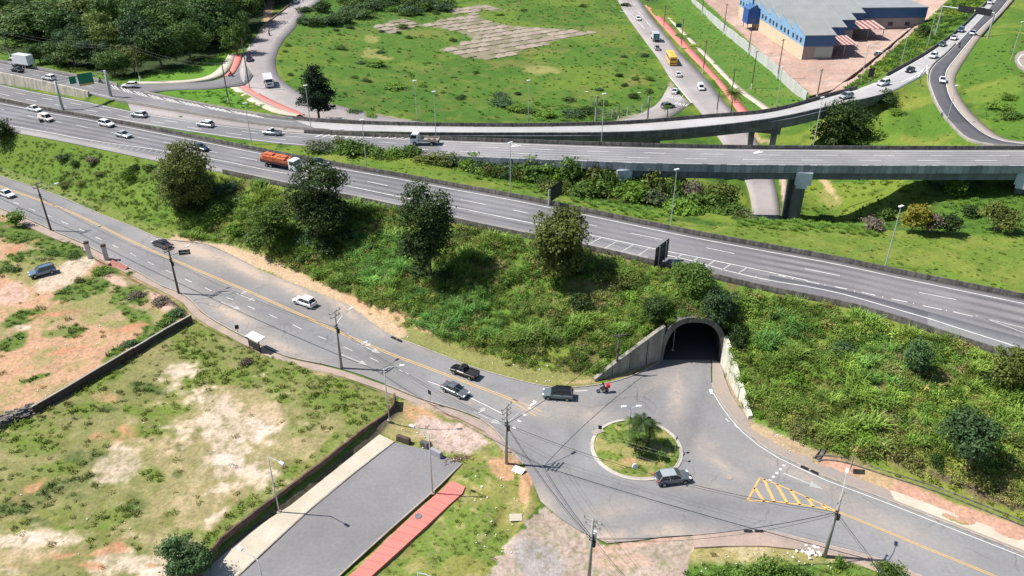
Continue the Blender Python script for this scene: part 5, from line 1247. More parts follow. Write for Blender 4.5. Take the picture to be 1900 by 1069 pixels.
mb = MB(); mb.tube([L_(0, 0, Z0 + 9.2), L_(0, 0, Z0 + 11.2), L_(2.8, 0, Z0 + 11.0)], .5, .45, 8); par(mb.build('duct', M_BLUE), sl)
# yard perimeter wall
YW = [tuple(P(px, py, .6)) for px, py in [(1268, -12), (1285, 10), (1304, 27), (1345, 62), (1390, 98), (1430, 130), (1470, 168), (1494, 190)]]
ywall = wall_run('yard_wall', [Vector(p) for p in YW], 3.0, .25, mat('painted_wall', (.46, .47, .45), .9, col2=(.36, .37, .36), nscale=.3, fine=(2, .1)), 'long pale grey yard wall between the sloping lawn and the warehouse yard', 5)
YR_ = [tuple(P(px, py, 1.2)) for px, py in [(1500, 190), (1544, 178), (1594, 139), (1647, 96), (1700, 50), (1756, 4), (1790, -24)]]
wall_run('yard_wall', [Vector(p) for p in YR_], 1.8, .25, M_BRICKW, 'low dark yard wall beside the ramp verge', 6)
struct(flat('yard_lane', [(1560, 160), (1622, 102), (1700, 40), (1748, -10), (1765, -10), (1700, 48), (1630, 106), (1572, 156)], 1.5, M_SIDEG, .3)) if False else None

# concrete floor slabs left in the field
M_SLAB = [mat('old_slab_%s' % 'abc'[k], c, .9, col2=c2, nscale=.5, fine=(2, .15)) for k, (c, c2) in enumerate([((.30, .25, .20), (.20, .17, .12)), ((.35, .295, .24), (.23, .19, .145)), ((.23, .195, .14), (.15, .145, .08))])]
sf = empty('floor_slabs', tuple(G(960, 70))); tag(sf, 'weathered concrete floor slabs of a demolished building in the green field', 'ruin'); 
o0 = G(900, 75); a = math.atan2((P(1098, 60, 1) - P(870, 106, 1)).y, (P(1098, 60, 1) - P(870, 106, 1)).x); sm = {}
rr = random.Random(12); ns_ = 0
for iy in range(-14, 22):
    for ix in range(-22, 26):
        x = ix * 5.08; y = iy * 5.08; wx = o0.x + x * math.cos(a) - y * math.sin(a); wy = o0.y + x * math.sin(a) + y * math.cos(a); z = float(np.mean(TZ(wx + np.array([0, 12, -12, 0, 0, 8, -8]), wy + np.array([0, 0, 0, 12, -12, 8, -8])))) - .03
        px, py = W2P(wx, wy, z)
        if not any(inpoly(np.array([px]), np.array([py]), q)[0] for q in SLABPOLY) or rr.random() < .06 or ns_ > 295: continue
        k = rr.choice([0, 0, 1, 1, 2]); ns_ += 1
        if k not in sm: mb = MB(); mb.box((0, 0, 0), (4.96, 4.96, .22)); o = mb.build('slab', M_SLAB[k]); sm[k] = o
        else: o = sm[k].copy(); C.objects.link(o)
        o.location = (wx, wy, z + rr.uniform(-.03, .02)); o.rotation_euler = (rr.uniform(-.004, .004), rr.uniform(-.004, .004), a + rr.uniform(-.008, .008)); par(o, sf)
# ================================================================== POLES, LAMPS, CABLES, SIGNS
def base_at(px, py, z): p = P(px, py, z) if z is not None else G(px, py); return p
def sag(a, b, s, n=10):
    a, b = Vector(a), Vector(b); return [a.lerp(b, t / n) - Vector((0, 0, 4 * s * (t / n) * (1 - t / n))) for t in range(n + 1)]
def utility_pole(px, py, z, h, armdir, label, dark=False, arms=(0.25, 1.0), trans=False, lamp=None, box=False, group='utility poles along the lower road'):
    b = base_at(px, py, z); e = empty('utility_pole', tuple(b)); tag(e, label, 'utility pole', group)
    m = M_POLED if dark else M_WOODP
    mb = MB(); mb.tube([(0, 0, -.3), (0, 0, h)], .22, .13, 8); mb.build('pole', m, e, smooth=True)
    c, s = math.cos(armdir), math.sin(armdir); tips = []
    for k, dz in enumerate(arms):
        w = 1.1 if k == 0 else .9
        mb = MB(); mb.box((c * .12, s * .12, h - dz), (2 * w, .12, .14), armdir); ca = mb.build('crossarm', m, e)
        for q in (-w + .1, 0.35 * w, w - .1):
            mb = MB(); mb.tube([(c * q, s * q, h - dz + .06), (c * q, s * q, h - dz + .32)], .07, .05, 6); mb.build('insulator', M_CERAM, ca)
            if k == 0: tips.append(Vector((b.x + c * q, b.y + s * q, b.z + h - dz + .34)))
    if trans:
        mb = MB(); mb.tube([(-s * .45, c * .45, h - 3.4), (-s * .45, c * .45, h - 2.3)], .33, .33, 12); mb.build('transformer', M_LAMP, e, smooth=False)
    if box:
        mb = MB(); mb.tube([(.25, -.1, h - 3.9), (.25, -.1, h - 3.2)], .2, .2, 8); mb.build('cable_coil', M_CABLE, e)
    if lamp:
        lx, ly, lz = lamp; n = math.hypot(lx, ly)
        mb = MB(); mb.tube([(0, 0, h - lz), (lx * .5, ly * .5, h - lz + .7), (lx, ly, h - lz + .95)], .05, .04, 6); mb.build('lamp_arm', M_GALV, e)
        mb = MB(); mb.box((lx * 1.12, ly * 1.12, h - lz + .97), (.75, .3, .14), math.atan2(ly, lx)); mb.build('lamp_head', M_LAMP, e)
    for q in (2.6, 3.0): 
        mb = MB(); mb.box((0, 0, h - q), (.5, .3, .12), armdir); mb.build('bracket', M_BLACK, e)
    return e, tips, Vector((b.x, b.y, b.z + h - 2.9))
D1 = (P(617, 683, 0) - P(332, 545, 0)); A1 = math.atan2(D1.y, D1.x) + math.pi / 2
up = {}
up['a'] = utility_pole(95, 428, 0, 10.6, A1, 'dark utility pole on the near footpath furthest up the lower road', True, lamp=(2.2, 2.4, 2.2))
up['a0'] = utility_pole(-70, 352, 0, 10.4, A1, 'utility pole beyond the far end of the lower road', True)
up['b'] = utility_pole(332, 545, 0, 9.6, A1, 'dark utility pole beside the small overhead sign on the lower road', True, lamp=(2.0, 2.4, 2.4), box=True)
up['c'] = utility_pole(634, 683, 0, 10.4, A1, 'grey utility pole on the footpath between the bus shelter and the bent street lamp', lamp=(1.6, 2.6, 2.4), box=True)
up['d'] = utility_pole(940, 861, 0, 9.6, A1, 'grey utility pole crowded with cables at the junction corner', arms=(.2, .9, 1.7), lamp=(3.0, 2.4, 2.9), box=True)
up['e'] = utility_pole(1092, 1085, 0, 10.0, -.55, 'utility pole with a transformer on the pink broken ground', arms=(.3, 1.0), trans=True, box=True)
up['f'] = utility_pole(1530, 1032, 0.1, 9.8, .9, 'leaning looking utility pole on the near sidewalk with coiled cable', arms=(.9,), lamp=(1.2, 2.4, .3), box=True)
up['g'] = utility_pole(1760, 1300, 0, 9.8, .9, 'utility pole further along the near sidewalk')
up['t'] = utility_pole(1143, 694, 0, 7.2, 0.2, 'thin dark utility pole standing by the tunnel wing wall', True, arms=(.2,))
CABN = 0
def cable(a, b, s, r=.022, m=M_CABLE, label='thin black overhead cable', grp=None):
    mb = MB(); mb.tube(sag(a, b, s), r, r, 4, cap=False); o = mb.build('overhead_cable', m); tag(o, label, 'cable', grp); return o
PNAME = {'a0': 'pole beyond the view', 'a': 'far dark pole', 'b': 'hanging sign pole', 'c': 'bus shelter pole', 'd': 'junction pole', 'e': 'transformer pole', 'f': 'sidewalk pole', 'g': 'next sidewalk pole'}
WHICH = ['outer', 'middle', 'inner']
def span(k1, k2, s=.7, l1='aluminium power line high between two utility poles of the lower road', l2='thick black telephone cable slung low between utility poles'):
    A, B = up[k1], up[k2]
    for k, (p, q) in enumerate(zip(A[1], B[1])): cable(p, q, s, .014, M_CABLEL, '%s aluminium power line from the %s to the %s' % (WHICH[k % 3], PNAME[k1], PNAME[k2]), 'power lines')
    for dz in (0, .35): cable(A[2] + Vector((0, 0, -dz)), B[2] + Vector((0, 0, -dz)), s * 1.15, .04 if dz == 0 else .022, M_CABLE, '%s black telephone cable from the %s to the %s' % ('thick upper' if dz == 0 else 'thin lower', PNAME[k1], PNAME[k2]), 'telephone cables')
span('a0', 'a'); span('a', 'b', 1.0); span('b', 'c', 1.0); span('c', 'd', 1.0); span('d', 'f', 1.5); span('f', 'g', .9); span('d', 'e', .8)
cable(up['d'][2], up['t'][2] + Vector((0, 0, 1.5)), .9, .045, M_CABLE, 'black cable crossing the road from the junction pole to the tunnel pole', 'telephone cables')
cable(up['e'][2], up['f'][2], 1.2, .045, M_CABLE, 'black cable from the transformer pole to the sidewalk pole', 'telephone cables')
cable(up['e'][2] + Vector((0, 0, -.3)), up['f'][2] + Vector((0, 0, -.4)), 1.5, .025, M_CABLE, 'lower slack cable from the transformer pole to the sidewalk pole', 'telephone cables')

def street_lamp(px, py, z, h, dx, dy, label, arm=2.1, r=.1, double=False, group='street lamps of the access road'):
    b = base_at(px, py, z); e = empty('street_lamp', tuple(b)); tag(e, label, 'street lamp', group)
    mb = MB(); mb.tube([(0, 0, -.2), (0, 0, h)], r, r * .6, 8); mb.build('pole', M_GALV, e, smooth=True)
    mb = MB(); mb.box((0, 0, .1), (.45, .45, .2)); mb.build('base', M_KERB, e)
    n = math.hypot(dx, dy) or 1; dx, dy = dx / n, dy / n
    for sg in ((1, -1) if double else (1,)):
        mb = MB(); mb.tube([(0, 0, h - .15), (dx * arm * .3 * sg, dy * arm * .3 * sg, h + .12), (dx * arm * sg, dy * arm * sg, h + .3)], .06, .045, 6); a_ = mb.build('arm', M_GALV, e)
        mb = MB(); mb.box((dx * (arm + .3) * sg, dy * (arm + .3) * sg, h + .33), (.8, .34, .13), math.atan2(dy, dx), taper=.8); mb.build('lamp_head', M_LAMP, a_)
    return e
street_lamp(722, 781, 1.0, 8.9, 1, .1, 'tall galvanised street lamp at the corner where the dark wall curves')
street_lamp(518, 951, 0, 8.9, 1, -.7, 'galvanised street lamp at the wall foot on the pale sidewalk, middle of its row')
street_lamp(803, 916, 0, 9.6, -1, .55, 'galvanised street lamp between the access road and the red cycle path')
street_lamp(505, 1155, 0, 9.4, -1, .55, 'street lamp with arm over the pale sidewalk near the blue green tree')
street_lamp(785, 1175, 0, 9.2, 1, -.55, 'street lamp on the grass beside the red cycle path')
street_lamp(1166, 816, .2, 5.4, 1, .05, 'double armed lamp pole on the roundabout island', .7, .07, True)
street_lamp(1248, 650, 0, 4.3, -1, .3, 'short lamp with bent arm at the tunnel mouth', 2.6, .06, group='lamps')

def hwy_lamp(px, py, z, h, label, group='highway lamps'):
    b = base_at(px, py, z); e = empty('highway_lamp', tuple(b)); tag(e, label, 'street lamp', group)
    mb = MB(); mb.tube([(0, 0, -.5), (0, 0, h)], .11, .06, 6); mb.build('pole', M_GALV, e)
    mb = MB(); mb.box((0, 0, h + .06), (.95, .38, .16), .5); mb.build('lamp_head', M_LAMP, e); return e
hwy_lamp(947, 360, 9.3, 10.6, 'slim highway lamp on the median grass above the flatbed end of the shrub row')
hwy_lamp(680, 310, 8.8, 10.4, 'slim highway lamp by the barrier where the shrub row begins')
hwy_lamp(1245, 413, 8.9, 10.4, 'slim highway lamp beside the shrubs near the ochre barrier patch')
hwy_lamp(1643, 492, 9.3, 10.6, 'slim highway lamp on the open lawn beyond the near carriageway')
hwy_lamp(1509, 269, 11.6, 10.6, 'highway lamp on the far barrier of the straight viaduct by the dark tree')
hwy_lamp(1116, 263, 11.3, 10.8, 'highway lamp on the straight viaduct beside the fenced poles')
hwy_lamp(809, 254, 9.8, 10.6, 'highway lamp behind the flatbed truck')
hwy_lamp(577, 239, 8.5, 10.6, 'highway lamp in front of the dark conical tree')
hwy_lamp(467, 266, 8.2, 9.5, 'highway lamp on the grass strip by the silver pickup')
hwy_lamp(774, 229, 8.6, 10.6, 'highway lamp on the ramp barrier in front of the field')
hwy_lamp(980, 229, 8.9, 10.6, 'highway lamp on the ramp barrier below the concrete slabs')
hwy_lamp(1440, 199, 0.2, 12, 'lamp rising from the lawn by the yard wall end')
for px, py, h, l in [(1720, 88, 11, 'verge lamp beside the gantry pole'), (1672, 117, 10.5, 'verge lamp between the dark shrub and yard wall'), (1597, 152, 11, 'verge lamp beside the yard corner'), (1875, 112, 11, 'lamp on the green hill beside the looping road'), (1756, 228, 9, 'lamp on the inner side of the dark slip road'), (1915, 268, 9, 'lamp at the far end of the slip road')]: hwy_lamp(px, py, None, h, l)
def wood_pole(px, py, h, label, z=None, arms=True):
    b = base_at(px, py, z); e = empty('wooden_pole', tuple(b)); tag(e, label, 'utility pole', 'poles of the avenue and side road')
    mb = MB(); mb.tube([(0, 0, -.3), (0, 0, h)], .2, .13, 6); mb.build('pole', M_POLED, e)
    mb = MB(); mb.tube([(0, 0, -.3), (0, 0, 1.6)], .24, .24, 6); mb.build('painted_base', mat('pole_white', (.55, .54, .5), .8), e)
    if arms: mb = MB(); mb.box((0, 0, h - .4), (2.0, .12, .12), .6); mb.build('crossarm', M_POLED, e)
    return b + Vector((0, 0, h - .3))
wp = [wood_pole(20, 108, 9, 'pole at the meadow edge behind the white box truck'), wood_pole(261, 151, 10.5, 'pole on the strip of lawn below the forest'), wood_pole(425, 193, 11, 'pole on the triangular lawn beside the cream path'), wood_pole(463, 164, 14, 'tallest dark pole at the fork of the side road', arms=False)]
for a, b in ((0, 1), (1, 2)):
    for k in range(2): cable(wp[a] + Vector((0, 0, -.9 * k)), wp[b] + Vector((0, 0, -.9 * k)), 1.3, .012, M_CABLEL, 'pale cable strung between poles before the forest', 'forest edge cables')
cable(wp[2], wp[3] + Vector((0, 0, -4)), .8, .018, M_CABLEL, 'pale cable strung between poles before the forest', 'forest edge cables'); cable(wp[0], wp[0] + Vector((-60, 12, 0)), 1.3, .012, M_CABLEL, 'pale cable strung between poles before the forest', 'forest edge cables')
ap = []
for px, py, h, l in [(1302, 29, 11, 'pole by the light end of the yard wall'), (1342, 65, 12, 'pole against the yard wall facing the dust collector'), (1388, 101, 12.5, 'pole at the yard wall before the warehouse side'), (1394, 165, 12, 'solitary pole in the middle of the sloping lawn'), (1231, 54, 9.5, 'pole between cycle path and avenue near the green truck'),
                     (1263, 91, 11, 'pole carrying the small green sign'), (1304, 136, 11, 'pole at the cycle path beside the yellow bus'), (1355, 192, 10.5, 'pole at the cycle path near the palm'), (1329, 214, 7, 'short dark pole on the avenue edge before the ramp'), (1442, 147, 13, 'pole just inside the yard opposite the warehouse corner'), (1515, 184, 9, 'pole at the sharp corner of the yard'), (1201, 18, 7, 'pole at the start of the cycle path'), (1147, 226, 5, 'short post by the loop road fence')]:
    ap.append(wood_pole(px, py, h, l, arms=h > 8))
for a, b in ((4, 5), (5, 6), (6, 7), (0, 1), (1, 2)): cable(ap[a], ap[b], .8, .02, M_CABLE, 'dark cable sagging between two poles of the avenue', 'avenue cables')
# fenced enclosure with stout poles by the loop road
for px, py, h, l in [(1105, 227, 7.5, 'stout concrete post at the near end of the wire fence'), (1201, 222, 6.8, 'stout concrete post by the loop road end of the fence')]:
    b = G(px, py); e = empty('concrete_post', tuple(b)); tag(e, l, 'post'); mb = MB(); mb.tube([(0, 0, -.3), (0, 0, h)], .33, .28, 8); mb.build('shaft', M_CONC, e)
    mb = MB(); mb.tube([(0, 0, h * .55), (-1.2, 0, h * .8), (-2.6, .2, h * 1.12)], .07, .06, 5); mb.build('lamp_arm', M_GALV, e); mb = MB(); mb.box((-2.9, .2, h * 1.14), (.8, .35, .14)); mb.build('lamp_head', M_LAMP, e)
fe = empty('wire_fence', tuple(G(1150, 210))); tag(fe, 'pale wire fence standing in the weeds beside the loop road', 'fence')
FP = [G(px, py) for px, py in [(1107, 224), (1135, 222), (1163, 219), (1190, 213)]]
for p in FP: mb = MB(); mb.tube([p, p + Vector((0, 0, 3))], .08, .08, 5); par(mb.build('post', M_LAMP), fe)
for k in range(5):
    mb = MB()
    for a, b in zip(FP[:-1], FP[1:]): mb.tube([a + Vector((0, 0, .5 + .6 * k)), b + Vector((0, 0, .5 + .6 * k))], .03, .03, 3)
    par(mb.build('wire', M_CABLEL), fe)

# ---- signs
def back_sign(corners_px, z_top, z_bot, base_px, zb, label, name='road_sign', posts=2, m=M_BLACK):
    """a sign board seen from behind: two ends given at the top edge"""
    (ax_, ay_), (bx_, by_) = corners_px
    A = P(ax_, ay_, z_top); B = P(bx_, by_, z_top); e = empty(name, tuple((A + B) / 2 * 1.0)); e.location.z = zb; tag(e, label, 'sign')
    d = (B - A); d.z = 0; L_ = d.length; d.normalize(); a = math.atan2(d.y, d.x); n = Vector((-d.y, d.x, 0))
    mb = MB(); c = (A + B) / 2; mb.box((c.x, c.y, (z_top + z_bot) / 2), (L_, .06, z_top - z_bot), a); par(mb.build('board', m), e)
    for k in range(3):
        mb = MB(); q = c - n * .07; mb.box((q.x, q.y, z_bot + (z_top - z_bot) * (.2 + .3 * k)), (L_, .05, .06), a); par(mb.build('rail', M_TRIM), e)
    for k in range(posts):
        q = A + d * (L_ * (.25 + .5 * k if posts > 1 else .5)); q = q - n * .12
        mb = MB(); mb.tube([(q.x, q.y, zb - .3), (q.x, q.y, z_top - .1)], .09, .09, 6); par(mb.build('post', M_GALV), e)
    return e
back_sign([(1217, 461), (1242, 442)], 13.4, 9.9, None, 8.6, 'large dark sign board seen from behind at the barrier above the tunnel')
back_sign([(1022, 347), (1043, 334)], 14.2, 11.2, None, 9.0, 'dark sign board on a pale post beyond the far barrier of the near carriageway', posts=0)
q = P(1018, 381, 9.5); e = empty('sign_post', tuple(q)); tag(e, 'pale bent steel post holding up the dark overhead board', 'post'); mb = MB(); mb.tube([(0, 0, -.2), (0, 0, 3.2)], .16, .14, 8); mb.build('shaft', M_GALV, e); mb = MB(); mb.tube([(0, 0, 3.0), (1.1, .5, 3.1)], .12, .12, 6); mb.build('arm', M_GALV, e)
def sign_small(px, py, z, h, w, hh, ang, label, m=M_BLACK, disc=False, postm=M_GALV):
    b = base_at(px, py, z); e = empty('road_sign', tuple(b)); tag(e, label, 'sign')
    mb = MB(); mb.tube([(0, 0, -.2), (0, 0, h)], .04, .04, 6); mb.build('post', postm, e)
    mb = MB(); c, s = math.cos(ang), math.sin(ang)
    if disc: mb.disc((s * .06, -c * .06, h - hh / 2), w / 2, (-s, c, 0), .03, 16)
    else: mb.box((s * .06, -c * .06, h - hh / 2), (w, .04, hh), ang)
    mb.build('board', m, e); return e
sign_small(443, 625, .1, 2.3, .6, .75, .4, 'small dark square sign at the bus stop seen from behind')
sign_small(799, 752, .1, 2.7, .6, .7, -.7, 'small dark sign on the near footpath below the grey sedan')
sign_small(1201, 800, .2, 2.6, .75, .75, .1, 'round dark sign seen from behind behind the island palms', disc=True)
sign_small(1113, 802, .2, 1.2, .5, .6, -.3, 'tiny dark sign at the gully end of the roundabout island')
sign_small(1252, 836, .2, 2.4, .4, .5, .9, 'small sign on the tunnel side rim of the roundabout island')
sign_small(1267, 853, .2, 1.1, .4, .4, .9, 'low dark marker on the island kerb nearest the dark hatchback')
sign_small(1576, 874, .15, 2.6, .9, 2.0, 1.15, 'tall narrow dark sign on the sidewalk near the drain bend')
sign_small(82, 240, 7.2, 2.6, .9, .9, .3, 'dark diamond sign at the bank edge near the pale van', disc=False)
sign_small(1612, 156, None, 4.5, 2.4, 2.6, .5, 'large dark sign on the ramp verge seen from behind')
sign_small(1706, 158, 9.5, 1.6, .5, 1.2, .8, 'small black marker in the hatched gore')
sign_small(1745, 218, None, 1.2, .8, .8, .8, 'small black sign on the inner kerb of the dark slip road')
sign_small(1876, 98, None, 2.2, .8, .8, .1, 'small yellow warning sign on the green hill', m=M_YELLOW); sign_small(1893, 89, None, 2.2, .8, .8, .1, 'upper yellow warning sign by the looping road', m=M_YELLOW)
q = up['b'][2]; e = empty('road_sign', tuple(q)); tag(e, 'small black hanging sign reaching over the lower road beside the utility pole', 'sign')
mb = MB(); mb.tube([(0, 0, 1.0), (1.9, 1.2, 1.1)], .04, .04, 5); mb.build('bracket_arm', M_BLACK, e)
mb = MB(); mb.box((2.1, 1.3, .95), (1.9, .08, .95), .25); mb.build('board', M_BLACK, e); mb = MB(); mb.box((2.08, 1.24, .95), (1.7, .03, .1), .25); mb.build('stripe', M_LAMP, e)
# green sign on the avenue pole
b = G(1266, 90); e = empty('road_sign', tuple(b)); tag(e, 'small green direction sign reaching out from the avenue pole', 'sign')
mb = MB(); mb.box((-2.2, 0, 8.4), (2.2, .08, 1.3)); mb.build('board', mat('sign_green_dark', (.02, .10, .07), .5), e); mb = MB(); mb.tube([(0, 0, 8.6), (-3.2, .06, 8.6)], .05, .05, 5); mb.build('arm', M_GALV, e)
# portal gantry over the side road
ga, gb = P(117, 203, 7.2), P(207, 182, 8.0)
ge = empty('sign_gantry', tuple(ga)); tag(ge, 'steel gantry over the side road with two green direction boards', 'sign gantry')
M_GS = mat('gantry_steel', (.36, .39, .41), .5, metal=.3)
ta, tb = ga + Vector((0, 0, 7.6)), gb + Vector((0, 0, 7.6)); 
mb = MB(); mb.tube([ga - Vector((0, 0, .5)), ta], .34, .30, 10); par(mb.build('post', M_GS, smooth=True), ge)
mb = MB(); mb.tube([gb - Vector((0, 0, .5)), tb], .40, .36, 10); par(mb.build('post', M_GS, smooth=True), ge)
dd = (tb - ta).normalized(); aa = math.atan2(dd.y, dd.x)
for dz in (0, .7):
    mb = MB(); mb.tube([ta - Vector((0, 0, dz)), tb - Vector((0, 0, dz))], .09, .09, 5); par(mb.build('beam', M_GS), ge)
def onbeam(px0, px1, h, zc, m, nm):
    qs = []
    for px in (px0, px1):
        t = min(np.linspace(0, 1, 200), key=lambda t: abs(W2P(*(ta.lerp(tb, float(t))))[0] - px)); qs.append(ta.lerp(tb, float(t)))
    c = (qs[0] + qs[1]) / 2; n = Vector((dd.y, -dd.x, 0)).normalized()
    mb = MB(); mb.box((c.x + n.x * .25, c.y + n.y * .25, c.z + zc), ((qs[1] - qs[0]).length, .1, h), aa); return par(mb.build(nm, m), ge)
onbeam(143, 170, 2.7, -.9, M_GREEN, 'green_board'); onbeam(143, 170, .5, -2.5, M_YELLOW, 'yellow_strip'); onbeam(127, 139, 1.9, -.7, M_GREEN, 'green_board')
# gantry over the rising road (boards seen from behind)
gb0 = G(1735, 68); gb1 = G(1832, 72)
e = empty('sign_gantry', tuple(gb0)); tag(e, 'gantry over the rising road with wide dark boards seen from behind', 'sign gantry')
t0, t1 = gb0 + Vector((0, 0, 10.5)), gb1 + Vector((0, 0, 8.5))
mb = MB(); mb.tube([gb0, t0], .3, .25, 8); par(mb.build('post', M_GS), e); mb = MB(); mb.tube([gb1, t1], .3, .25, 8); par(mb.build('post', M_GS), e)
mb = MB(); mb.tube([t0, t1], .15, .15, 6); par(mb.build('beam', M_GS), e); c = t0.lerp(t1, .62); a = math.atan2((t1 - t0).y, (t1 - t0).x)
for k, q in enumerate((.45, .78)):
    c = t0.lerp(t1, q); mb = MB(); mb.box((c.x, c.y - .3, c.z), (5.6, .12, 2.2), a); bo = par(mb.build('board', M_BLACK), e)

# bus shelter
b = P(478, 648, .1); e = empty('bus_shelter', (b.x, b.y, b.z), A1 - math.pi / 2); tag(e, 'small white roofed bus shelter on the near footpath of the lower road', 'bus shelter')
mb = MB(); mb.box((0, 0, 2.35), (3.0, 1.5, .1)); mb.box((0, .4, 2.44), (3.0, .7, .1)); mb.build('roof', mat('shelter_roof', (.78, .80, .82), .4), e)
for x in (-1.3, 1.3): mb = MB(); mb.box((x, -.45, 1.15), (.12, .12, 2.3)); mb.build('post', M_TRIM, e)
mb = MB(); mb.box((0, -.55, 1.1), (2.6, .05, 1.2)); mb.build('back_panel', mat('smoked_panel', (.05, .05, .055), .3), e); mb = MB(); mb.box((0, -.2, .45), (2.2, .4, .08)); mb.build('bench', M_CONC, e)
# gate pillars
for k, (px, py, l) in enumerate([(168, 480, 'white gate pillar with dark cap nearer the far end of the lower road'), (199, 484, 'white gate pillar with dark cap nearer the brick red gate')]):
    b = G(px, py); e = empty('gate_pillar', tuple(b), .4); tag(e, l, 'pillar'); mb = MB(); mb.box((0, 0, 1.5), (.75, .75, 3.4)); mb.build('shaft', mat('lime_white', (.60, .58, .55), .9, col2=(.45, .42, .4), nscale=1.2), e); mb = MB(); mb.box((0, 0, 3.3), (.95, .95, .35), taper=.7); mb.build('cap', M_BRICKW, e)
b = G(222, 496); e = empty('gate', (b.x, b.y, b.z), A1 - math.pi / 2 + .05); tag(e, 'low sloping brick red gate panel beside the gate pillar', 'gate')
for k in range(5): mb = MB(); mb.box((k * 1.0 - 2, .0, .4), (.95, 1.2, .1)); o = mb.build('panel', mat('dusty_red', (.30, .12, .10), .8), e); o.rotation_euler = (.5, 0, 0)
# concrete blocks across the access road
def block(px, py, L_, ang, label, m):
    b = P(px, py, 0); mb = MB(); mb.box((0, 0, .45), (L_, .55, .9), taper=.92); o = mb.build('concrete_block', m); o.location = tuple(b); o.rotation_euler = (0, 0, ang); tag(o, label, 'concrete block'); return o
block(749, 820, 2.1, -.42, 'dark stained concrete block by the top of the pale sidewalk', M_BRICKW); block(809, 845, 1.9, -.62, 'grey concrete block across the end of the access road', mat('pale_block', (.30, .28, .31), .8))
block(788, 829, 1.2, -.5, 'short dark block beside the orange rubble across the access road', M_CONCD)
rb = random.Random(4); mb = MB()
for k in range(46):
    px, py = rb.gauss(846, 14), rb.gauss(853, 5); b = G(px, py); mb.tube([b + Vector((0, 0, .08)), b + Vector((rb.uniform(-1, 1), rb.uniform(-.6, .6), rb.uniform(.1, .35)))], .045, .03, 4)
tag(mb.build('debris', mat('branch_debris', (.16, .10, .08), .9)), kind='stuff')
mb = MB()
for k in range(14):
    b = P(rb.gauss(793, 5), rb.gauss(824, 2), 0); mb.box((b.x, b.y, .15), (.4, .3, .25), rb.uniform(0, 3))
tag(mb.build('rubble', mat('orange_rubble', (.50, .20, .10), .9)), kind='stuff')
mb = MB()
for k in range(170):
    t = rb.random(); px, py = 62 - 75 * t + rb.gauss(0, 3), 764 + 27 * t + rb.gauss(0, 3.5); b = G(px, py); mb.box((b.x, b.y, b.z + rb.uniform(.1, .5)), (rb.uniform(.4, 1.3), rb.uniform(.12, .3), rb.uniform(.08, .2)), rb.gauss(.5, .4))
tag(mb.build('rubble', mat('wall_rubble', (.22, .20, .19), .9, col2=(.08, .07, .07), nscale=2)), kind='stuff')
# manholes, patches, litter
def disc_at(name, px, py, z, r, m, label=None, cat=None):
    b = P(px, py, z); mb = MB(); mb.disc((b.x, b.y, z + .03), r, (0, 0, 1), .04, 20); o = mb.build(name, m); tag(o, label, cat); return o
disc_at('manhole_cover', 1353, 886.5, 0, .42, M_SIDEP, 'pinkish round manhole cover between island and yellow hatching', 'manhole cover'); disc_at('manhole_cover', 684, 640, 0, .42, mat('pale_manhole', (.45, .40, .34), .8), 'pale manhole cover in the lower road among the arrows', 'manhole cover'); disc_at('manhole_cover', 776, 958, .08, .45, M_CONCG, 'grey round patch on the red cycle path', 'manhole cover')
for px, py, l in [(730, 627, 'twin dark gully openings at the kerb beyond the black pickup'), (1493, 868, 'twin dark gully openings in the sidewalk kerb after the tunnel'), (1388, 986, 'pair of gully openings in the near pink sidewalk')]:
    b = P(px, py, .1); mb = MB(); a = math.atan2((P(px + 20, py + 9, .1) - b).y, (P(px + 20, py + 9, .1) - b).x) if px != 1388 else 0; mb.box((b.x, b.y, .12), (1.0, .35, .12), a); mb.box((b.x + 1.3 * math.cos(a), b.y + 1.3 * math.sin(a), .12), (1.0, .35, .12), a); tag(mb.build('gully', M_BLACK), l, 'gully')
mb = MB()
LIT = [(860, 668, 1060, 712), (640, 520, 860, 640), (200, 400, 500, 490), (1380, 800, 1900, 930), (880, 880, 975, 1030), (1290, 1020, 1560, 1065), (30, 780, 500, 1060), (1390, 790, 1500, 850), (0, 560, 350, 760), (740, 790, 870, 860)]
for k in range(240):
    x0, y0, x1, y1 = rb.choice(LIT); px, py = rb.uniform(x0, x1), rb.uniform(y0, y1); b = G(px, py); s_ = rb.uniform(.06, .17) * (1.7 if rb.random() < .1 else 1); mb.box((b.x, b.y, b.z + .08), (s_, s_ * rb.uniform(.5, 1.2), .08), rb.uniform(0, 3))
for k in range(30):
    b = G(rb.gauss(1505, 8), rb.gauss(1028, 4)); mb.box((b.x, b.y, b.z + .15), (.3, .2, .2), rb.uniform(0, 3))
tag(mb.build('litter', M_FOAM), kind='stuff')
for px, py, L_, W_, a, l in [(962, 873, 1.5, 1.1, -.5, 'white board lying on the grass behind the junction pole'), (957, 961, 1.5, 1.1, .1, 'beige board lying at the edge of the grass verge')]:
    b = P(px, py, .12); mb = MB(); mb.box((0, 0, .05), (L_, W_, .06)); o = mb.build('discarded_board', M_FOAM if px == 962 else M_SIDE); o.location = (b.x, b.y, .15); o.rotation_euler = (.05, .04, a); tag(o, l, 'board')
b = P(1178, 868, .3); mb = MB(); mb.disc((0, 0, .35), .38, (.3, -1, .3), .2, 14); o = mb.build('painted_tyre', M_FOAM); o.location = (1 * b.x, b.y, .2); tag(o, 'small white painted tyre on the island by the palms', 'tyre')
mb = MB(); mb.disc((0, 0, 0), 1, (0, 0, 1), .1); bpy.data.objects.remove(mb.build('tmp', M_FOAM))
b = G(1636, 103); mb = MB(); mb.box((0, 0, 1.4), (4, 2.2, .3)); 

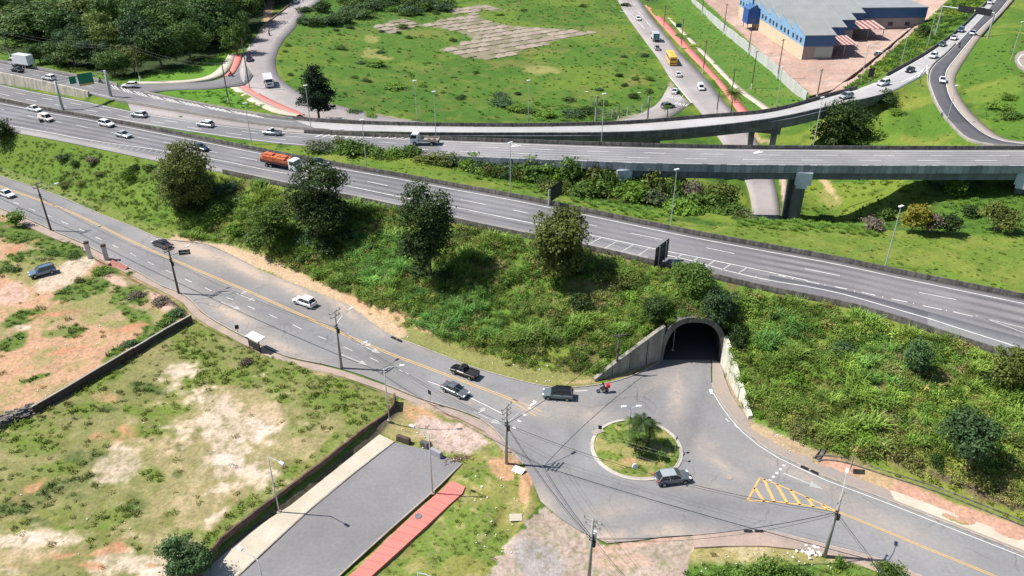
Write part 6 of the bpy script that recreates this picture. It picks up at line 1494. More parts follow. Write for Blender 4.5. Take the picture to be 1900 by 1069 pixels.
# ================================================================== VEHICLES (front towards +x, origin on the road)
def car_proto(kind):
    dims = {'hatch': (3.95, 1.70, 1.48), 'sedan': (4.45, 1.76, 1.46), 'suv': (4.45, 1.84, 1.66), 'pickup': (4.60, 1.74, 1.58), 'van': (4.4, 1.75, 1.85)}
    L_, W_, H = dims[kind]; h = L_ / 2; w = W_ / 2
    belt = H * .60; hood = H * .57
    if kind == 'hatch': st = [(-h, .45, .72), (-h + .06, .34, belt), (-h + .5, .30, belt), (.35 * h, .3, belt), (.62 * h, .3, hood), (h - .25, .32, hood - .13), (h, .42, .62)]; g = (-h + .10, -h + .55, .12 * h, .50 * h)
    if kind == 'sedan': st = [(-h, .42, .72), (-h + .07, .34, belt - .02), (-.62 * h, .3, belt + .02), (.3 * h, .3, belt), (.52 * h, .3, hood), (h - .25, .32, hood - .14), (h, .42, .6)]; g = (-.72 * h, -.38 * h, .08 * h, .46 * h)
    if kind == 'suv': st = [(-h, .48, .85), (-h + .06, .38, belt), (-h + .5, .34, belt), (.4 * h, .34, belt), (.58 * h, .34, hood), (h - .2, .36, hood - .1), (h, .5, .75)]; g = (-h + .08, -h + .40, .14 * h, .48 * h)
    if kind == 'pickup': st = [(-h, .48, .85), (-h + .05, .38, .92), (-.2 * h, .36, .92), (-.15 * h, .36, belt), (.52 * h, .34, hood + .02), (h - .22, .36, hood - .1), (h, .5, .72)]; g = (-.17 * h, -.10 * h, .20 * h, .52 * h)
    if kind == 'van': st = [(-h, .45, .9), (-h + .04, .34, belt), (-h + .5, .32, belt), (.45 * h, .32, belt), (.66 * h, .32, hood - .08), (h - .2, .34, hood - .22), (h, .45, .7)]; g = (-h + .06, -h + .16, .38 * h, .66 * h)
    e = empty(kind if kind in ('pickup', 'van') else ('suv' if kind == 'suv' else 'car'))
    # lower body
    mb = MB(); vs = []; n = 10
    for k, (x, zl, zt) in enumerate(st):
        ww = w * (.86 if k in (0, len(st) - 1) else (.97 if k in (1, len(st) - 2) else 1)); 
        for y, z in ((0, zl - .08), (ww * .82, zl - .08), (ww * .98, zl + .08), (ww, (zl + zt) / 2), (ww * .97, zt - .07), (ww * .86, zt), (0, zt + .03)): vs.append((x, y, z))
        for y, z in ((-ww * .86, zt), (-ww * .97, zt - .07), (-ww, (zl + zt) / 2), (-ww * .98, zl + .08), (-ww * .82, zl - .08)): vs.append((x, y, z))
    m_ = 12; fs = []
    for k in range(len(st) - 1):
        for j in range(m_): fs.append((k * m_ + j, k * m_ + (j + 1) % m_, (k + 1) * m_ + (j + 1) % m_, (k + 1) * m_ + j))
    fs += [tuple(range(m_))[::-1], tuple(range((len(st) - 1) * m_, len(st) * m_))]; mb.add(vs, fs)
    # roof skin + pillars in body colour
    x0, x1, x2, x3 = g; wb, wt = w * .90, w * .72; zb = belt - .03; zr = H
    if kind == 'pickup': zb = belt
    rv = []
    for i in range(5):
        x = x1 + (x2 - x1) * i / 4; c = 1 - abs(i - 2) / 2 * .02
        for j in range(5): y = wt * (j - 2) / 2; rv.append((x, y, zr * c - .035 * ((j - 2) / 2) ** 2))
    rf = MB(); rf.add(rv, [(i * 5 + j, (i + 1) * 5 + j, (i + 1) * 5 + j + 1, i * 5 + j + 1) for i in range(4) for j in range(4)])
    rf.add([(x1, -wt, zr - .06), (x1, wt, zr - .06), (x2, wt, zr - .06), (x2, -wt, zr - .06)], [(0, 1, 2, 3)])
    for sy in (-1, 1):
        for (xb, xt) in ((x0, x1), (x3, x2), ((x0 + x3) / 2 - .1, (x1 + x2) / 2 - .1)):
            rf.tube([(xb, sy * wb, zb), (xt, sy * wt, zr - .04)], .045, .04, 4)
        rf.tube([(x1, sy * wt, zr - .035), (x2, sy * wt, zr - .035)], .05, .05, 4)
    body = mb.build('body', M_TRIM, e, smooth=False); roof = rf.build('roof', M_TRIM, e)
    # bevel the lower body for soft highlights
    # glass
    def quadp(nm, a, b, c, d): q = MB(); q.quad(a, b, c, d); q.build(nm, M_GLASS, e)
    i_ = .015
    quadp('windshield', (x3 - i_, -wb * .95, zb), (x3 - i_, wb * .95, zb), (x2, wt * .95, zr - .05), (x2, -wt * .95, zr - .05))
    quadp('rear_window', (x0 + i_, wb * .93, zb), (x0 + i_, -wb * .93, zb), (x1, -wt * .93, zr - .05), (x1, wt * .93, zr - .05))
    xm, xmt = (x0 + x3) / 2 - .1, (x1 + x2) / 2 - .1
    for sy in (-1, 1):
        if kind == 'van':
            q = MB(); q.quad((x0, sy * wb, zb), (xm + .2, sy * wb, zb), (xmt + .2, sy * wt, zr - .05), (x1, sy * wt, zr - .05)); q.build('side_panel', M_TRIM, e)
            quadp('side_window', (xm + .2, sy * (wb - i_), zb), (x3, sy * (wb - i_), zb), (x2, sy * (wt - i_), zr - .05), (xmt + .2, sy * (wt - i_), zr - .05))
        else:
            quadp('side_window', (x0, sy * (wb - i_), zb), (xm, sy * (wb - i_), zb), (xmt, sy * (wt - i_), zr - .05), (x1, sy * (wt - i_), zr - .05))
            quadp('side_window', (xm, sy * (wb - i_), zb), (x3, sy * (wb - i_), zb), (x2, sy * (wt - i_), zr - .05), (xmt, sy * (wt - i_), zr - .05))
        # lights, mirror, wheels
        q = MB(); q.box((h - .10, sy * w * .66, .66 if kind != 'suv' else .80), (.22, .36, .14)); q.build('headlight', M_HEADL, e)
        q = MB(); q.box((-h + .05, sy * w * .76, .82 if kind not in ('suv', 'van') else .95), (.12, .24, .20)); q.build('tail_light', M_TAILL, e)
        q = MB(); q.box((x3 - .25, sy * (w + .09), belt + .06), (.14, .2, .13)); q.build('mirror', M_TRIM, e)
        for xw in (-h * .62, h * .62):
            r = .33 if kind in ('suv', 'pickup') else .30
            q = MB(); q.disc((xw, sy * (w - .09), r), r, (0, 1, 0), .24, 16); ty = q.build('wheel', M_TYRE, e)
            q = MB(); q.disc((xw, sy * (w + .02), r), r * .6, (0, 1, 0), .05, 10); q.build('rim', M_RIM, ty)
            q = MB(); q.disc((xw, sy * (w - .02), r + .05), r * 1.22, (0, 1, 0), .03, 14); q.build('wheel_arch', M_TRIM, e)
    q = MB(); q.box((h - .01, 0, .5), (.08, W_ * .62, .2)); q.build('grille', M_TRIM, e)
    q = MB(); q.box((-h - .01, 0, .66 if kind != 'pickup' else .7), (.03, .42, .14)); q.build('number_plate', M_LAMP, e)
    if kind == 'pickup':
        q = MB(); q.box((-.6 * h, 0, .955), (h * .74, W_ * .78, .03)); q.build('load_bed', M_TRIM, e)
        for sy in (-1, 1): q = MB(); q.box((-.6 * h, sy * w * .9, 1.0), (h * .78, .1, .14)); q.build('bed_rail', M_TRIM, e)
        q = MB(); q.box((-h + .06, 0, 1.0), (.1, W_ * .88, .14)); q.build('bed_rail', M_TRIM, e)
    if kind == 'suv':
        for sy in (-1, 1): q = MB(); q.tube([(x1 + .1, sy * wt * .95, H + .03), (x2 - .1, sy * wt * .95, H + .03)], .025, .025, 4); q.build('roof_rail', M_TRIM, e)
    return e
protos = {k: car_proto(k) for k in ('hatch', 'sedan', 'suv', 'pickup', 'van')}
def set_paint(o, m, roofm=None):
    for ch in o.children:
        n = ch.name.split('.')[0]
        if n in ('body', 'side_panel', 'bed_rail') or (n == 'mirror'): 
            ch.material_slots[0].link = 'OBJECT'; ch.material_slots[0].material = m
        if n == 'roof': ch.material_slots[0].link = 'OBJECT'; ch.material_slots[0].material = roofm or m
used = set()
def place(kind, px, py, z, hx, hy, label, m=None, roofm=None, cat='car', group=None, zfun=None, name=None):
    p = P(px, py, z); q = P(px + hx, py + hy, z); a = math.atan2(q.y - p.y, q.x - p.x)
    src = protos[kind]
    o = src if kind not in used else copy_tree(src)
    used.add(kind)
    o.location = (p.x, p.y, z); o.rotation_euler = (0, 0, a); tag(o, label, cat, group)
    if m: set_paint(o, m, roofm)
    return o
WHT = paint('white', (.74, .75, .76)); SIL = paint('silver', (.42, .46, .47), .3, .3); GRY = paint('grey', (.13, .145, .16), .3, .3); BLK = paint('black', (.012, .012, .014)); DBL = paint('dark_blue', (.015, .025, .06)); GRN = paint('grey_green', (.12, .16, .17), .35, .2); BLU = paint('steel_blue', (.13, .19, .28), .3, .3); PNK = paint('pale_cream', (.70, .62, .55)); LBL = paint('pale_silver_blue', (.36, .43, .46), .3, .3)
G1 = 'vehicles on the lower road'; G2 = 'vehicles on the near carriageway'; G3 = 'vehicles on the far carriageway'; G4 = 'vehicles on the rising ramp'; G5 = 'vehicles on the avenue'; G6 = 'vehicles on the side road'
_c1 = place('hatch', 1247, 892, 0, 30, -4, 'dark grey hatchback with pale silver roof rounding the roundabout', GRY, SIL, 'car', G1); _c1.scale = (1.13, 1.08, 1.08)
place('suv', 1035, 737, 0, -30, -2, 'grey green compact suv with black roof heading along the bank kerb', GRN, BLK, 'suv', G1)
place('sedan', 845, 729, 0, 30, 14, 'dark grey sedan on the near side of the yellow line', GRY, None, 'car', G1)
place('pickup', 862, 695, 0, -30, -11, 'black pickup with open bed beside the grass verge', BLK, None, 'pickup', G1)
place('hatch', 566, 565, 0, -30, -11, 'white hatchback driving away beside the dusty lay-by', WHT, None, 'car', G1)
place('sedan', 301, 457, 0, -30, -12, 'black sedan at the start of the sandy lay-by', BLK, None, 'car', G1)
place('sedan', 14, 364, 0, 30, 11, 'white sedan furthest up the lower road', WHT, None, 'car', G1)
place('suv', 80, 509, None and 0 or 1.65, -30, 8, 'steel blue estate car parked on the dirt drive of the vacant lot', BLU, None, 'car')
place('sedan', 65, 206, 7, 30, 7, 'white sedan leading the pale van on the near carriageway', WHT, None, 'car', G2)
place('van', 86, 224, 7.1, 30, 7, 'pale cream small van on the near carriageway', PNK, None, 'van', G2)
place('suv', 199, 234, 7.3, 30, 7, 'white suv by the median on the near carriageway', WHT, None, 'suv', G2)
place('sedan', 230, 254, 7.4, 30, 6, 'silver sedan in the outer lane of the near carriageway', SIL, None, 'car', G2)
place('sedan', 372, 278, 7.8, 30, 6, 'dark car half hidden behind the first tree on the bank', DBL, None, 'car', G2)
place('sedan', 592, 306, 8.3, 30, 6, 'dark blue sedan ahead of the brick lorry', DBL, None, 'car', G2)
place('hatch', 259, 217, 7.7, -30, -4, 'silver hatchback on the far carriageway nearest the gantry', SIL, None, 'car', G3)
place('hatch', 382, 235, 8, -30, -4, 'silver hatchback on the far carriageway nearest the pole lawn', SIL, None, 'car', G3)
place('pickup', 505, 250, 8.3, -30, -3, 'pale silver blue pickup on the far carriageway', LBL, None, 'pickup', G3)
place('sedan', 33, 133, 8.8, -30, -5, 'black car passing the white box truck', BLK, None, 'car', G6)
place('hatch', 92, 148, 8.7, -30, -5, 'white hatchback with red roof rack behind the box truck', WHT, None, 'car', G6)
place('hatch', 242, 162, 8.3, -30, 0, 'white and blue patrol car at the hatched fork', WHT, None, 'car', G6)
place('sedan', 463, 112, 8.1, 4, -14, 'blue car on the pinkish loop road by the cycle path', DBL, None, 'car')
place('pickup', 550, 5, 8.9, 8, -12, 'white car entering the loop road beside the forest', WHT, None, 'pickup')
place('hatch', 1184, 37, 0, 12, 20, 'white car beyond the green backed lorry on the avenue', WHT, None, 'car', G5)
place('pickup', 1219, 92, 0, -12, -22, 'silver pickup between the lorry and the yellow bus', SIL, None, 'pickup', G5)
place('sedan', 1258, 141, 0, -12, -22, 'white sedan behind the yellow bus', WHT, None, 'car', G5)
place('sedan', 1252, 172, 0, 12, -22, 'white sedan above the road lettering at the loop road mouth', WHT, None, 'car', G5)
place('van', 1300, 166, 0, 12, 22, 'white van coming towards the palm on the avenue', WHT, None, 'van', G5)
place('suv', 1239, 200, 0, 26, -5, 'grey suv between the two road letterings', GRY, None, 'suv', G5)
place('sedan', 1216, 4, 0, 14, 3, 'dark blue car at the top of the avenue by the cycle path', DBL, None, 'car', G5)
place('hatch', 1203, 2, 0, 14, 3, 'dark car crossing at the top of the avenue', BLK, None, 'car', G5)
place('hatch', 1569, 182, 9.95, -26, 6, 'silver hatchback lowest on the ramp', SIL, None, 'car', G4)
place('suv', 1638, 158, 9.7, -26, 8, 'white suv on the ramp near the hatched gore', WHT, None, 'suv', G4)
place('sedan', 1688, 133, 9.5, -22, 13, 'black car on the ramp above the gore', BLK, None, 'car', G4)
place('suv', 1731, 107, 9.3, -18, 14, 'white suv in the ramp queue below the dark car', WHT, None, 'suv', G4)
place('sedan', 1748, 85, 9.2, -16, 15, 'dark grey car in the middle of the ramp queue', GRY, None, 'car', G4)
place('sedan', 1769, 73, 9.2, -15, 15, 'white car in the ramp queue just below the gantry', WHT, None, 'car', G4)
place('suv', 1782, 59, 9.1, -15, 15, 'steel blue car beside the gantry boards', BLU, None, 'car', G4)
place('sedan', 1804, 64, 9.1, -13, 16, 'white car on the dark surfacing by the gantry', WHT, None, 'car', G4)
place('sedan', 1823, 21, 9, -13, 18, 'white car above the gantry', WHT, None, 'car', G4)
place('suv', 1836, 7, 9, -13, 18, 'white suv at the top of the rising road', WHT, None, 'suv', G4)
place('sedan', 1748, 152, 9.3, 0, 20, 'white car alone on the dark slip road bend', WHT, None, 'car', G4)
place('hatch', 1633, 104, 1.5, 20, 2, 'small blue and white car parked at the yard wall', BLU, WHT, 'car')
# ---- lorries and bus
def wheels(e, xs, w, r):
    for x in xs:
        for sy in (-1, 1):
            q = MB(); q.disc((x, sy * (w - .14), r), r, (0, 1, 0), .3, 16); ty = q.build('wheel', M_TYRE, e); q = MB(); q.disc((x, sy * (w + .03), r), r * .55, (0, 1, 0), .04, 10); q.build('rim', M_RIM, ty)
def cab(e, x0, x1, w, z0, z1, m, nose=0.0):
    mb = MB(); zb = z0 + (z1 - z0) * .52; sl = .28
    prof = [(x0, z0), (x1 + nose, z0), (x1 + nose, zb - .15 if nose else zb), (x1, zb), (x1 - sl, z1 - .1), (x1 - sl - .2, z1), (x0, z1)]
    n = len(prof); vs = [(x, -w, z) for x, z in prof] + [(x, w, z) for x, z in prof]
    mb.add(vs, [tuple(range(n)), tuple(range(n, 2 * n))[::-1]] + [(i, i + n, (i + 1) % n + n, (i + 1) % n) for i in range(n)]); mb.build('cab', m, e)
    q = MB(); q.quad((x1 + .01, -w * .9, zb + .04), (x1 + .01, w * .9, zb + .04), (x1 - sl + .01, w * .86, z1 - .14), (x1 - sl + .01, -w * .86, z1 - .14)); q.build('windshield', M_GLASS, e)
    for sy in (-1, 1):
        q = MB(); q.quad((x0 + .35, sy * (w + .01), zb + .02), (x1 - .1, sy * (w + .01), zb + .02), (x1 - sl - .08, sy * (w + .01), z1 - .25), (x0 + .35, sy * (w + .01), z1 - .25)); q.build('side_window', M_GLASS, e)
        q = MB(); q.box((x1 + nose + .01, sy * w * .75, z0 + .35), (.06, .35, .22)); q.build('headlight', M_HEADL, e)
        q = MB(); q.box((x1 - .1, sy * (w + .2), zb + .4), (.1, .2, .5)); q.build('mirror', M_TRIM, e)
    q = MB(); q.box((x1 + nose + .02, 0, z0 + .55), (.06, w * 1.1, .35)); q.build('grille', M_TRIM, e); q = MB(); q.box((x1 + nose, 0, z0 + .08), (.25, 2 * w, .28)); q.build('bumper', m, e)
def lorry(px, py, z, hx, hy, label, cat='lorry', L_=8.5, body='box', cabm=WHT, bodym=WHT, group=None, name='box_truck', H=3.4):
    p = P(px, py, z); q = P(px + hx, py + hy, z); a = math.atan2(q.y - p.y, q.x - p.x); e = empty(name); h = L_ / 2; w = 1.2
    mb = MB(); mb.box((-.4, 0, .85), (L_ - .8, .9, .25)); mb.build('chassis', M_TRIM, e)
    cab(e, h - 1.9, h - .1, 1.1, .55, 2.65, cabm)
    wheels(e, [h - 1.1, -h + 1.6] + ([-h + 2.75] if L_ > 8 else []), 1.15, .48)
    if body == 'box':
        mb = MB(); mb.box((-1.05, 0, 1.1 + (H - 1.1) / 2), (L_ - 2.3, 2.4, H - 1.1)); bo = mb.build('cargo_box', bodym, e)
        mb = MB()
        for x in np.linspace(-h + .3, h - 2.4, 7): mb.box((x, 0, H + .01), (.05, 2.42, .03))
        mb.build('roof_seams', M_LAMP, bo)
        for sy in (-1, 1): mb = MB(); mb.box((-h + .08, sy * .6, 1.1 + (H - 1.1) / 2), (.04, 1.1, H - 1.3)); mb.build('rear_door', bodym if name != 'green_back_truck' else mat('teal_panel', (.06, .22, .24), .5), bo)
    if body == 'flat':
        mb = MB(); mb.box((-1.05, 0, 1.1), (L_ - 2.3, 2.3, .14)); mb.build('load_bed', M_CONC, e)
        for sy in (-1, 1): mb = MB(); mb.box((-1.05, sy * 1.13, 1.35), (L_ - 2.3, .06, .4)); mb.build('side_board', M_SIDE, e)
        mb = MB(); mb.box((-h + .12, 0, 1.35), (.06, 2.3, .4)); mb.build('side_board', M_SIDE, e)
        for x in (-1, -2.2): mb = MB(); mb.box((x, .2, 1.35), (.7, .5, .35), .3); mb.build('load', mat('brown_load', (.25, .13, .08), .8), e)
    e.location = (p.x, p.y, z); e.rotation_euler = (0, 0, a); tag(e, label, cat, group); return e
lorry(43, 124, 8.8, -30, -4.5, 'white box truck at the far end of the side road', 'truck', 8.4, group=G6, H=3.9)
lorry(1215, 75, 0, -12, -22, 'box truck with teal rear doors on the avenue', 'truck', 7.6, name='box_truck', bodym=paint('dull_white', (.5, .52, .52)), group=G5)
_t = bpy.data.objects['box_truck.001'] if 'box_truck.001' in bpy.data.objects else None
if _t:
    for ch in _t.children:
        for g_ in ch.children:
            if g_.name.startswith('rear_door'): g_.data.materials.clear(); g_.data.materials.append(mat('teal_panel', (.06, .20, .22), .5))
lorry(499, 158, 7.7, 6, 16, 'white tipper truck rounding the loop road', 'truck', 7.0, group=None, name='tipper_truck', H=2.7)
lorry(789, 268, 9.8, -30, -1.2, 'small white flatbed truck carrying loose load on the far carriageway', 'truck', 6.6, 'flat', group=G3, name='flatbed_truck')
# brick lorry
bl = lorry(523, 312, 8.1, 30, 6.2, 'white cab lorry stacked with orange bricks on the near carriageway', 'truck', 9.6, 'none', group=G2, name='brick_truck')
h = 4.8; mb = MB(); mb.box((-1.1, 0, 1.2), (7.3, 2.45, .18)); mb.build('load_bed', M_TRIM, bl)
for sy in (-1, 1): mb = MB(); mb.box((-1.1, sy * 1.24, 1.5), (7.3, .06, .5)); mb.build('side_board', mat('dark_red_board', (.08, .03, .03), .6), bl)
M_OB = [mat('orange_brick_%s' % 'ab'[k], c, .85, fine=(9, .15)) for k, c in enumerate([(.56, .17, .075), (.44, .11, .05)])]
rr = random.Random(9); bm_ = {}
for layer in range(5):
    for ix in range(12):
        for iy in range(4):
            if layer < 3 and iy in (1, 2) and 0 < ix < 11: continue
            if layer == 4 and (iy in (0, 3) or ix in (0, 5, 6, 11)): continue
            if layer == 3 and ix in (0, 11) and iy in (0, 3): continue
            k = rr.randint(0, 1)
            if k not in bm_: mb = MB(); mb.box((0, 0, 0), (.56, .55, .31)); o = mb.build('brick_pack', M_OB[k], bl); bm_[k] = o
            else: o = bm_[k].copy(); C.objects.link(o)
            o.location = (-1.1 + (ix - 5.5) * .60 + (.06 if ix > 5 else -.06), (iy - 1.5) * .58, 1.45 + layer * .33 + rr.uniform(0, .12) * (layer >= 3)); o.rotation_euler = (0, 0, rr.uniform(-.05, .05))
# bus
p = P(1245, 116, 0); q = P(1233, 94, 0); a = math.atan2(q.y - p.y, q.x - p.x); e = empty('bus', (p.x, p.y, 0), a); tag(e, 'bright yellow bus on the avenue', 'bus', G5)
YB = paint('bus_yellow', (.78, .46, .02)); L_, w = 10.5, 1.28
mb = MB(); prof = [(-w, .4), (w, .4), (w, 2.9), (w * .88, 3.15), (-w * .88, 3.15), (-w, 2.9)]; n = 6; vs = [(-L_ / 2, y, z) for y, z in prof] + [(L_ / 2, y, z) for y, z in prof]; mb.add(vs, [tuple(range(6))[::-1], tuple(range(6, 12))] + [(i, (i + 1) % 6, (i + 1) % 6 + 6, i + 6) for i in range(6)]); mb.build('body', YB, e)
for sy in (-1, 1):
    for k in range(7): mb = MB(); mb.box((-L_ / 2 + 1.0 + k * 1.35, sy * (w + .01), 2.15), (1.18, .03, .85)); mb.build('window', M_GLASS, e)
    mb = MB(); mb.box((-L_ / 2 - .02, sy * 1.0, 1.2), (.04, .25, .35)); mb.build('tail_light', M_TAILL, e)
mb = MB(); mb.box((-L_ / 2 - .02, 0, 2.25), (.03, 1.9, .7)); mb.build('rear_window', mat('rear_ad', (.20, .10, .05), .3), e); mb = MB(); mb.box((L_ / 2 + .02, 0, 2.0), (.03, 2.2, 1.3)); mb.build('windshield', M_GLASS, e)
mb = MB(); mb.box((-L_ / 2 - .02, 0, .95), (.03, 2.0, .3)); mb.build('grille', M_TRIM, e); wheels(e, [-L_ / 2 + 2.6, L_ / 2 - 2.4], 1.22, .48)
for x in (-2, 1.6): mb = MB(); mb.box((x, 0, 3.2), (1.0, .8, .14)); mb.build('roof_vent', YB, e)
# roof rack stripe of the white hatch, beacons
# ---- motorcycles and riders
def moto(px, py, z, hx, hy, label, rlabel, box=None, shirt=(.03, .03, .035), helmet=(.02, .02, .02)):
    p = P(px, py, z); q = P(px + hx, py + hy, z); a = math.atan2(q.y - p.y, q.x - p.x); e = empty('motorcycle', (p.x, p.y, z), a); tag(e, label, 'motorcycle', 'motorcycles')
    for x in (-.62, .64):
        mb = MB(); vs = []; n = 16
        for k in range(n):
            t = 2 * math.pi * k / n
            for r, y in ((.31, -.06), (.31, .06), (.22, .05), (.22, -.05)): vs.append((x + r * math.cos(t), y, .31 + r * math.sin(t)))
        mb.add(vs, [(k * 4 + j, k * 4 + (j + 1) % 4, ((k + 1) % n) * 4 + (j + 1) % 4, ((k + 1) % n) * 4 + j) for k in range(n) for j in range(4)]); wh_ = mb.build('wheel', M_TYRE, e)
        mb = MB(); mb.disc((x, 0, .31), .2, (0, 1, 0), .02, 8); mb.build('rim', M_RIM, wh_)
    mb = MB(); mb.tube([(-.6, 0, .35), (-.2, 0, .45), (.15, 0, .55), (.45, 0, .8)], .07, .06, 6); mb.build('frame', M_TRIM, e)
    mb = MB(); mb.tube([(.64, 0, .31), (.45, 0, .95)], .04, .04, 6); mb.build('fork', M_GALV, e); mb = MB(); mb.tube([(.38, -.34, .98), (.45, 0, .95), (.38, .34, .98)], .025, .025, 5); mb.build('handlebar', M_BLACK, e)
    mb = MB(); mb.box((.15, 0, .78), (.5, .3, .24), taper=.7); mb.build('fuel_tank', M_BLACK, e); mb = MB(); mb.box((-.35, 0, .76), (.7, .28, .12)); mb.build('seat', M_TRIM, e); mb = MB(); mb.box((0, 0, .42), (.4, .3, .3)); mb.build('engine', M_GALV, e)
    if box: mb = MB(); mb.box((-.78, 0, 1.12), (.5, .55, .55)); mb.build('delivery_box', box, e)
    # rider: one continuous skinned body
    J = {'pel': (-.25, 0, .92), 'ab': (-.2, 0, 1.12), 'ch': (-.1, 0, 1.34), 'nk': (-.03, 0, 1.50), 'hd': (.02, 0, 1.66), 'sl': (-.07, .19, 1.42), 'sr': (-.07, -.19, 1.42), 'el': (.12, .28, 1.2), 'er': (.12, -.28, 1.2), 'wl': (.36, .30, 1.03), 'wr': (.36, -.30, 1.03),
         'hl': (-.22, .12, .90), 'hr': (-.22, -.12, .90), 'kl': (.2, .22, .82), 'kr': (.2, -.22, .82), 'fl': (.02, .2, .42), 'fr': (.02, -.2, .42), 'tl': (.2, .2, .36), 'tr': (.2, -.2, .36)}
    R_ = {'pel': .15, 'ab': .14, 'ch': .17, 'nk': .07, 'hd': .1, 'sl': .08, 'sr': .08, 'el': .055, 'er': .055, 'wl': .045, 'wr': .045, 'hl': .1, 'hr': .1, 'kl': .075, 'kr': .075, 'fl': .055, 'fr': .055, 'tl': .05, 'tr': .05}
    keys = list(J); E_ = [('pel', 'ab'), ('ab', 'ch'), ('ch', 'nk'), ('nk', 'hd'), ('ch', 'sl'), ('sl', 'el'), ('el', 'wl'), ('ch', 'sr'), ('sr', 'er'), ('er', 'wr'), ('pel', 'hl'), ('hl', 'kl'), ('kl', 'fl'), ('fl', 'tl'), ('pel', 'hr'), ('hr', 'kr'), ('kr', 'fr'), ('fr', 'tr')]
    me = bpy.data.meshes.new('person'); me.from_pydata([J[k] for k in keys], [(keys.index(a_), keys.index(b_)) for a_, b_ in E_], []); o = bpy.data.objects.new('person', me); C.objects.link(o)
    md = o.modifiers.new('skin', 'SKIN'); 
    if not me.skin_vertices: me.attributes.new
    for k, sv in zip(keys, me.skin_vertices[0].data): sv.radius = (R_[k], R_[k])
    me.skin_vertices[0].data[0].use_root = True
    o.modifiers.new('smooth', 'SUBSURF').levels = 1; o.modifiers['smooth'].render_levels = 1
    me.materials.append(mat('cloth_%d%d' % (int(shirt[0] * 100), int(shirt[2] * 100)), shirt, .9)); o.location = (p.x, p.y, z); o.rotation_euler = (0, 0, a)
    tag(o, rlabel, 'person', 'motorcyclists'); mb = MB(); n = 8; vs = []
    for i in range(7):
        ph = math.pi * i / 6
        for k in range(10): th = 2 * math.pi * k / 10; vs.append((.03 + .16 * math.sin(ph) * math.cos(th), .14 * math.sin(ph) * math.sin(th), 1.68 + .15 * math.cos(ph)))
    mb.add(vs, [(i * 10 + k, i * 10 + (k + 1) % 10, (i + 1) * 10 + (k + 1) % 10, (i + 1) * 10 + k) for i in range(6) for k in range(10)]); mb.build('helmet', mat('helmet_%d' % int(helmet[0] * 100), helmet, .3), o, smooth=True)
    mb = MB(); mb.quad((.165, -.09, 1.64), (.165, .09, 1.64), (.16, .08, 1.73), (.16, -.08, 1.73)); mb.build('visor', M_GLASS, o)
    return e
moto(1118, 728, 0, -30, 3, 'dark motorcycle with red delivery box near the bank kerb', 'rider in dark clothes with red delivery box behind near the bank kerb', paint('delivery_red', (.62, .02, .02)), (.05, .04, .045))
moto(187, 155, 8.4, -30, -5, 'dark motorcycle on the side road behind the gantry', 'dark clad rider on the side road by the gantry')
moto(428, 141, 8.05, -20, 6, 'dark motorcycle at the end of the cream path by the fork', 'rider at the fork by the forest')
moto(500, 66, 8.3, 5, -14, 'dark motorcycle alone on the loop road', 'rider alone on the loop road')
moto(1779, 88, 9.1, -12, 16, 'dark motorcycle between the rising lanes', 'rider between the lanes of the rising road')
# ================================================================== VEGETATION
def leaf_cloud(seed, lobes, n, size, sprig=9, flat_=.35, inner=.18):
    """leaf faces spread through a crown made of lobes; returns vertices, faces and a shade per vertex"""
    r = np.random.default_rng(seed); lob = np.array(lobes, float); w = (lob[:, 3] * lob[:, 4] + lob[:, 4] * lob[:, 5]); w /= w.sum()
    K = max(1, n // sprig); li = r.choice(len(lob), K, p=w); d = r.normal(size=(K, 3)); d[:, 2] = np.abs(d[:, 2]) * 1.0 + r.normal(size=K) * .35; d /= np.linalg.norm(d, axis=1)[:, None]
    rad = np.where(r.random(K) < inner, r.uniform(.2, .8, K), r.uniform(.84, 1.1, K))
    cen = lob[li, :3] + d * lob[li, 3:6] * rad[:, None]
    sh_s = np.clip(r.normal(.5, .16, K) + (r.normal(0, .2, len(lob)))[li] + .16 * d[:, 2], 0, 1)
    idx = np.repeat(np.arange(K), sprig); m = len(idx)
    spread = size * 1.5
    c = cen[idx] + r.normal(size=(m, 3)) * spread * np.array([1, 1, .55])
    nrm = d[idx] * .9 + r.normal(size=(m, 3)) * .6 + np.array([0, 0, flat_]); nrm /= np.linalg.norm(nrm, axis=1)[:, None]
    a = np.cross(nrm, r.normal(size=(m, 3))); a /= np.linalg.norm(a, axis=1)[:, None]; b = np.cross(nrm, a)
    s = size * r.uniform(.6, 1.25, m)[:, None]
    V = np.stack([c - a * s, c - b * s * .55, c + a * s, c + b * s * .55], 1).reshape(-1, 3)
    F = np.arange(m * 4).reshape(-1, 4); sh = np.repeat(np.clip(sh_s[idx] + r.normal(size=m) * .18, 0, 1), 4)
    return V, F, sh
def leaf_obj(name, V, F, sh, m, parent=None):
    o = np_obj(name, V, F, m, parent); at = o.data.attributes.new('shade', 'FLOAT', 'POINT'); at.data.foreach_set('value', sh.astype(np.float32)); return o
def mk_lobes(seed, R, n, k=.45, rz=None, low=.0):
    r = np.random.default_rng(seed); rz = rz or R[2]; out = [(0, 0, 0, R[0] * .62, R[1] * .62, R[2] * .62)]
    for _ in range(n):
        d = r.normal(size=3); d /= np.linalg.norm(d); d[2] = max(d[2], -.55 + low)
        q = r.uniform(.55, .78); s = r.uniform(.75, 1.2) * k
        out.append((d[0] * R[0] * q, d[1] * R[1] * q, d[2] * R[2] * q, R[0] * s, R[1] * s, R[2] * s * .9))
    return out
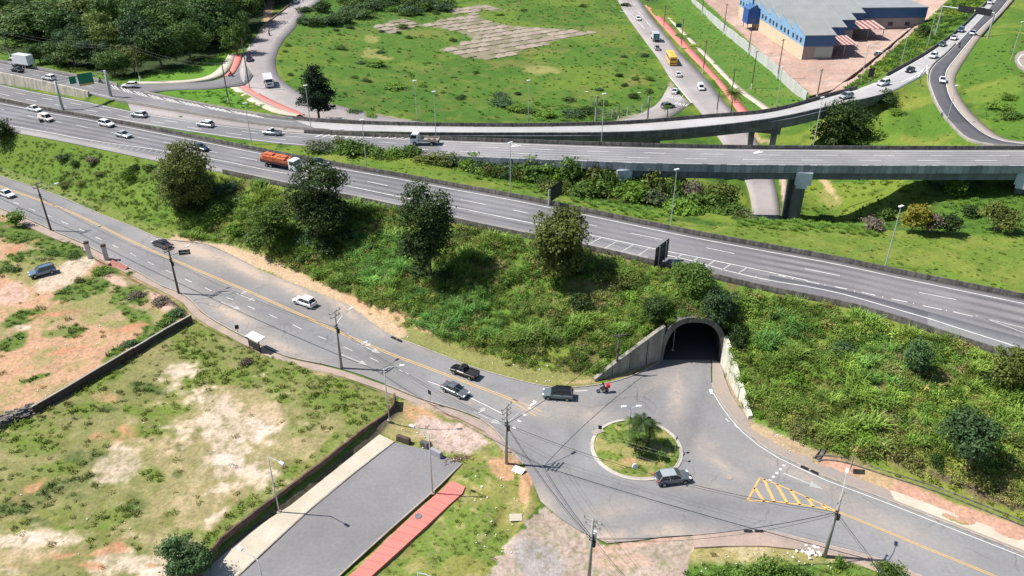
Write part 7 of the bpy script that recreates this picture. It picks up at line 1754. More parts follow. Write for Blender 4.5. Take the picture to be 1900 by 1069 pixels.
L_DARK = leaf_mat('leaves_dark', (.040, .080, .018)); L_MID = leaf_mat('leaves_mid', (.078, .150, .024)); L_OLV = leaf_mat('leaves_olive', (.100, .135, .028)); L_BRT = leaf_mat('leaves_bright', (.125, .235, .030)); L_BLUE = leaf_mat('leaves_blue_green', (.062, .125, .046)); L_PINE = leaf_mat('leaves_pine', (.022, .05, .020)); L_YEL = leaf_mat('leaves_yellow', (.24, .23, .03)); L_GREY = leaf_mat('twigs_grey', (.17, .15, .115)); L_PALE = leaf_mat('leaves_pale', (.11, .15, .075))
L_FOR = [leaf_mat('forest_%s' % 'abcd'[k], c, trans=.2) for k, c in enumerate([(.048, .108, .022), (.072, .142, .026), (.046, .100, .036), (.108, .160, .030)])]

def limbs(mb, base, lobes, c, r0):
    t = Vector((c[0] * .3, c[1] * .3, max(.6, c[2] * .55))); mb.tube([(0, 0, -.8), (c[0] * .1, c[1] * .1, t.z * .5), t], r0, r0 * .7, 8)
    for l in lobes[1:8]: mb.tube([t, t.lerp(Vector((c[0] + l[0], c[1] + l[1], c[2] + l[2])), .55) + Vector((0, 0, -.3)), (c[0] + l[0] * .9, c[1] + l[1] * .9, c[2] + l[2] * .9)], r0 * .45, r0 * .12, 5)
def tree_px(bx, by, cx, cy, rx, ry, m, label, n=7000, size=.26, seed=1, lob=13, k=.42, name='tree', z=None, depth=1.0, hang=0.0, base3=None, cat='tree'):
    B = base3 or (G(bx, by) if z is None else P(bx, by, z)); v = (by - 534.5) / FPX; dep = B.y * _c - (B.z - CAM_H) * _s; s = FPX / dep; vf = _c + v * _s
    hh = np.linspace(.1, 25, 500); hc = float(hh[np.argmin(np.abs(W2P(B.x, B.y, B.z + hh)[1] - cy))]); s = FPX / (B.y * _c - (B.z + hc - CAM_H) * _s)
    R = (rx / s, rx / s * depth, ry / s); hc = max(hc, R[2] * .6)
    e = empty(name, tuple(B)); tag(e, label, cat); lobes = mk_lobes(seed, R, lob, k); c = ((cx - bx) / s, 0, hc)
    if name == 'tree':
        rl = np.random.default_rng(seed + 500)
        for _ in range(10): a_ = rl.uniform(0, 6.28); lobes.append((math.cos(a_) * R[0] * .5, math.sin(a_) * R[1] * .5, -R[2] * rl.uniform(.5, .95), R[0] * .42, R[1] * .42, R[2] * .42))
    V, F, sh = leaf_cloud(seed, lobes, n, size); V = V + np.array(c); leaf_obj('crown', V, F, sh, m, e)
    mb = MB(); limbs(mb, B, lobes, c, max(.14, R[0] * .055)); mb.build('trunk', M_BARK, e, smooth=True); return e
tree_px(350, 388, 353, 322, 54, 56, L_OLV, 'broad dark olive tree on the bank partly hiding a dark car', 12500, .27, 11, 16, .42)
tree_px(590, 450, 604, 365, 62, 60, L_DARK, 'wide spreading dark tree reaching above the shoulder beside the brick truck', 14500, .26, 12, 18, .40)
tree_px(500, 468, 503, 415, 38, 42, L_MID, 'rounded leafy tree low on the bank below the wide dark tree', 6500, .26, 13)
tree_px(800, 520, 792, 412, 53, 72, L_DARK, 'tall narrow dark tree in the middle of the bank', 13500, .26, 14, 18, .38)
tree_px(1036, 512, 1032, 440, 56, 60, L_OLV, 'yellow green tree on the bank close to the near carriageway barrier', 12500, .27, 15, 16, .40)
tree_px(1795, 880, 1768, 800, 48, 36, L_BLUE, 'dark leafy tree low on the bank at the drain side', 5000, .24, 16)
tree_px(1700, 700, 1692, 655, 22, 36, L_BLUE, 'slim dark sapling in the middle of the tunnel side bank', 2200, .22, 17)
tree_px(1865, 720, 1868, 678, 36, 34, L_OLV, 'grey green shrubby tree near the barrier at the edge of the view', 3800, .22, 18)
tree_px(1290, 545, 1285, 515, 44, 26, L_MID, 'dense round bush over the top of the tunnel mouth', 4200, .22, 19, name='shrub', cat='shrub')
tree_px(1338, 592, 1332, 568, 34, 30, L_BLUE, 'grey green bush hanging over the tunnel side of the arch', 3600, .2, 20, name='shrub', cat='shrub')
tree_px(1375, 640, 1368, 622, 22, 20, L_DARK, 'small dark bush beside the arch above the pale wing wall', 1800, .2, 21, name='shrub', cat='shrub')
tree_px(1215, 600, 1213, 574, 24, 26, L_DARK, 'dark bush at the shoulder of the tunnel arch above the stained wing wall', 2400, .2, 22, name='shrub', cat='shrub')
tree_px(352, 1062, 352, 1028, 46, 40, L_BLUE, 'dense blue green tree in the sandy lot at the foot of the brown wall', 6500, .17, 23, z=.6)
tree_px(1436, 1084, 1440, 1074, 80, 22, L_MID, 'bright green bush heap at the lower edge beside the near sidewalk', 4500, .17, 24, z=0, name='shrub', cat='shrub', depth=.6)
tree_px(1640, 1082, 1648, 1068, 34, 22, L_MID, 'green bush on the verge beyond the sidewalk pole at the lower edge', 2200, .15, 25, z=0, name='shrub', cat='shrub')
tree_px(1557, 1052, 1556, 1044, 11, 10, L_MID, 'little bush with white flowers at the foot of the sidewalk pole', 500, .12, 26, z=0, name='shrub', cat='shrub')
tree_px(5, 262, 2, 243, 26, 24, L_DARK, 'dark bush at the top of the bank before the pale van', 2000, .3, 27, name='shrub', cat='shrub')
tree_px(30, 420, 30, 402, 16, 14, L_BRT, 'young airy tree on the footpath by the far utility pole', 900, .24, 28, z=.1)
tree_px(1560, 264, 1560, 226, 58, 36, L_DARK, 'broad dark tree between the two viaducts', 7000, .34, 29)
tree_px(1640, 198, 1640, 184, 20, 14, L_DARK, 'dark bush under the ramp abutment', 1500, .32, 30, name='shrub', cat='shrub')
tree_px(1772, 362, 1771, 343, 18, 18, L_BRT, 'young bright tree rising before the shadow of the viaduct', 1300, .28, 31)
tree_px(1845, 430, 1848, 406, 32, 26, L_OLV, 'dark yellow tipped shrub on the lawn beyond the highway', 3200, .28, 32, name='shrub', cat='shrub')
tree_px(1690, 432, 1692, 405, 26, 28, L_YEL, 'yellow flowering shrub beside the lawn lamp', 2600, .26, 33, name='shrub', cat='shrub')
tree_px(1726, 434, 1724, 416, 20, 20, L_GREY, 'bare grey twiggy shrub next to the yellow one', 1800, .24, 34, name='shrub', cat='shrub')
tree_px(1757, 436, 1757, 416, 17, 20, L_DARK, 'narrow dark shrub between the grey and the yellow tipped shrubs', 1700, .26, 35, name='shrub', cat='shrub')
tree_px(1645, 412, 1644, 400, 15, 14, L_MID, 'small green shrub at the edge of the deep shadow by the lawn lamp', 1000, .26, 36, name='shrub', cat='shrub')
tree_px(1620, 424, 1620, 416, 22, 10, L_GREY, 'low grey shrub at the shadow rim before the viaduct', 1100, .24, 37, name='shrub', cat='shrub')
tree_px(1800, 402, 1797, 394, 14, 14, L_DARK, 'dark round shrub just behind the lawn shrubs', 1100, .26, 38, name='shrub', cat='shrub')
tree_px(1733, 64, 1712, 62, 15, 9, L_DARK, 'dark shrub on the verge behind the ramp queue', 900, .36, 39, name='shrub', cat='shrub')
# conical tree: whorls of short branches
B = P(592, 219, 7.4); e = empty('conical_tree', tuple(B)); tag(e, 'tall dark conical evergreen tree at the fork in front of the loop road', 'tree')
r_ = np.random.default_rng(5); lb = []
for k in range(26):
    h = 2.6 + k * .40; R = 4.9 * min(1, (1 - (h / 14.2) ** 2.6)) * (.8 if k % 2 else 1) * (.75 if h < 4 else 1); an = k * 2.4; lb.append((math.cos(an) * R * .45, math.sin(an) * R * .45, h, R * .62, R * .62, .95))
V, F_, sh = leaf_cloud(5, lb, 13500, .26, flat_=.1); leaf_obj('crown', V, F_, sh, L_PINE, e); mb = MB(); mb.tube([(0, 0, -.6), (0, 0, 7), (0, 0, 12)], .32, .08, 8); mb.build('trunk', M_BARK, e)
# palms
def palm(B, h, fr, n, label, m=L_MID, nm='palm_tree', w=.16):
    e = empty(nm, tuple(B)); tag(e, label, 'palm tree'); mb = MB(); mb.tube([(0, 0, -.3), (.1, 0, h * .5), (0, 0, h)], .17, .12, 7); mb.build('trunk', M_BARK, e, smooth=True); r = random.Random(h * 10 + fr)
    for k in range(n):
        an = 2 * math.pi * k / n + r.uniform(-.2, .2); el = r.uniform(-.05, 1.0); mb = MB(); pts = []
        for i in range(7):
            t = i / 6; rr_ = fr * (t * math.cos(el * .8)); z_ = h + fr * (math.sin(el) * t - .62 * t * t * (.6 + .4 * math.cos(el))); pts.append(Vector((math.cos(an) * rr_, math.sin(an) * rr_, z_)))
        sd = Vector((-math.sin(an), math.cos(an), 0)); vs = []; fs = []
        for i in range(6):
            for j in range(3):
                p = pts[i].lerp(pts[i + 1], j / 3); q = pts[i].lerp(pts[i + 1], (j + .98) / 3); ln = fr * .34 * math.sin(math.pi * min(.97, (i + j / 3 + .6) / 6.4)) + .05
                for sg in (-1, 1): o_ = len(vs); tip = q + sd * (sg * ln) + (pts[i + 1] - pts[i]) * .8 + Vector((0, 0, -ln * .45)); vs += [p, q, tip]; fs.append((o_, o_ + 1, o_ + 2))
        mb.add(vs, fs); mb.tube(pts, .03, .01, 3); o = mb.build('frond', m, e); at = o.data.attributes.new('shade', 'FLOAT', 'POINT'); at.data.foreach_set('value', np.full(len(o.data.vertices), r.uniform(.2, .9), np.float32))
    return e
palm(P(1355, 214, 0), 6.6, 3.4, 18, 'palm tree on the grass triangle before the ramp', L_OLV)
palm(P(1237, 221, 0), 3.6, 1.7, 12, 'small palm at the tip of the grass triangle by the grey suv', L_MID)
palm(P(1178, 838, .3), 3.0, 1.9, 15, 'nearest feathery palm in the middle of the roundabout island', L_MID)
palm(P(1188, 826, .3), 3.9, 2.1, 15, 'tallest palm of the roundabout island clump', L_DARK); palm(P(1202, 826, .3), 3.4, 1.9, 14, 'palm of the island clump nearest the round sign', L_DARK); palm(P(1172, 820, .3), 3.6, 1.5, 11, 'slender palm of the island clump nearest the double lamp', L_MID)
tree_px(1187, 846, 1186, 828, 20, 22, L_OLV, 'yellow green shrub mass under the island palms', 1800, .13, 41, z=.3, name='shrub', cat='shrub')
tree_px(1226, 852, 1226, 844, 9, 9, L_MID, 'small bush beside the palms on the roundabout island', 400, .12, 42, z=.3, name='shrub', cat='shrub')

LANDM = [(352, 330, 'first bank tree'), (604, 370, 'wide dark bank tree'), (503, 420, 'rounded low tree'), (792, 420, 'tall narrow tree'), (1032, 445, 'yellow green tree'), (1283, 600, 'tunnel arch'), (1228, 470, 'dark board over the tunnel'), (1692, 655, 'slim sapling'), (1768, 800, 'drain side tree'), (1380, 740, 'pale wing wall'), (1160, 660, 'stained wing wall'), (1868, 678, 'grey green shrubby tree'), (1520, 845, 'drain bend'), (200, 300, 'grassy end of the bank'),
         (300, 448, 'black sedan'), (700, 600, 'sandy strip'), (960, 60, 'largest slab floor'), (715, 50, 'small slab patch'), (592, 180, 'conical tree'), (550, 100, 'loop road bend'), (1150, 210, 'wire fence'), (1245, 113, 'yellow bus'), (1215, 60, 'box truck on the avenue'), (774, 190, 'ramp barrier lamp'), (980, 190, 'ramp lamp below the slabs'), (80, 505, 'parked blue estate car'), (182, 480, 'gate pillars'), (300, 620, 'upper end of the lot wall'), (470, 640, 'bus shelter')]
LANDM += [(597, 269, 'near end of the median shrub row'), (680, 275, 'median lamp at the row start'), (790, 268, 'flatbed truck'), (834, 290, 'start of the viaduct'), (947, 320, 'highway lamp of the shrub row'), (1030, 355, 'overhead dark board'), (1160, 318, 'first viaduct pier'), (1245, 370, 'lamp near the ochre barrier patch'), (1340, 380, 'crest by the avenue'), (560, 20, 'loop road top'), (640, 30, 'thicket corner by the loop road'), (730, 10, 'middle of the thicket'), (820, 15, 'far end of the thicket')]
USEDL = set()
def where_label(px, py, rx, tone, noun):
    L_ = sorted(LANDM, key=lambda q: math.hypot(q[0] - px, (q[1] - py) * 1.5)); size = 'small' if rx < 9 else ('large' if rx > 20 else 'medium sized')
    for q in L_[:4]:
        for extra in [''] + [' towards the ' + z[2] for z in L_ if z is not q][:3]:
            dx, dy = px - q[0], py - q[1]; rel = ('uphill of' if dy < 0 else 'downhill of') if abs(dy) * 1.6 > abs(dx) else 'beside'
            if extra and rel == 'beside': rel = 'near'
            l = '%s %s %s %s the %s%s' % (size, tone, noun, rel, q[2], extra)
            if l not in USEDL and len(l.split()) <= 16: USEDL.add(l); return l
    return '%s %s %s near the %s' % (size, tone, noun, min(L_[:4], key=lambda q: len(q[2].split()))[2])
TONE = {}
# shared bush shapes
def bush_mesh(seed, n=900, size=.2, m=L_MID, flat=.7):
    V, F, sh = leaf_cloud(seed, [(a, b, c * flat + .35, d, e_, f * flat) for a, b, c, d, e_, f in mk_lobes(seed, (1, 1, 1), 7, .5, low=.4)], n, size); o = leaf_obj('shrub', V, F, sh, m); me = o.data; bpy.data.objects.remove(o); return me
BM = [bush_mesh(100 + k, 1100, .105) for k in range(6)]
def bush(px, py, rx, ry, m, label, group, name='shrub', z=None, seed=0, cat='shrub', B=None):
    B = B or (G(px, py + ry * .55) if z is None else P(px, py + ry * .55, z)); dep = B.y * _c - (B.z - CAM_H) * _s; s = FPX / dep; o = bpy.data.objects.new(name, BM[seed % len(BM)]); C.objects.link(o)
    o.location = (B.x, B.y, B.z - .1); o.scale = (rx / s * 1.05, rx / s * .9, ry / s * 1.05); o.rotation_euler = (0, 0, seed * 1.7); o.material_slots[0].link = 'OBJECT'; o.material_slots[0].material = m; tag(o, label, cat, group); return o
ROWL = [(597, 269, 26, 12, L_PALE, 'pale twiggy bush at the near end of the median shrub row'), (634, 262, 14, 9, L_OLV, 'olive bush second in the median shrub row'), (668, 272, 32, 19, L_MID, 'large green bush before the median lamp'), (705, 280, 20, 14, L_MID, 'green bush behind the median lamp near the flatbed'),
        (733, 286, 22, 14, L_BRT, 'bright bush in front of the flatbed truck'), (766, 281, 18, 16, L_MID, 'upright bush beside the flatbed truck'), (800, 292, 26, 12, L_OLV, 'low olive bush beyond the flatbed truck'), (830, 296, 22, 12, L_OLV, 'low olive bush where the viaduct starts'), (870, 298, 28, 15, L_BRT, 'bright bush at the first viaduct panels'),
        (905, 303, 26, 14, L_MID, 'green bush just before the highway lamp of the row'), (942, 306, 26, 14, L_BLUE, 'bluish bush behind the highway lamp of the row'), (985, 308, 30, 20, L_MID, 'tall bush after the highway lamp of the row'), (1020, 303, 30, 22, L_BRT, 'bright crowned bush behind the overhead dark board'), (1060, 312, 30, 24, L_MID, 'bush behind the dark board rising to the deck'),
        (1100, 318, 32, 24, L_OLV, 'olive topped bush of the row past the dark board'), (1088, 345, 34, 20, L_MID, 'green bush in the lower tier past the dark board'), (1130, 332, 30, 24, L_MID, 'dense bush midway along the lower tier'), (1170, 355, 34, 18, L_BRT, 'reed like bright clump in the lower tier'), (1178, 325, 30, 20, L_BRT, 'bright bush against the viaduct panels'),
        (1215, 332, 30, 22, L_OLV, 'olive bush against the viaduct beam'), (1222, 366, 26, 18, L_PALE, 'pale greyish bush behind the row lamp'), (1262, 336, 26, 22, L_MID, 'green bush beside the row lamp under the beam'), (1285, 352, 22, 20, L_GREY, 'greyish pink twiggy bush beyond the row lamp'), (1268, 385, 34, 18, L_BRT, 'bright low bush beyond the row lamp'),
        (1310, 372, 30, 22, L_MID, 'green bush near the end of the row'), (1335, 362, 34, 24, L_OLV, 'large olive bush ending the shrub row'), (1350, 390, 30, 14, L_MID, 'low bush at the end of the row by the avenue'), (1378, 398, 22, 9, L_PALE, 'pale small bush on the crest by the avenue'), (1030, 345, 26, 14, L_OLV, 'olive low bush beside the dark board')]
def row_bush(px, py, rx, ry, m, l, g, seed):
    z0 = float(np.interp(px, [560, 834, 960, 1100, 1250, 1330, 1390], [8.3, 8.6, 8.0, 7.0, 6.0, 5.5, 6.4])); B = P(px, py + ry * .6, z0); tz = float(TZ(np.float64(B.x), np.float64(B.y))); o = bush(px, py, rx, ry, m, l, g, seed=seed, B=Vector((B.x, B.y, min(tz, z0))))
    s = FPX / (B.y * _c - (z0 - CAM_H) * _s); o.scale.z = (max(0, z0 - tz) + 1.45 * ry / s) / 1.2
for k, (px, py, rx, ry, m, l) in enumerate(ROWL): row_bush(px, py, rx * 1.1, ry * 1.15, m, l, 'shrub row between the carriageways', k)
rf_ = random.Random(8)
for k in range(60):
    t = rf_.random(); px = 850 + 530 * t; py = np.interp(px, [850, 1000, 1200, 1380], [300, 325, 362, 402]) + rf_.gauss(0, 6); row_bush(px, py, rf_.uniform(10, 18), rf_.uniform(8, 13), (_m := rf_.choice([L_MID, L_BRT, L_OLV, L_BLUE])), where_label(px, py, 8, {L_MID: 'green', L_BRT: 'bright green', L_OLV: 'olive', L_BLUE: 'bluish green'}[_m], 'filler bush'), 'small bushes of the median shrub row', k)
TONE.update({L_MID.name: 'green', L_DARK.name: 'dark green', L_BLUE.name: 'bluish green', L_BRT.name: 'bright green', L_OLV.name: 'olive', L_GREY.name: 'grey twiggy', L_PALE.name: 'pale green'})
# field bushes
FB = [(632, 88, 11, 6), (650, 50, 9, 5), (625, 55, 7, 4), (630, 62, 7, 4), (758, 69, 7, 5), (841, 74, 8, 4), (673, 116, 10, 5), (698, 119, 18, 9), (655, 143, 8, 4), (680, 150, 9, 5), (705, 96, 9, 5), (732, 160, 22, 8), (745, 48, 12, 8), (739, 60, 6, 4), (708, 57, 7, 4), (792, 116, 6, 3), (885, 134, 8, 4), (960, 173, 7, 4), (930, 176, 16, 7), (785, 158, 10, 5), (765, 140, 7, 3), (858, 180, 12, 5), (925, 190, 26, 10), (960, 200, 20, 8), (1055, 184, 12, 7), (1148, 140, 8, 5), (1155, 104, 7, 4), (1156, 118, 7, 4), (1118, 190, 15, 8), (1175, 178, 12, 7), (1110, 165, 8, 4), (971, 18, 8, 4), (1083, 10, 9, 6), (1160, 8, 8, 7), (1198, 103, 9, 6), (1204, 145, 10, 6), (1180, 145, 8, 5), (1160, 158, 8, 4),
      (810, 24, 9, 5), (928, 27, 8, 4), (1202, 168, 9, 6), (1095, 205, 20, 9), (1060, 210, 22, 9), (1010, 212, 20, 8), (1130, 212, 16, 7), (560, 140, 5, 4), (540, 138, 6, 4), (533, 84, 6, 4), (530, 95, 5, 4), (612, 170, 8, 5), (660, 205, 16, 5), (690, 212, 14, 5), (975, 205, 18, 7)]
for k, (px, py, rx, ry) in enumerate(FB): bush(px, py, rx, ry, [L_MID, L_DARK, L_BLUE, L_BRT][k % 4], where_label(px, py, rx, TONE[[L_MID, L_DARK, L_BLUE, L_BRT][k % 4].name], 'field bush'), 'bushes scattered in the field', seed=k)
for k in range(46):
    px = rf_.uniform(555, 830); py = rf_.uniform(-6, 26) if px > 640 else rf_.uniform(8, 50); 
    if py > 48 - (px - 555) * .12: continue
    bush(px, py, (_rx := rf_.uniform(12, 22)), rf_.uniform(9, 15), (_m := rf_.choice([L_BLUE, L_MID, L_DARK])), where_label(px, py, _rx, TONE[_m.name], 'thicket bush'), 'thicket at the far end of the field', seed=k)
# right hill and verge bushes
for k, (px, py, rx, ry, l) in enumerate([(1600, 175, 16, 9, 'small dark bush on the ramp verge by the yard corner'), (1665, 208, 16, 7, 'bush on the lawn between ramp and slip road'), (1595, 262, 18, 10, 'bush at the near barrier under the dark tree'), (1855, 195, 22, 12, 'bush on the green hill above the slip road'), (1880, 215, 20, 12, 'bush at the foot of the green hill'), (1872, 180, 16, 9, 'upper bush on the green hill'), (1640, 116, 12, 6, 'bush in the verge behind the ramp barrier'), (1690, 76, 12, 7, 'bush in the verge near the yard lane')]): bush(px, py, rx, ry, [L_MID, L_BRT][k % 2], l, 'bushes on the slopes by the ramp', seed=k)
# bank shrubs
BS = [(1244, 590, 15, 9, L_BRT), (1270, 580, 16, 8, L_MID), (1300, 580, 18, 9, L_OLV), (1325, 592, 14, 12, L_DARK), (1340, 622, 9, 13, L_BRT), (1225, 598, 13, 9, L_OLV), (1238, 580, 16, 12, L_BRT), (1262, 568, 20, 12, L_OLV), (1308, 572, 20, 13, L_MID), (1348, 610, 14, 16, L_MID), (1358, 650, 11, 14, L_BRT), (1364, 680, 11, 14, L_MID), (1374, 712, 12, 14, L_BRT), (1386, 742, 12, 12, L_OLV), (1196, 606, 15, 12, L_BRT), (1178, 630, 14, 11, L_OLV), (1158, 648, 13, 10, L_BRT), (640, 436, 24, 18, L_DARK), (612, 452, 26, 18, L_DARK), (575, 440, 24, 16, L_BLUE), (535, 430, 20, 16, L_MID), (835, 505, 24, 14, L_DARK), (775, 500, 24, 16, L_DARK), (375, 385, 24, 16, L_DARK), (335, 380, 20, 14, L_DARK), (1065, 505, 22, 14, L_DARK), (1010, 505, 22, 13, L_DARK), (400, 352, 20, 14, L_BLUE), (240, 322, 14, 18, L_BRT), (250, 312, 10, 10, L_DARK), (118, 292, 13, 10, L_BLUE), (172, 296, 12, 9, L_GREY), (142, 302, 9, 9, L_MID), (185, 320, 10, 6, L_OLV), (280, 312, 12, 10, L_MID), (120, 342, 12, 6, L_OLV), (155, 338, 10, 5, L_OLV), (430, 350, 26, 12, L_BLUE), (455, 368, 22, 12, L_MID), (420, 385, 24, 18, L_MID), (470, 440, 22, 22, L_DARK), (440, 425, 18, 16, L_BRT), (530, 455, 22, 14, L_BRT), (560, 478, 18, 12, L_MID), (650, 380, 20, 12, L_DARK),
      (590, 500, 22, 12, L_BRT), (900, 470, 18, 14, L_OLV), (1120, 505, 26, 18, L_OLV), (1160, 520, 24, 18, L_OLV), (1080, 560, 26, 16, L_DARK), (1040, 585, 22, 16, L_OLV), (1180, 545, 20, 16, L_BRT), (1032, 628, 12, 12, L_PALE), (1120, 600, 16, 14, L_OLV), (1250, 545, 22, 18, L_BRT), (1390, 560, 26, 16, L_BRT), (1440, 580, 22, 14, L_DARK), (1500, 610, 20, 14, L_MID), (1560, 640, 26, 16, L_BLUE), (1610, 620, 18, 12, L_OLV), (1740, 640, 20, 12, L_DARK), (1760, 730, 22, 14, L_MID), (1830, 690, 20, 16, L_DARK),
      (1570, 740, 22, 14, L_OLV), (1480, 700, 22, 14, L_BRT), (1660, 830, 24, 14, L_OLV), (1600, 800, 20, 12, L_BRT), (1560, 830, 18, 11, L_BRT), (1840, 860, 26, 16, L_MID), (1740, 850, 18, 18, L_DARK), (1880, 820, 26, 18, L_OLV), (1500, 790, 20, 12, L_OLV), (1440, 750, 18, 14, L_MID), (1410, 770, 12, 10, L_BRT), (1880, 740, 22, 22, L_BRT), (1660, 760, 20, 12, L_OLV)]
for k, b in enumerate(BS): bush(b[0], b[1], b[2], b[3], b[4], where_label(b[0], b[1], b[2], TONE[b[4].name], 'shrub'), 'shrubs on the highway bank', seed=k)
for k, b in enumerate([(190, 500, 16, 10, L_BRT), (150, 520, 10, 6, L_OLV), (245, 494 + 12, 9, 5, L_MID), (140, 470, 16, 9, L_MID), (95, 470, 14, 6, L_MID), (330, 580, 16, 10, L_BLUE), (310, 600, 16, 9, L_MID), (240, 640, 14, 7, L_BLUE), (250, 548, 16, 9, L_GREY), (22, 500, 14, 9, L_MID), (455, 668, 12, 9, L_GREY), (300, 560, 18, 9, L_GREY)]): bush(*b, where_label(b[0], b[1], b[2], TONE[b[4].name], 'scrub'), 'scrub on the vacant lots', seed=k)

# forest: single trees, a crown and a trunk each
FM = []
for k in range(5):
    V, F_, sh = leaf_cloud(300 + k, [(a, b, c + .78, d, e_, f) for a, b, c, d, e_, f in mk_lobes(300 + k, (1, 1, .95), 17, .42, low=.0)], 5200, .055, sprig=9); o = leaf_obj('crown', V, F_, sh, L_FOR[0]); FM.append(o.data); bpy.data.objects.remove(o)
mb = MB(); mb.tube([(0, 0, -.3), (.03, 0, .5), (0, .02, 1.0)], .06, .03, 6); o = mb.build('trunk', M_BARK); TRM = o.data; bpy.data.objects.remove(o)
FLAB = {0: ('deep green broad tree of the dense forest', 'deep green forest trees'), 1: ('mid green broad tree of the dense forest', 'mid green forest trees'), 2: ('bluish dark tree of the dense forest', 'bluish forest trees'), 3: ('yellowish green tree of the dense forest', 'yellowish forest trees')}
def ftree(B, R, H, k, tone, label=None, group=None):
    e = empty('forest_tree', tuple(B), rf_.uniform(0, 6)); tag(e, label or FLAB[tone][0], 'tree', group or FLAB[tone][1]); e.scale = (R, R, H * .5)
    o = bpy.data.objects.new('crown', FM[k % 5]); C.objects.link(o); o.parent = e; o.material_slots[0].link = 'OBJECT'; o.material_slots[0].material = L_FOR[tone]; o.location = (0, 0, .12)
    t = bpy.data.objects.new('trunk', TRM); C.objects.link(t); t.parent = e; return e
FEDGE = [(300, 112, 34, 13, 0, 'largest rounded tree at the forest edge above the lawn'), (355, 98, 30, 12, 1, 'broad tree at the forest edge near the cream path'), (400, 60, 34, 15, 0, 'tall tree at the forest corner beside the fork'), (425, 45, 26, 13, 3, 'yellowish tree at the forest corner by the loop road'), (250, 122, 22, 8, 3, 'low spreading tree before the gantry'), (215, 128, 24, 8, 1, 'low tree behind the gantry posts'), (180, 112, 24, 8, 2, 'pale bluish tree behind the side road barrier'), (140, 112, 26, 8, 1, 'low leafy tree beside the small meadow'), (105, 108, 24, 7, 1, 'low tree behind the white hatchback'), (75, 104, 18, 6, 0, 'small tree at the end of the small meadow'), (150, 85, 26, 9, 2, 'bluish tree rising behind the side road trees'), (440, 85, 20, 10, 1, 'leaning tree by the red cycle path'), (380, 78, 26, 12, 0, 'dark tree on the forest front behind the lawn'), (455, 62, 16, 9, 1, 'tree closest to the loop road rail'), (200, 92, 24, 10, 3, 'yellowish tree in the forest front by the gantry')]
for k, (px, py, rpx, H, t, l) in enumerate(FEDGE):
    B = P(px, py + 14, 8.2); B.z = float(TZ(np.float64(B.x), np.float64(B.y))); s = FPX / (B.y * _c - (B.z - CAM_H) * _s); ftree(B, rpx / s * 1.22, H * 1.1, k, t, l, 'trees along the forest edge')
FP_ = [(-60, 52), (60, 78), (130, 88), (250, 104), (320, 100), (400, 84), (448, 70), (466, 40), (490, 12), (520, -40), (560, -88), (-260, -88), (-260, 40)]
pts = []; tries = 0
while tries < 9000 and len(pts) < 210:
    tries += 1; x, y = rf_.uniform(-330, -60), rf_.uniform(200, 640)
    zz = float(TZ(np.float64(x), np.float64(y))); px, py = W2P(x, y, zz)
    if not inpoly(np.array([px]), np.array([py]), FP_)[0]: continue
    dmin = 8.0 + (y - 230) * .014
    if any((x - a) ** 2 + (y - b) ** 2 < dmin ** 2 for a, b, _ in pts): continue
    pts.append((x, y, zz))
LANDM[:] = [(q[0], q[1], q[5]) for q in FEDGE] + [(20, 60, 'small meadow'), (100, 40, 'mid forest behind the meadow'), (250, 30, 'mid forest behind the gantry'), (350, 30, 'forest heart'), (470, 10, 'forest corner by the loop road top')]
pts.sort(key=lambda q: q[1])
for k, (x, y, zz) in enumerate(pts):
    H = rf_.uniform(10, 17); R = rf_.choice([rf_.uniform(6.5, 9), rf_.uniform(9, 13)]); tn = rf_.choice([0, 0, 1, 1, 2, 3]) if fbm(np.float64(x), np.float64(y), 60, 9) > .45 else rf_.choice([0, 1, 1, 3]); _q = W2P(x, y, zz); ftree(Vector((x, y, zz)), R, H, k, tn, where_label(_q[0], _q[1] - 14, R * 1.3, ['deep green', 'mid green', 'bluish', 'yellowish'][tn], 'forest tree') if k < 70 else None, FLAB[tn][1])

# ------------------------------------------------------------------ ground cover: instanced tufts, one object for each kind
def blades(seed, n, H, spread, w, bend):
    r = random.Random(seed); V = []; F = []; S = []
    for k in range(n):
        an = r.uniform(0, 2 * math.pi); r0 = spread * math.sqrt(r.random()); x0, y0 = r0 * math.cos(an), r0 * math.sin(an); d = r.uniform(0, 2 * math.pi); h = H * r.uniform(.55, 1.1); b = bend * h * r.uniform(.4, 1.1); dx, dy = math.cos(d), math.sin(d); sx, sy = -dy * w, dx * w; o = len(V); sh = min(1, max(0, r.gauss(.5, .25)))
        for t, ww in ((0, .6), (.45, 1.0), (.8, .8), (1.0, .05)):
            hh = h * (t - .42 * bend * t * t * t); q = b * t * t; x, y = x0 + dx * q, y0 + dy * q; V += [(x - sx * ww, y - sy * ww, hh), (x + sx * ww, y + sy * ww, hh)]; S += [sh * .6 + t * .4] * 2
        for i in range(3): F.append((o + 2 * i, o + 2 * i + 1, o + 2 * i + 3, o + 2 * i + 2))
    return np.array(V), np.array(F), np.array(S)
L_INST = leaf_mat('ground_cover_leaves', (.78, .78, .78), var=.26, inst=True, trans=.22)
def proto_coll(name, meshes):
    co = bpy.data.collections.new(name)
    for k, (V, F, S) in enumerate(meshes):
        o = leaf_obj('tuft_shape', V, F, S, L_INST); C.objects.unlink(o); co.objects.link(o)
    return co
COLS = {'cane': proto_coll('cane_shapes', [blades(k, 58, 1.9, .8, .042, .8) for k in range(4)]),
        'tuft': proto_coll('tuft_shapes', [blades(20 + k, 30, .62, .5, .045, .7) for k in range(3)]),
        'weed': proto_coll('weed_shapes', [leaf_cloud(40 + k, [(0, 0, .35, .62, .62, .45), (.3, .2, .5, .35, .35, .4), (-.3, .1, .45, .35, .35, .35)], 150, .095, sprig=5) for k in range(4)])}
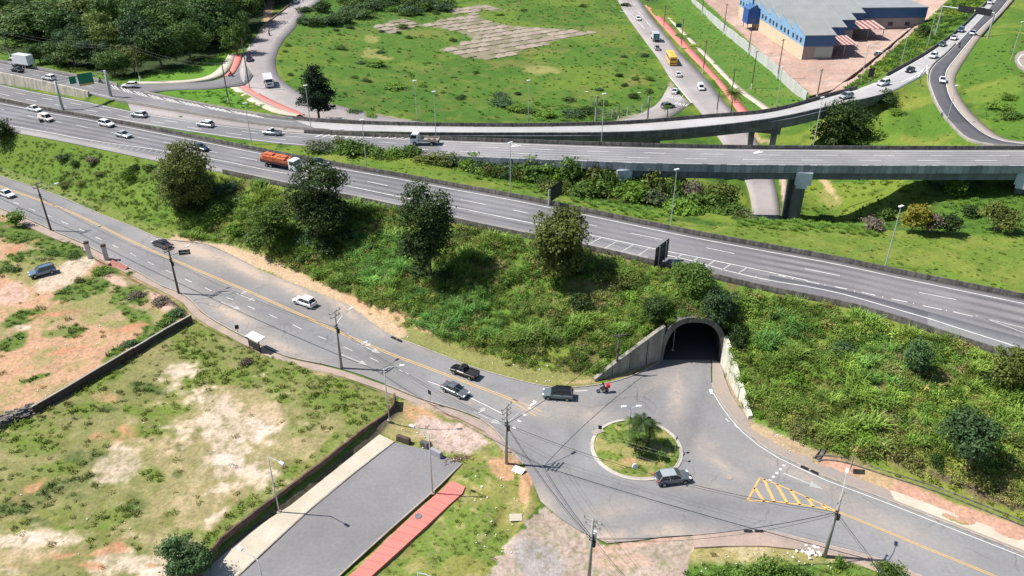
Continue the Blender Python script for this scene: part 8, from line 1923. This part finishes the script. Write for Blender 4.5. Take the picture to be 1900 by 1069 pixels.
def gn_scatter(name, pts, scl, tint, kind, seed=0):
    n = len(pts); r = np.random.default_rng(seed); me = bpy.data.meshes.new(name); me.vertices.add(n); me.vertices.foreach_set('co', np.asarray(pts, np.float32).ravel())
    def at(nm, ty, data, key): a = me.attributes.new(nm, ty, 'POINT'); a.data.foreach_set(key, data)
    at('pick', 'INT', r.integers(0, 12, n).astype(np.int32), 'value'); rot = np.zeros((n, 3), np.float32); rot[:, 2] = r.uniform(0, 6.28, n); rot[:, :2] = r.normal(size=(n, 2)) * .1
    at('rot', 'FLOAT_VECTOR', rot.ravel(), 'vector'); s3 = np.stack([scl, scl, scl * r.uniform(.75, 1.25, n)], 1).astype(np.float32); at('scl', 'FLOAT_VECTOR', s3.ravel(), 'vector')
    at('tint', 'FLOAT_COLOR', np.concatenate([tint, np.ones((n, 1))], 1).astype(np.float32).ravel(), 'color')
    o = bpy.data.objects.new(name, me); C.objects.link(o); me.materials.append(L_INST); o['kind'] = 'stuff'
    ng = bpy.data.node_groups.new(name + '_nodes', 'GeometryNodeTree'); ng.interface.new_socket('Geometry', in_out='INPUT', socket_type='NodeSocketGeometry'); ng.interface.new_socket('Geometry', in_out='OUTPUT', socket_type='NodeSocketGeometry')
    N = ng.nodes; gi, go = N.new('NodeGroupInput'), N.new('NodeGroupOutput'); ci = N.new('GeometryNodeCollectionInfo'); ci.inputs[0].default_value = COLS[kind]; ci.inputs['Separate Children'].default_value = True; ci.inputs['Reset Children'].default_value = True
    ip = N.new('GeometryNodeInstanceOnPoints'); ip.inputs['Pick Instance'].default_value = True
    def na(nm, ty): a = N.new('GeometryNodeInputNamedAttribute'); a.data_type = ty; a.inputs[0].default_value = nm; return [s for s in a.outputs if s.enabled and s.name == 'Attribute'][0]
    l = ng.links; l.new(gi.outputs[0], ip.inputs['Points']); l.new(ci.outputs[0], ip.inputs['Instance']); l.new(na('pick', 'INT'), ip.inputs['Instance Index']); l.new(na('rot', 'FLOAT_VECTOR'), ip.inputs['Rotation']); l.new(na('scl', 'FLOAT_VECTOR'), ip.inputs['Scale']); l.new(ip.outputs[0], go.inputs[0])
    md = o.modifiers.new('scatter', 'NODES'); md.node_group = ng; return o
def cell(x, y):
    j = np.clip(np.searchsorted(YR, y), 1, NR - 1); j = np.where(np.abs(YR[j - 1] - y) < np.abs(YR[j] - y), j - 1, j); i = np.clip(np.round((x / (y + YOFF) - UC[0]) / (UC[1] - UC[0])).astype(int), 0, NCOL - 1); return j, i
def sample(poly, dens, seed, zmid=3.0):
    r = np.random.default_rng(seed); Q = arr([(p[0], max(p[1], -60)) for p in poly], zmid); x0, x1, y0, y1 = Q[:, 0].min() - 6, Q[:, 0].max() + 6, Q[:, 1].min() - 12, Q[:, 1].max() + 12
    n = int((x1 - x0) * (y1 - y0) * dens); x = r.uniform(x0, x1, n); y = r.uniform(max(y0, Y0 + 1), y1, n); z = TZ(x, y); px, py = W2P(x, y, z); m = inpoly(px, py, poly); x, y, z, px, py = (q[m] for q in (x, y, z, px, py)); j, i = cell(x, y)
    rd = ROAD.copy(); rd = ROAD[j, i] | ROAD[np.clip(j + 1, 0, NR - 1), i] | ROAD[np.clip(j - 1, 0, NR - 1), i] | ROAD[j, np.clip(i + 1, 0, NCOL - 1)] | ROAD[j, np.clip(i - 1, 0, NCOL - 1)]
    s = (x - TC.x) * T_U.x + (y - TC.y) * T_U.y; nn = (x - TC.x) * T_N.x + (y - TC.y) * T_N.y; rd |= (np.abs(s) < O_HW + .2) & (nn > -3) & (nn < 1.4)
    m = ~rd; return x[m], y[m], z[m], px[m], py[m], col[j[m], i[m]]
def mulcol(c, r, a=.18): return np.clip(c * (1 + r.normal(size=(len(c), 1)) * a), .004, .9)
def bl_any(px, py, blobs):
    v = np.zeros(px.shape)
    for cx, cy, rx, ry in blobs: v = np.maximum(v, 1 - np.sqrt(((px - cx) / rx) ** 2 + ((py - cy) / ry) ** 2))
    return v
CANE_B = [(700, 480, 60, 60), (655, 520, 50, 40), (840, 590, 110, 48), (760, 545, 60, 40), (970, 620, 80, 48), (1090, 640, 55, 60), (480, 385, 50, 45), (620, 545, 60, 22), (920, 560, 50, 40), (1130, 650, 30, 45), (560, 440, 40, 30),
          (1440, 640, 110, 60), (1390, 700, 60, 50), (1620, 720, 110, 44), (1870, 770, 60, 56), (1560, 600, 100, 26), (1700, 640, 80, 26), (1350, 620, 20, 50), (1480, 560, 70, 24), (1500, 760, 80, 30), (1800, 800, 70, 24), (1240, 570, 50, 22), (1480, 600, 80, 40), (1330, 530, 60, 20), (380, 350, 26, 30)]
PT, SCL, TN = [], [], []
for poly, sd in ((BANK_L, 1), (BANK_R, 2)):
    x, y, z, px, py, cc = sample(poly, 1.0, sd, 4); r = np.random.default_rng(sd); v = bl_any(px, py, CANE_B) + (fbm(x, y, 6, 40) - .5) * 1.5
    m = (v > .02) & (px > 330) & (r.random(len(px)) < .85); 
    if sd == 1:    # keep the verge at the foot clear
        foot = np.interp(px, [0, 290, 480, 650, 760, 850, 960, 1100], [318, 425, 470, 545, 600, 632, 668, 690]); m &= py < foot + 3
    else:
        foot = np.interp(px, [1345, 1390, 1430, 1520, 1640, 1748, 1900], [700, 750, 775, 812, 842, 876, 930]); m &= py < foot
    x, y, z, px, py = (q[m] for q in (x, y, z, px, py)); t = fbm(x, y, 5, 41, 3)[:, None]; c = np.array([.165, .34, .06]) * (1 - t) + np.array([.33, .45, .075]) * t
    b_ = (bl_any(px, py, [(830, 590, 130, 60), (1640, 680, 60, 60), (1440, 620, 60, 40), (700, 480, 60, 60)]) > .1)[:, None]; c = np.where(b_, c * np.array([.85, 1.08, 1.35]), c)
    c = c * (.58 + 1.0 * fbm(x, y, 11, 71, 3)[:, None]) * np.where(fbm(x, y, 3.2, 72, 2) < .34, .72, 1.0)[:, None]
    PT.append(np.stack([x, y, z - .1], 1)); SCL.append(r.uniform(.55, 1.1, len(x)) * (.45 + 1.15 * fbm(x, y, 4.5, 73, 2))); TN.append(mulcol(c, r, .2))
gn_scatter('tall_grass', np.concatenate(PT), np.concatenate(SCL), np.concatenate(TN), 'cane', 1)
PT, SCL, TN = [], [], []
for poly, sd in ((BANK_L, 3), (BANK_R, 4)):
    x, y, z, px, py, cc = sample(poly, 1.7, sd, 4); r = np.random.default_rng(sd); left = np.clip((560 - px) / 300, 0, 1); m = r.random(len(px)) > left * .86
    if sd == 3: foot = np.interp(px, [0, 290, 480, 650, 760, 850, 960, 1100], [312, 418, 468, 545, 604, 640, 676, 698]); m &= py < foot + r.normal(size=len(px)) * 4
    else: foot = np.interp(px, [1345, 1390, 1430, 1520, 1640, 1748, 1900], [745, 772, 792, 830, 858, 890, 944]); m &= py < foot + r.normal(size=len(px)) * 4
    x, y, z, px, py, cc = (q[m] for q in (x, y, z, px, py, cc)); t = fbm(x, y, 8, 42, 3)[:, None]; k = r.random((len(x), 1))
    c = np.where(k < .4, np.array([[.115, .22, .035]]), np.where(k < .85, np.array([[.22, .30, .05]]), np.array([[.30, .27, .09]]))) * (.8 + .5 * t); brown = sstep(.5, .62, fbm(x, y, 11, 43, 3))[:, None] * (px[:, None] > 700); c = c * (1 - brown * .5) + np.array([.22, .20, .085]) * brown * .5
    lf = np.clip((560 - px) / 300, 0, 1)[:, None]; c = c * (1 - lf * .7) + cc * 1.7 * lf * .7
    ft = np.exp(-((py - np.interp(px, [1345, 1430, 1520, 1640, 1748, 1900], [740, 790, 825, 850, 880, 930])) / 55.0) ** 2)[:, None] * (sd == 4); c = c * (1 - .5 * ft) + np.array([.25, .22, .075]) * .5 * ft
    c = c * (.66 + .9 * fbm(x, y, 13, 74, 3)[:, None]) * np.where(fbm(x, y, 3.0, 75, 2) < .34, .72, 1.0)[:, None]
    PT.append(np.stack([x, y, z - .12], 1)); SCL.append(r.uniform(.5, 1.35, len(x)) * (1 - .35 * lf[:, 0]) * (.45 + 1.1 * fbm(x, y, 4.0, 76, 2))); TN.append(mulcol(c, r, .22))
gn_scatter('weeds', np.concatenate(PT), np.concatenate(SCL), np.concatenate(TN), 'weed', 2)
# short grass taking the colour of the land under it
PT, SCL, TN = [], [], []
MEDIAN = [(560, 272), (900, 330), (1200, 400), (1320, 414), (1480, 412), (1640, 424), (1900, 436), (2000, 440), (2000, 575), (1900, 552), (1430, 458), (1200, 415), (1000, 372), (700, 318), (380, 262), (220, 222), (110, 204), (330, 240), (480, 262)]
VER_A = [(738, 742), (800, 748), (895, 785), (950, 840), (990, 900), (1003, 935), (905, 1069), (700, 1069), (860, 905), (860, 858)]
for poly, dens, sc, sd, grn in ((FIELD, .09, (.5, 1.2), 5, .9), (MEDIAN, .4, (.3, .7), 6, .8), (LOT_A, 1.6, (.35, 1.0), 7, 1.0), (LOT_B, 1.3, (.4, 1.1), 8, 1.0), (VER_A, 1.8, (.25, .6), 9, 1.0), ([(1285, 1014), (1560, 1036), (1700, 1110), (1240, 1110)], 3.0, (.3, .8), 10, 1.0),
                            (BANK_L, 1.0, (.5, 1.0), 11, .8), (BANK_R, .6, (.6, 1.2), 12, .9), ([(1095, 778), (1268, 778), (1268, 888), (1095, 888)], 4.0, (.2, .45), 13, 1.0), ([(1500, 190), (1720, 150), (1900, 50), (2000, 0), (2000, 268), (1800, 268), (1500, 268)], .10, (.5, 1.0), 14, .8),
                            ([(1500, 320), (1900, 336), (2000, 336), (2000, 440), (1640, 424), (1480, 412)], .4, (.6, 1.2), 15, .8), ([(1548, 178), (1620, 120), (1780, -10), (1840, -10), (1770, 60), (1680, 118), (1600, 158)], .5, (1, 2), 16, .8), ([(1190, -20), (1270, -20), (1505, 186), (1440, 200), (1380, 205)], .12, (.4, .8), 17, .9), ([(280, 168), (430, 163), (470, 205), (360, 185)], .4, (.6, 1.2), 18, .9), ([(300, 153), (430, 95), (330, 130), (240, 150), (0, 100), (0, 80), (120, 80)], .3, (.7, 1.3), 19, .9)):
    x, y, z, px, py, cc = sample(poly, dens, sd, 1.5 if sd in (7, 8, 9, 10, 13) else 6); r = np.random.default_rng(sd); g = cc[:, 1] / (cc[:, 0] + 1e-6); p = np.clip((g - .92) / .45, 0, 1) * grn + .03; m = r.random(len(x)) < p
    if sd == 5: m &= ~(inpoly(px, py, SLABPOLY[0]) | inpoly(px, py, SLABPOLY[1]) | inpoly(px, py, SLABPOLY[2])) | (r.random(len(px)) < .05)
    x, y, z, cc, px, py = x[m], y[m], z[m], cc[m], px[m], py[m]; k = 1.0 + .35 * (r.random((len(x), 1)) - .4); PT.append(np.stack([x, y, z - .05], 1)); SCL.append(r.uniform(*sc, len(x)) * (.6 + .8 * fbm(x, y, 6, 44, 3))); TN.append(mulcol(cc * k * np.array([1.75, 1.75, 1.5]), r, .2))
gn_scatter('grass', np.concatenate(PT), np.concatenate(SCL), np.concatenate(TN), 'tuft', 3)
# fringe of high grass on the crest before the straight viaduct
x, y, z, px, py, cc = sample([(1370, 398), (1460, 404), (1560, 412), (1640, 418), (1640, 440), (1560, 434), (1460, 428), (1370, 420)], 1.1, 21, 6.5); r = np.random.default_rng(21)
x2, y2, z2, px2, py2, _q = sample([(900, 318), (1060, 352), (1180, 385), (1260, 405), (1250, 418), (1160, 398), (1000, 360), (880, 332)], .6, 22, 7)
x3, y3, z3, _a, _b, _q3 = sample([(990, 190), (1110, 200), (1240, 205), (1230, 226), (980, 226)], .5, 23, 1)
X = np.concatenate([x, x2, x3]); Y = np.concatenate([y, y2, y3]); Z = np.concatenate([z, z2, z3]); gn_scatter('tall_grass', np.stack([X, Y, Z - .1], 1), r.uniform(.25, .6, len(X)), mulcol(np.tile(np.array([[.17, .32, .04]]), (len(X), 1)), r, .22), 'cane', 4)
for kind in ('hatch', 'sedan'): pass
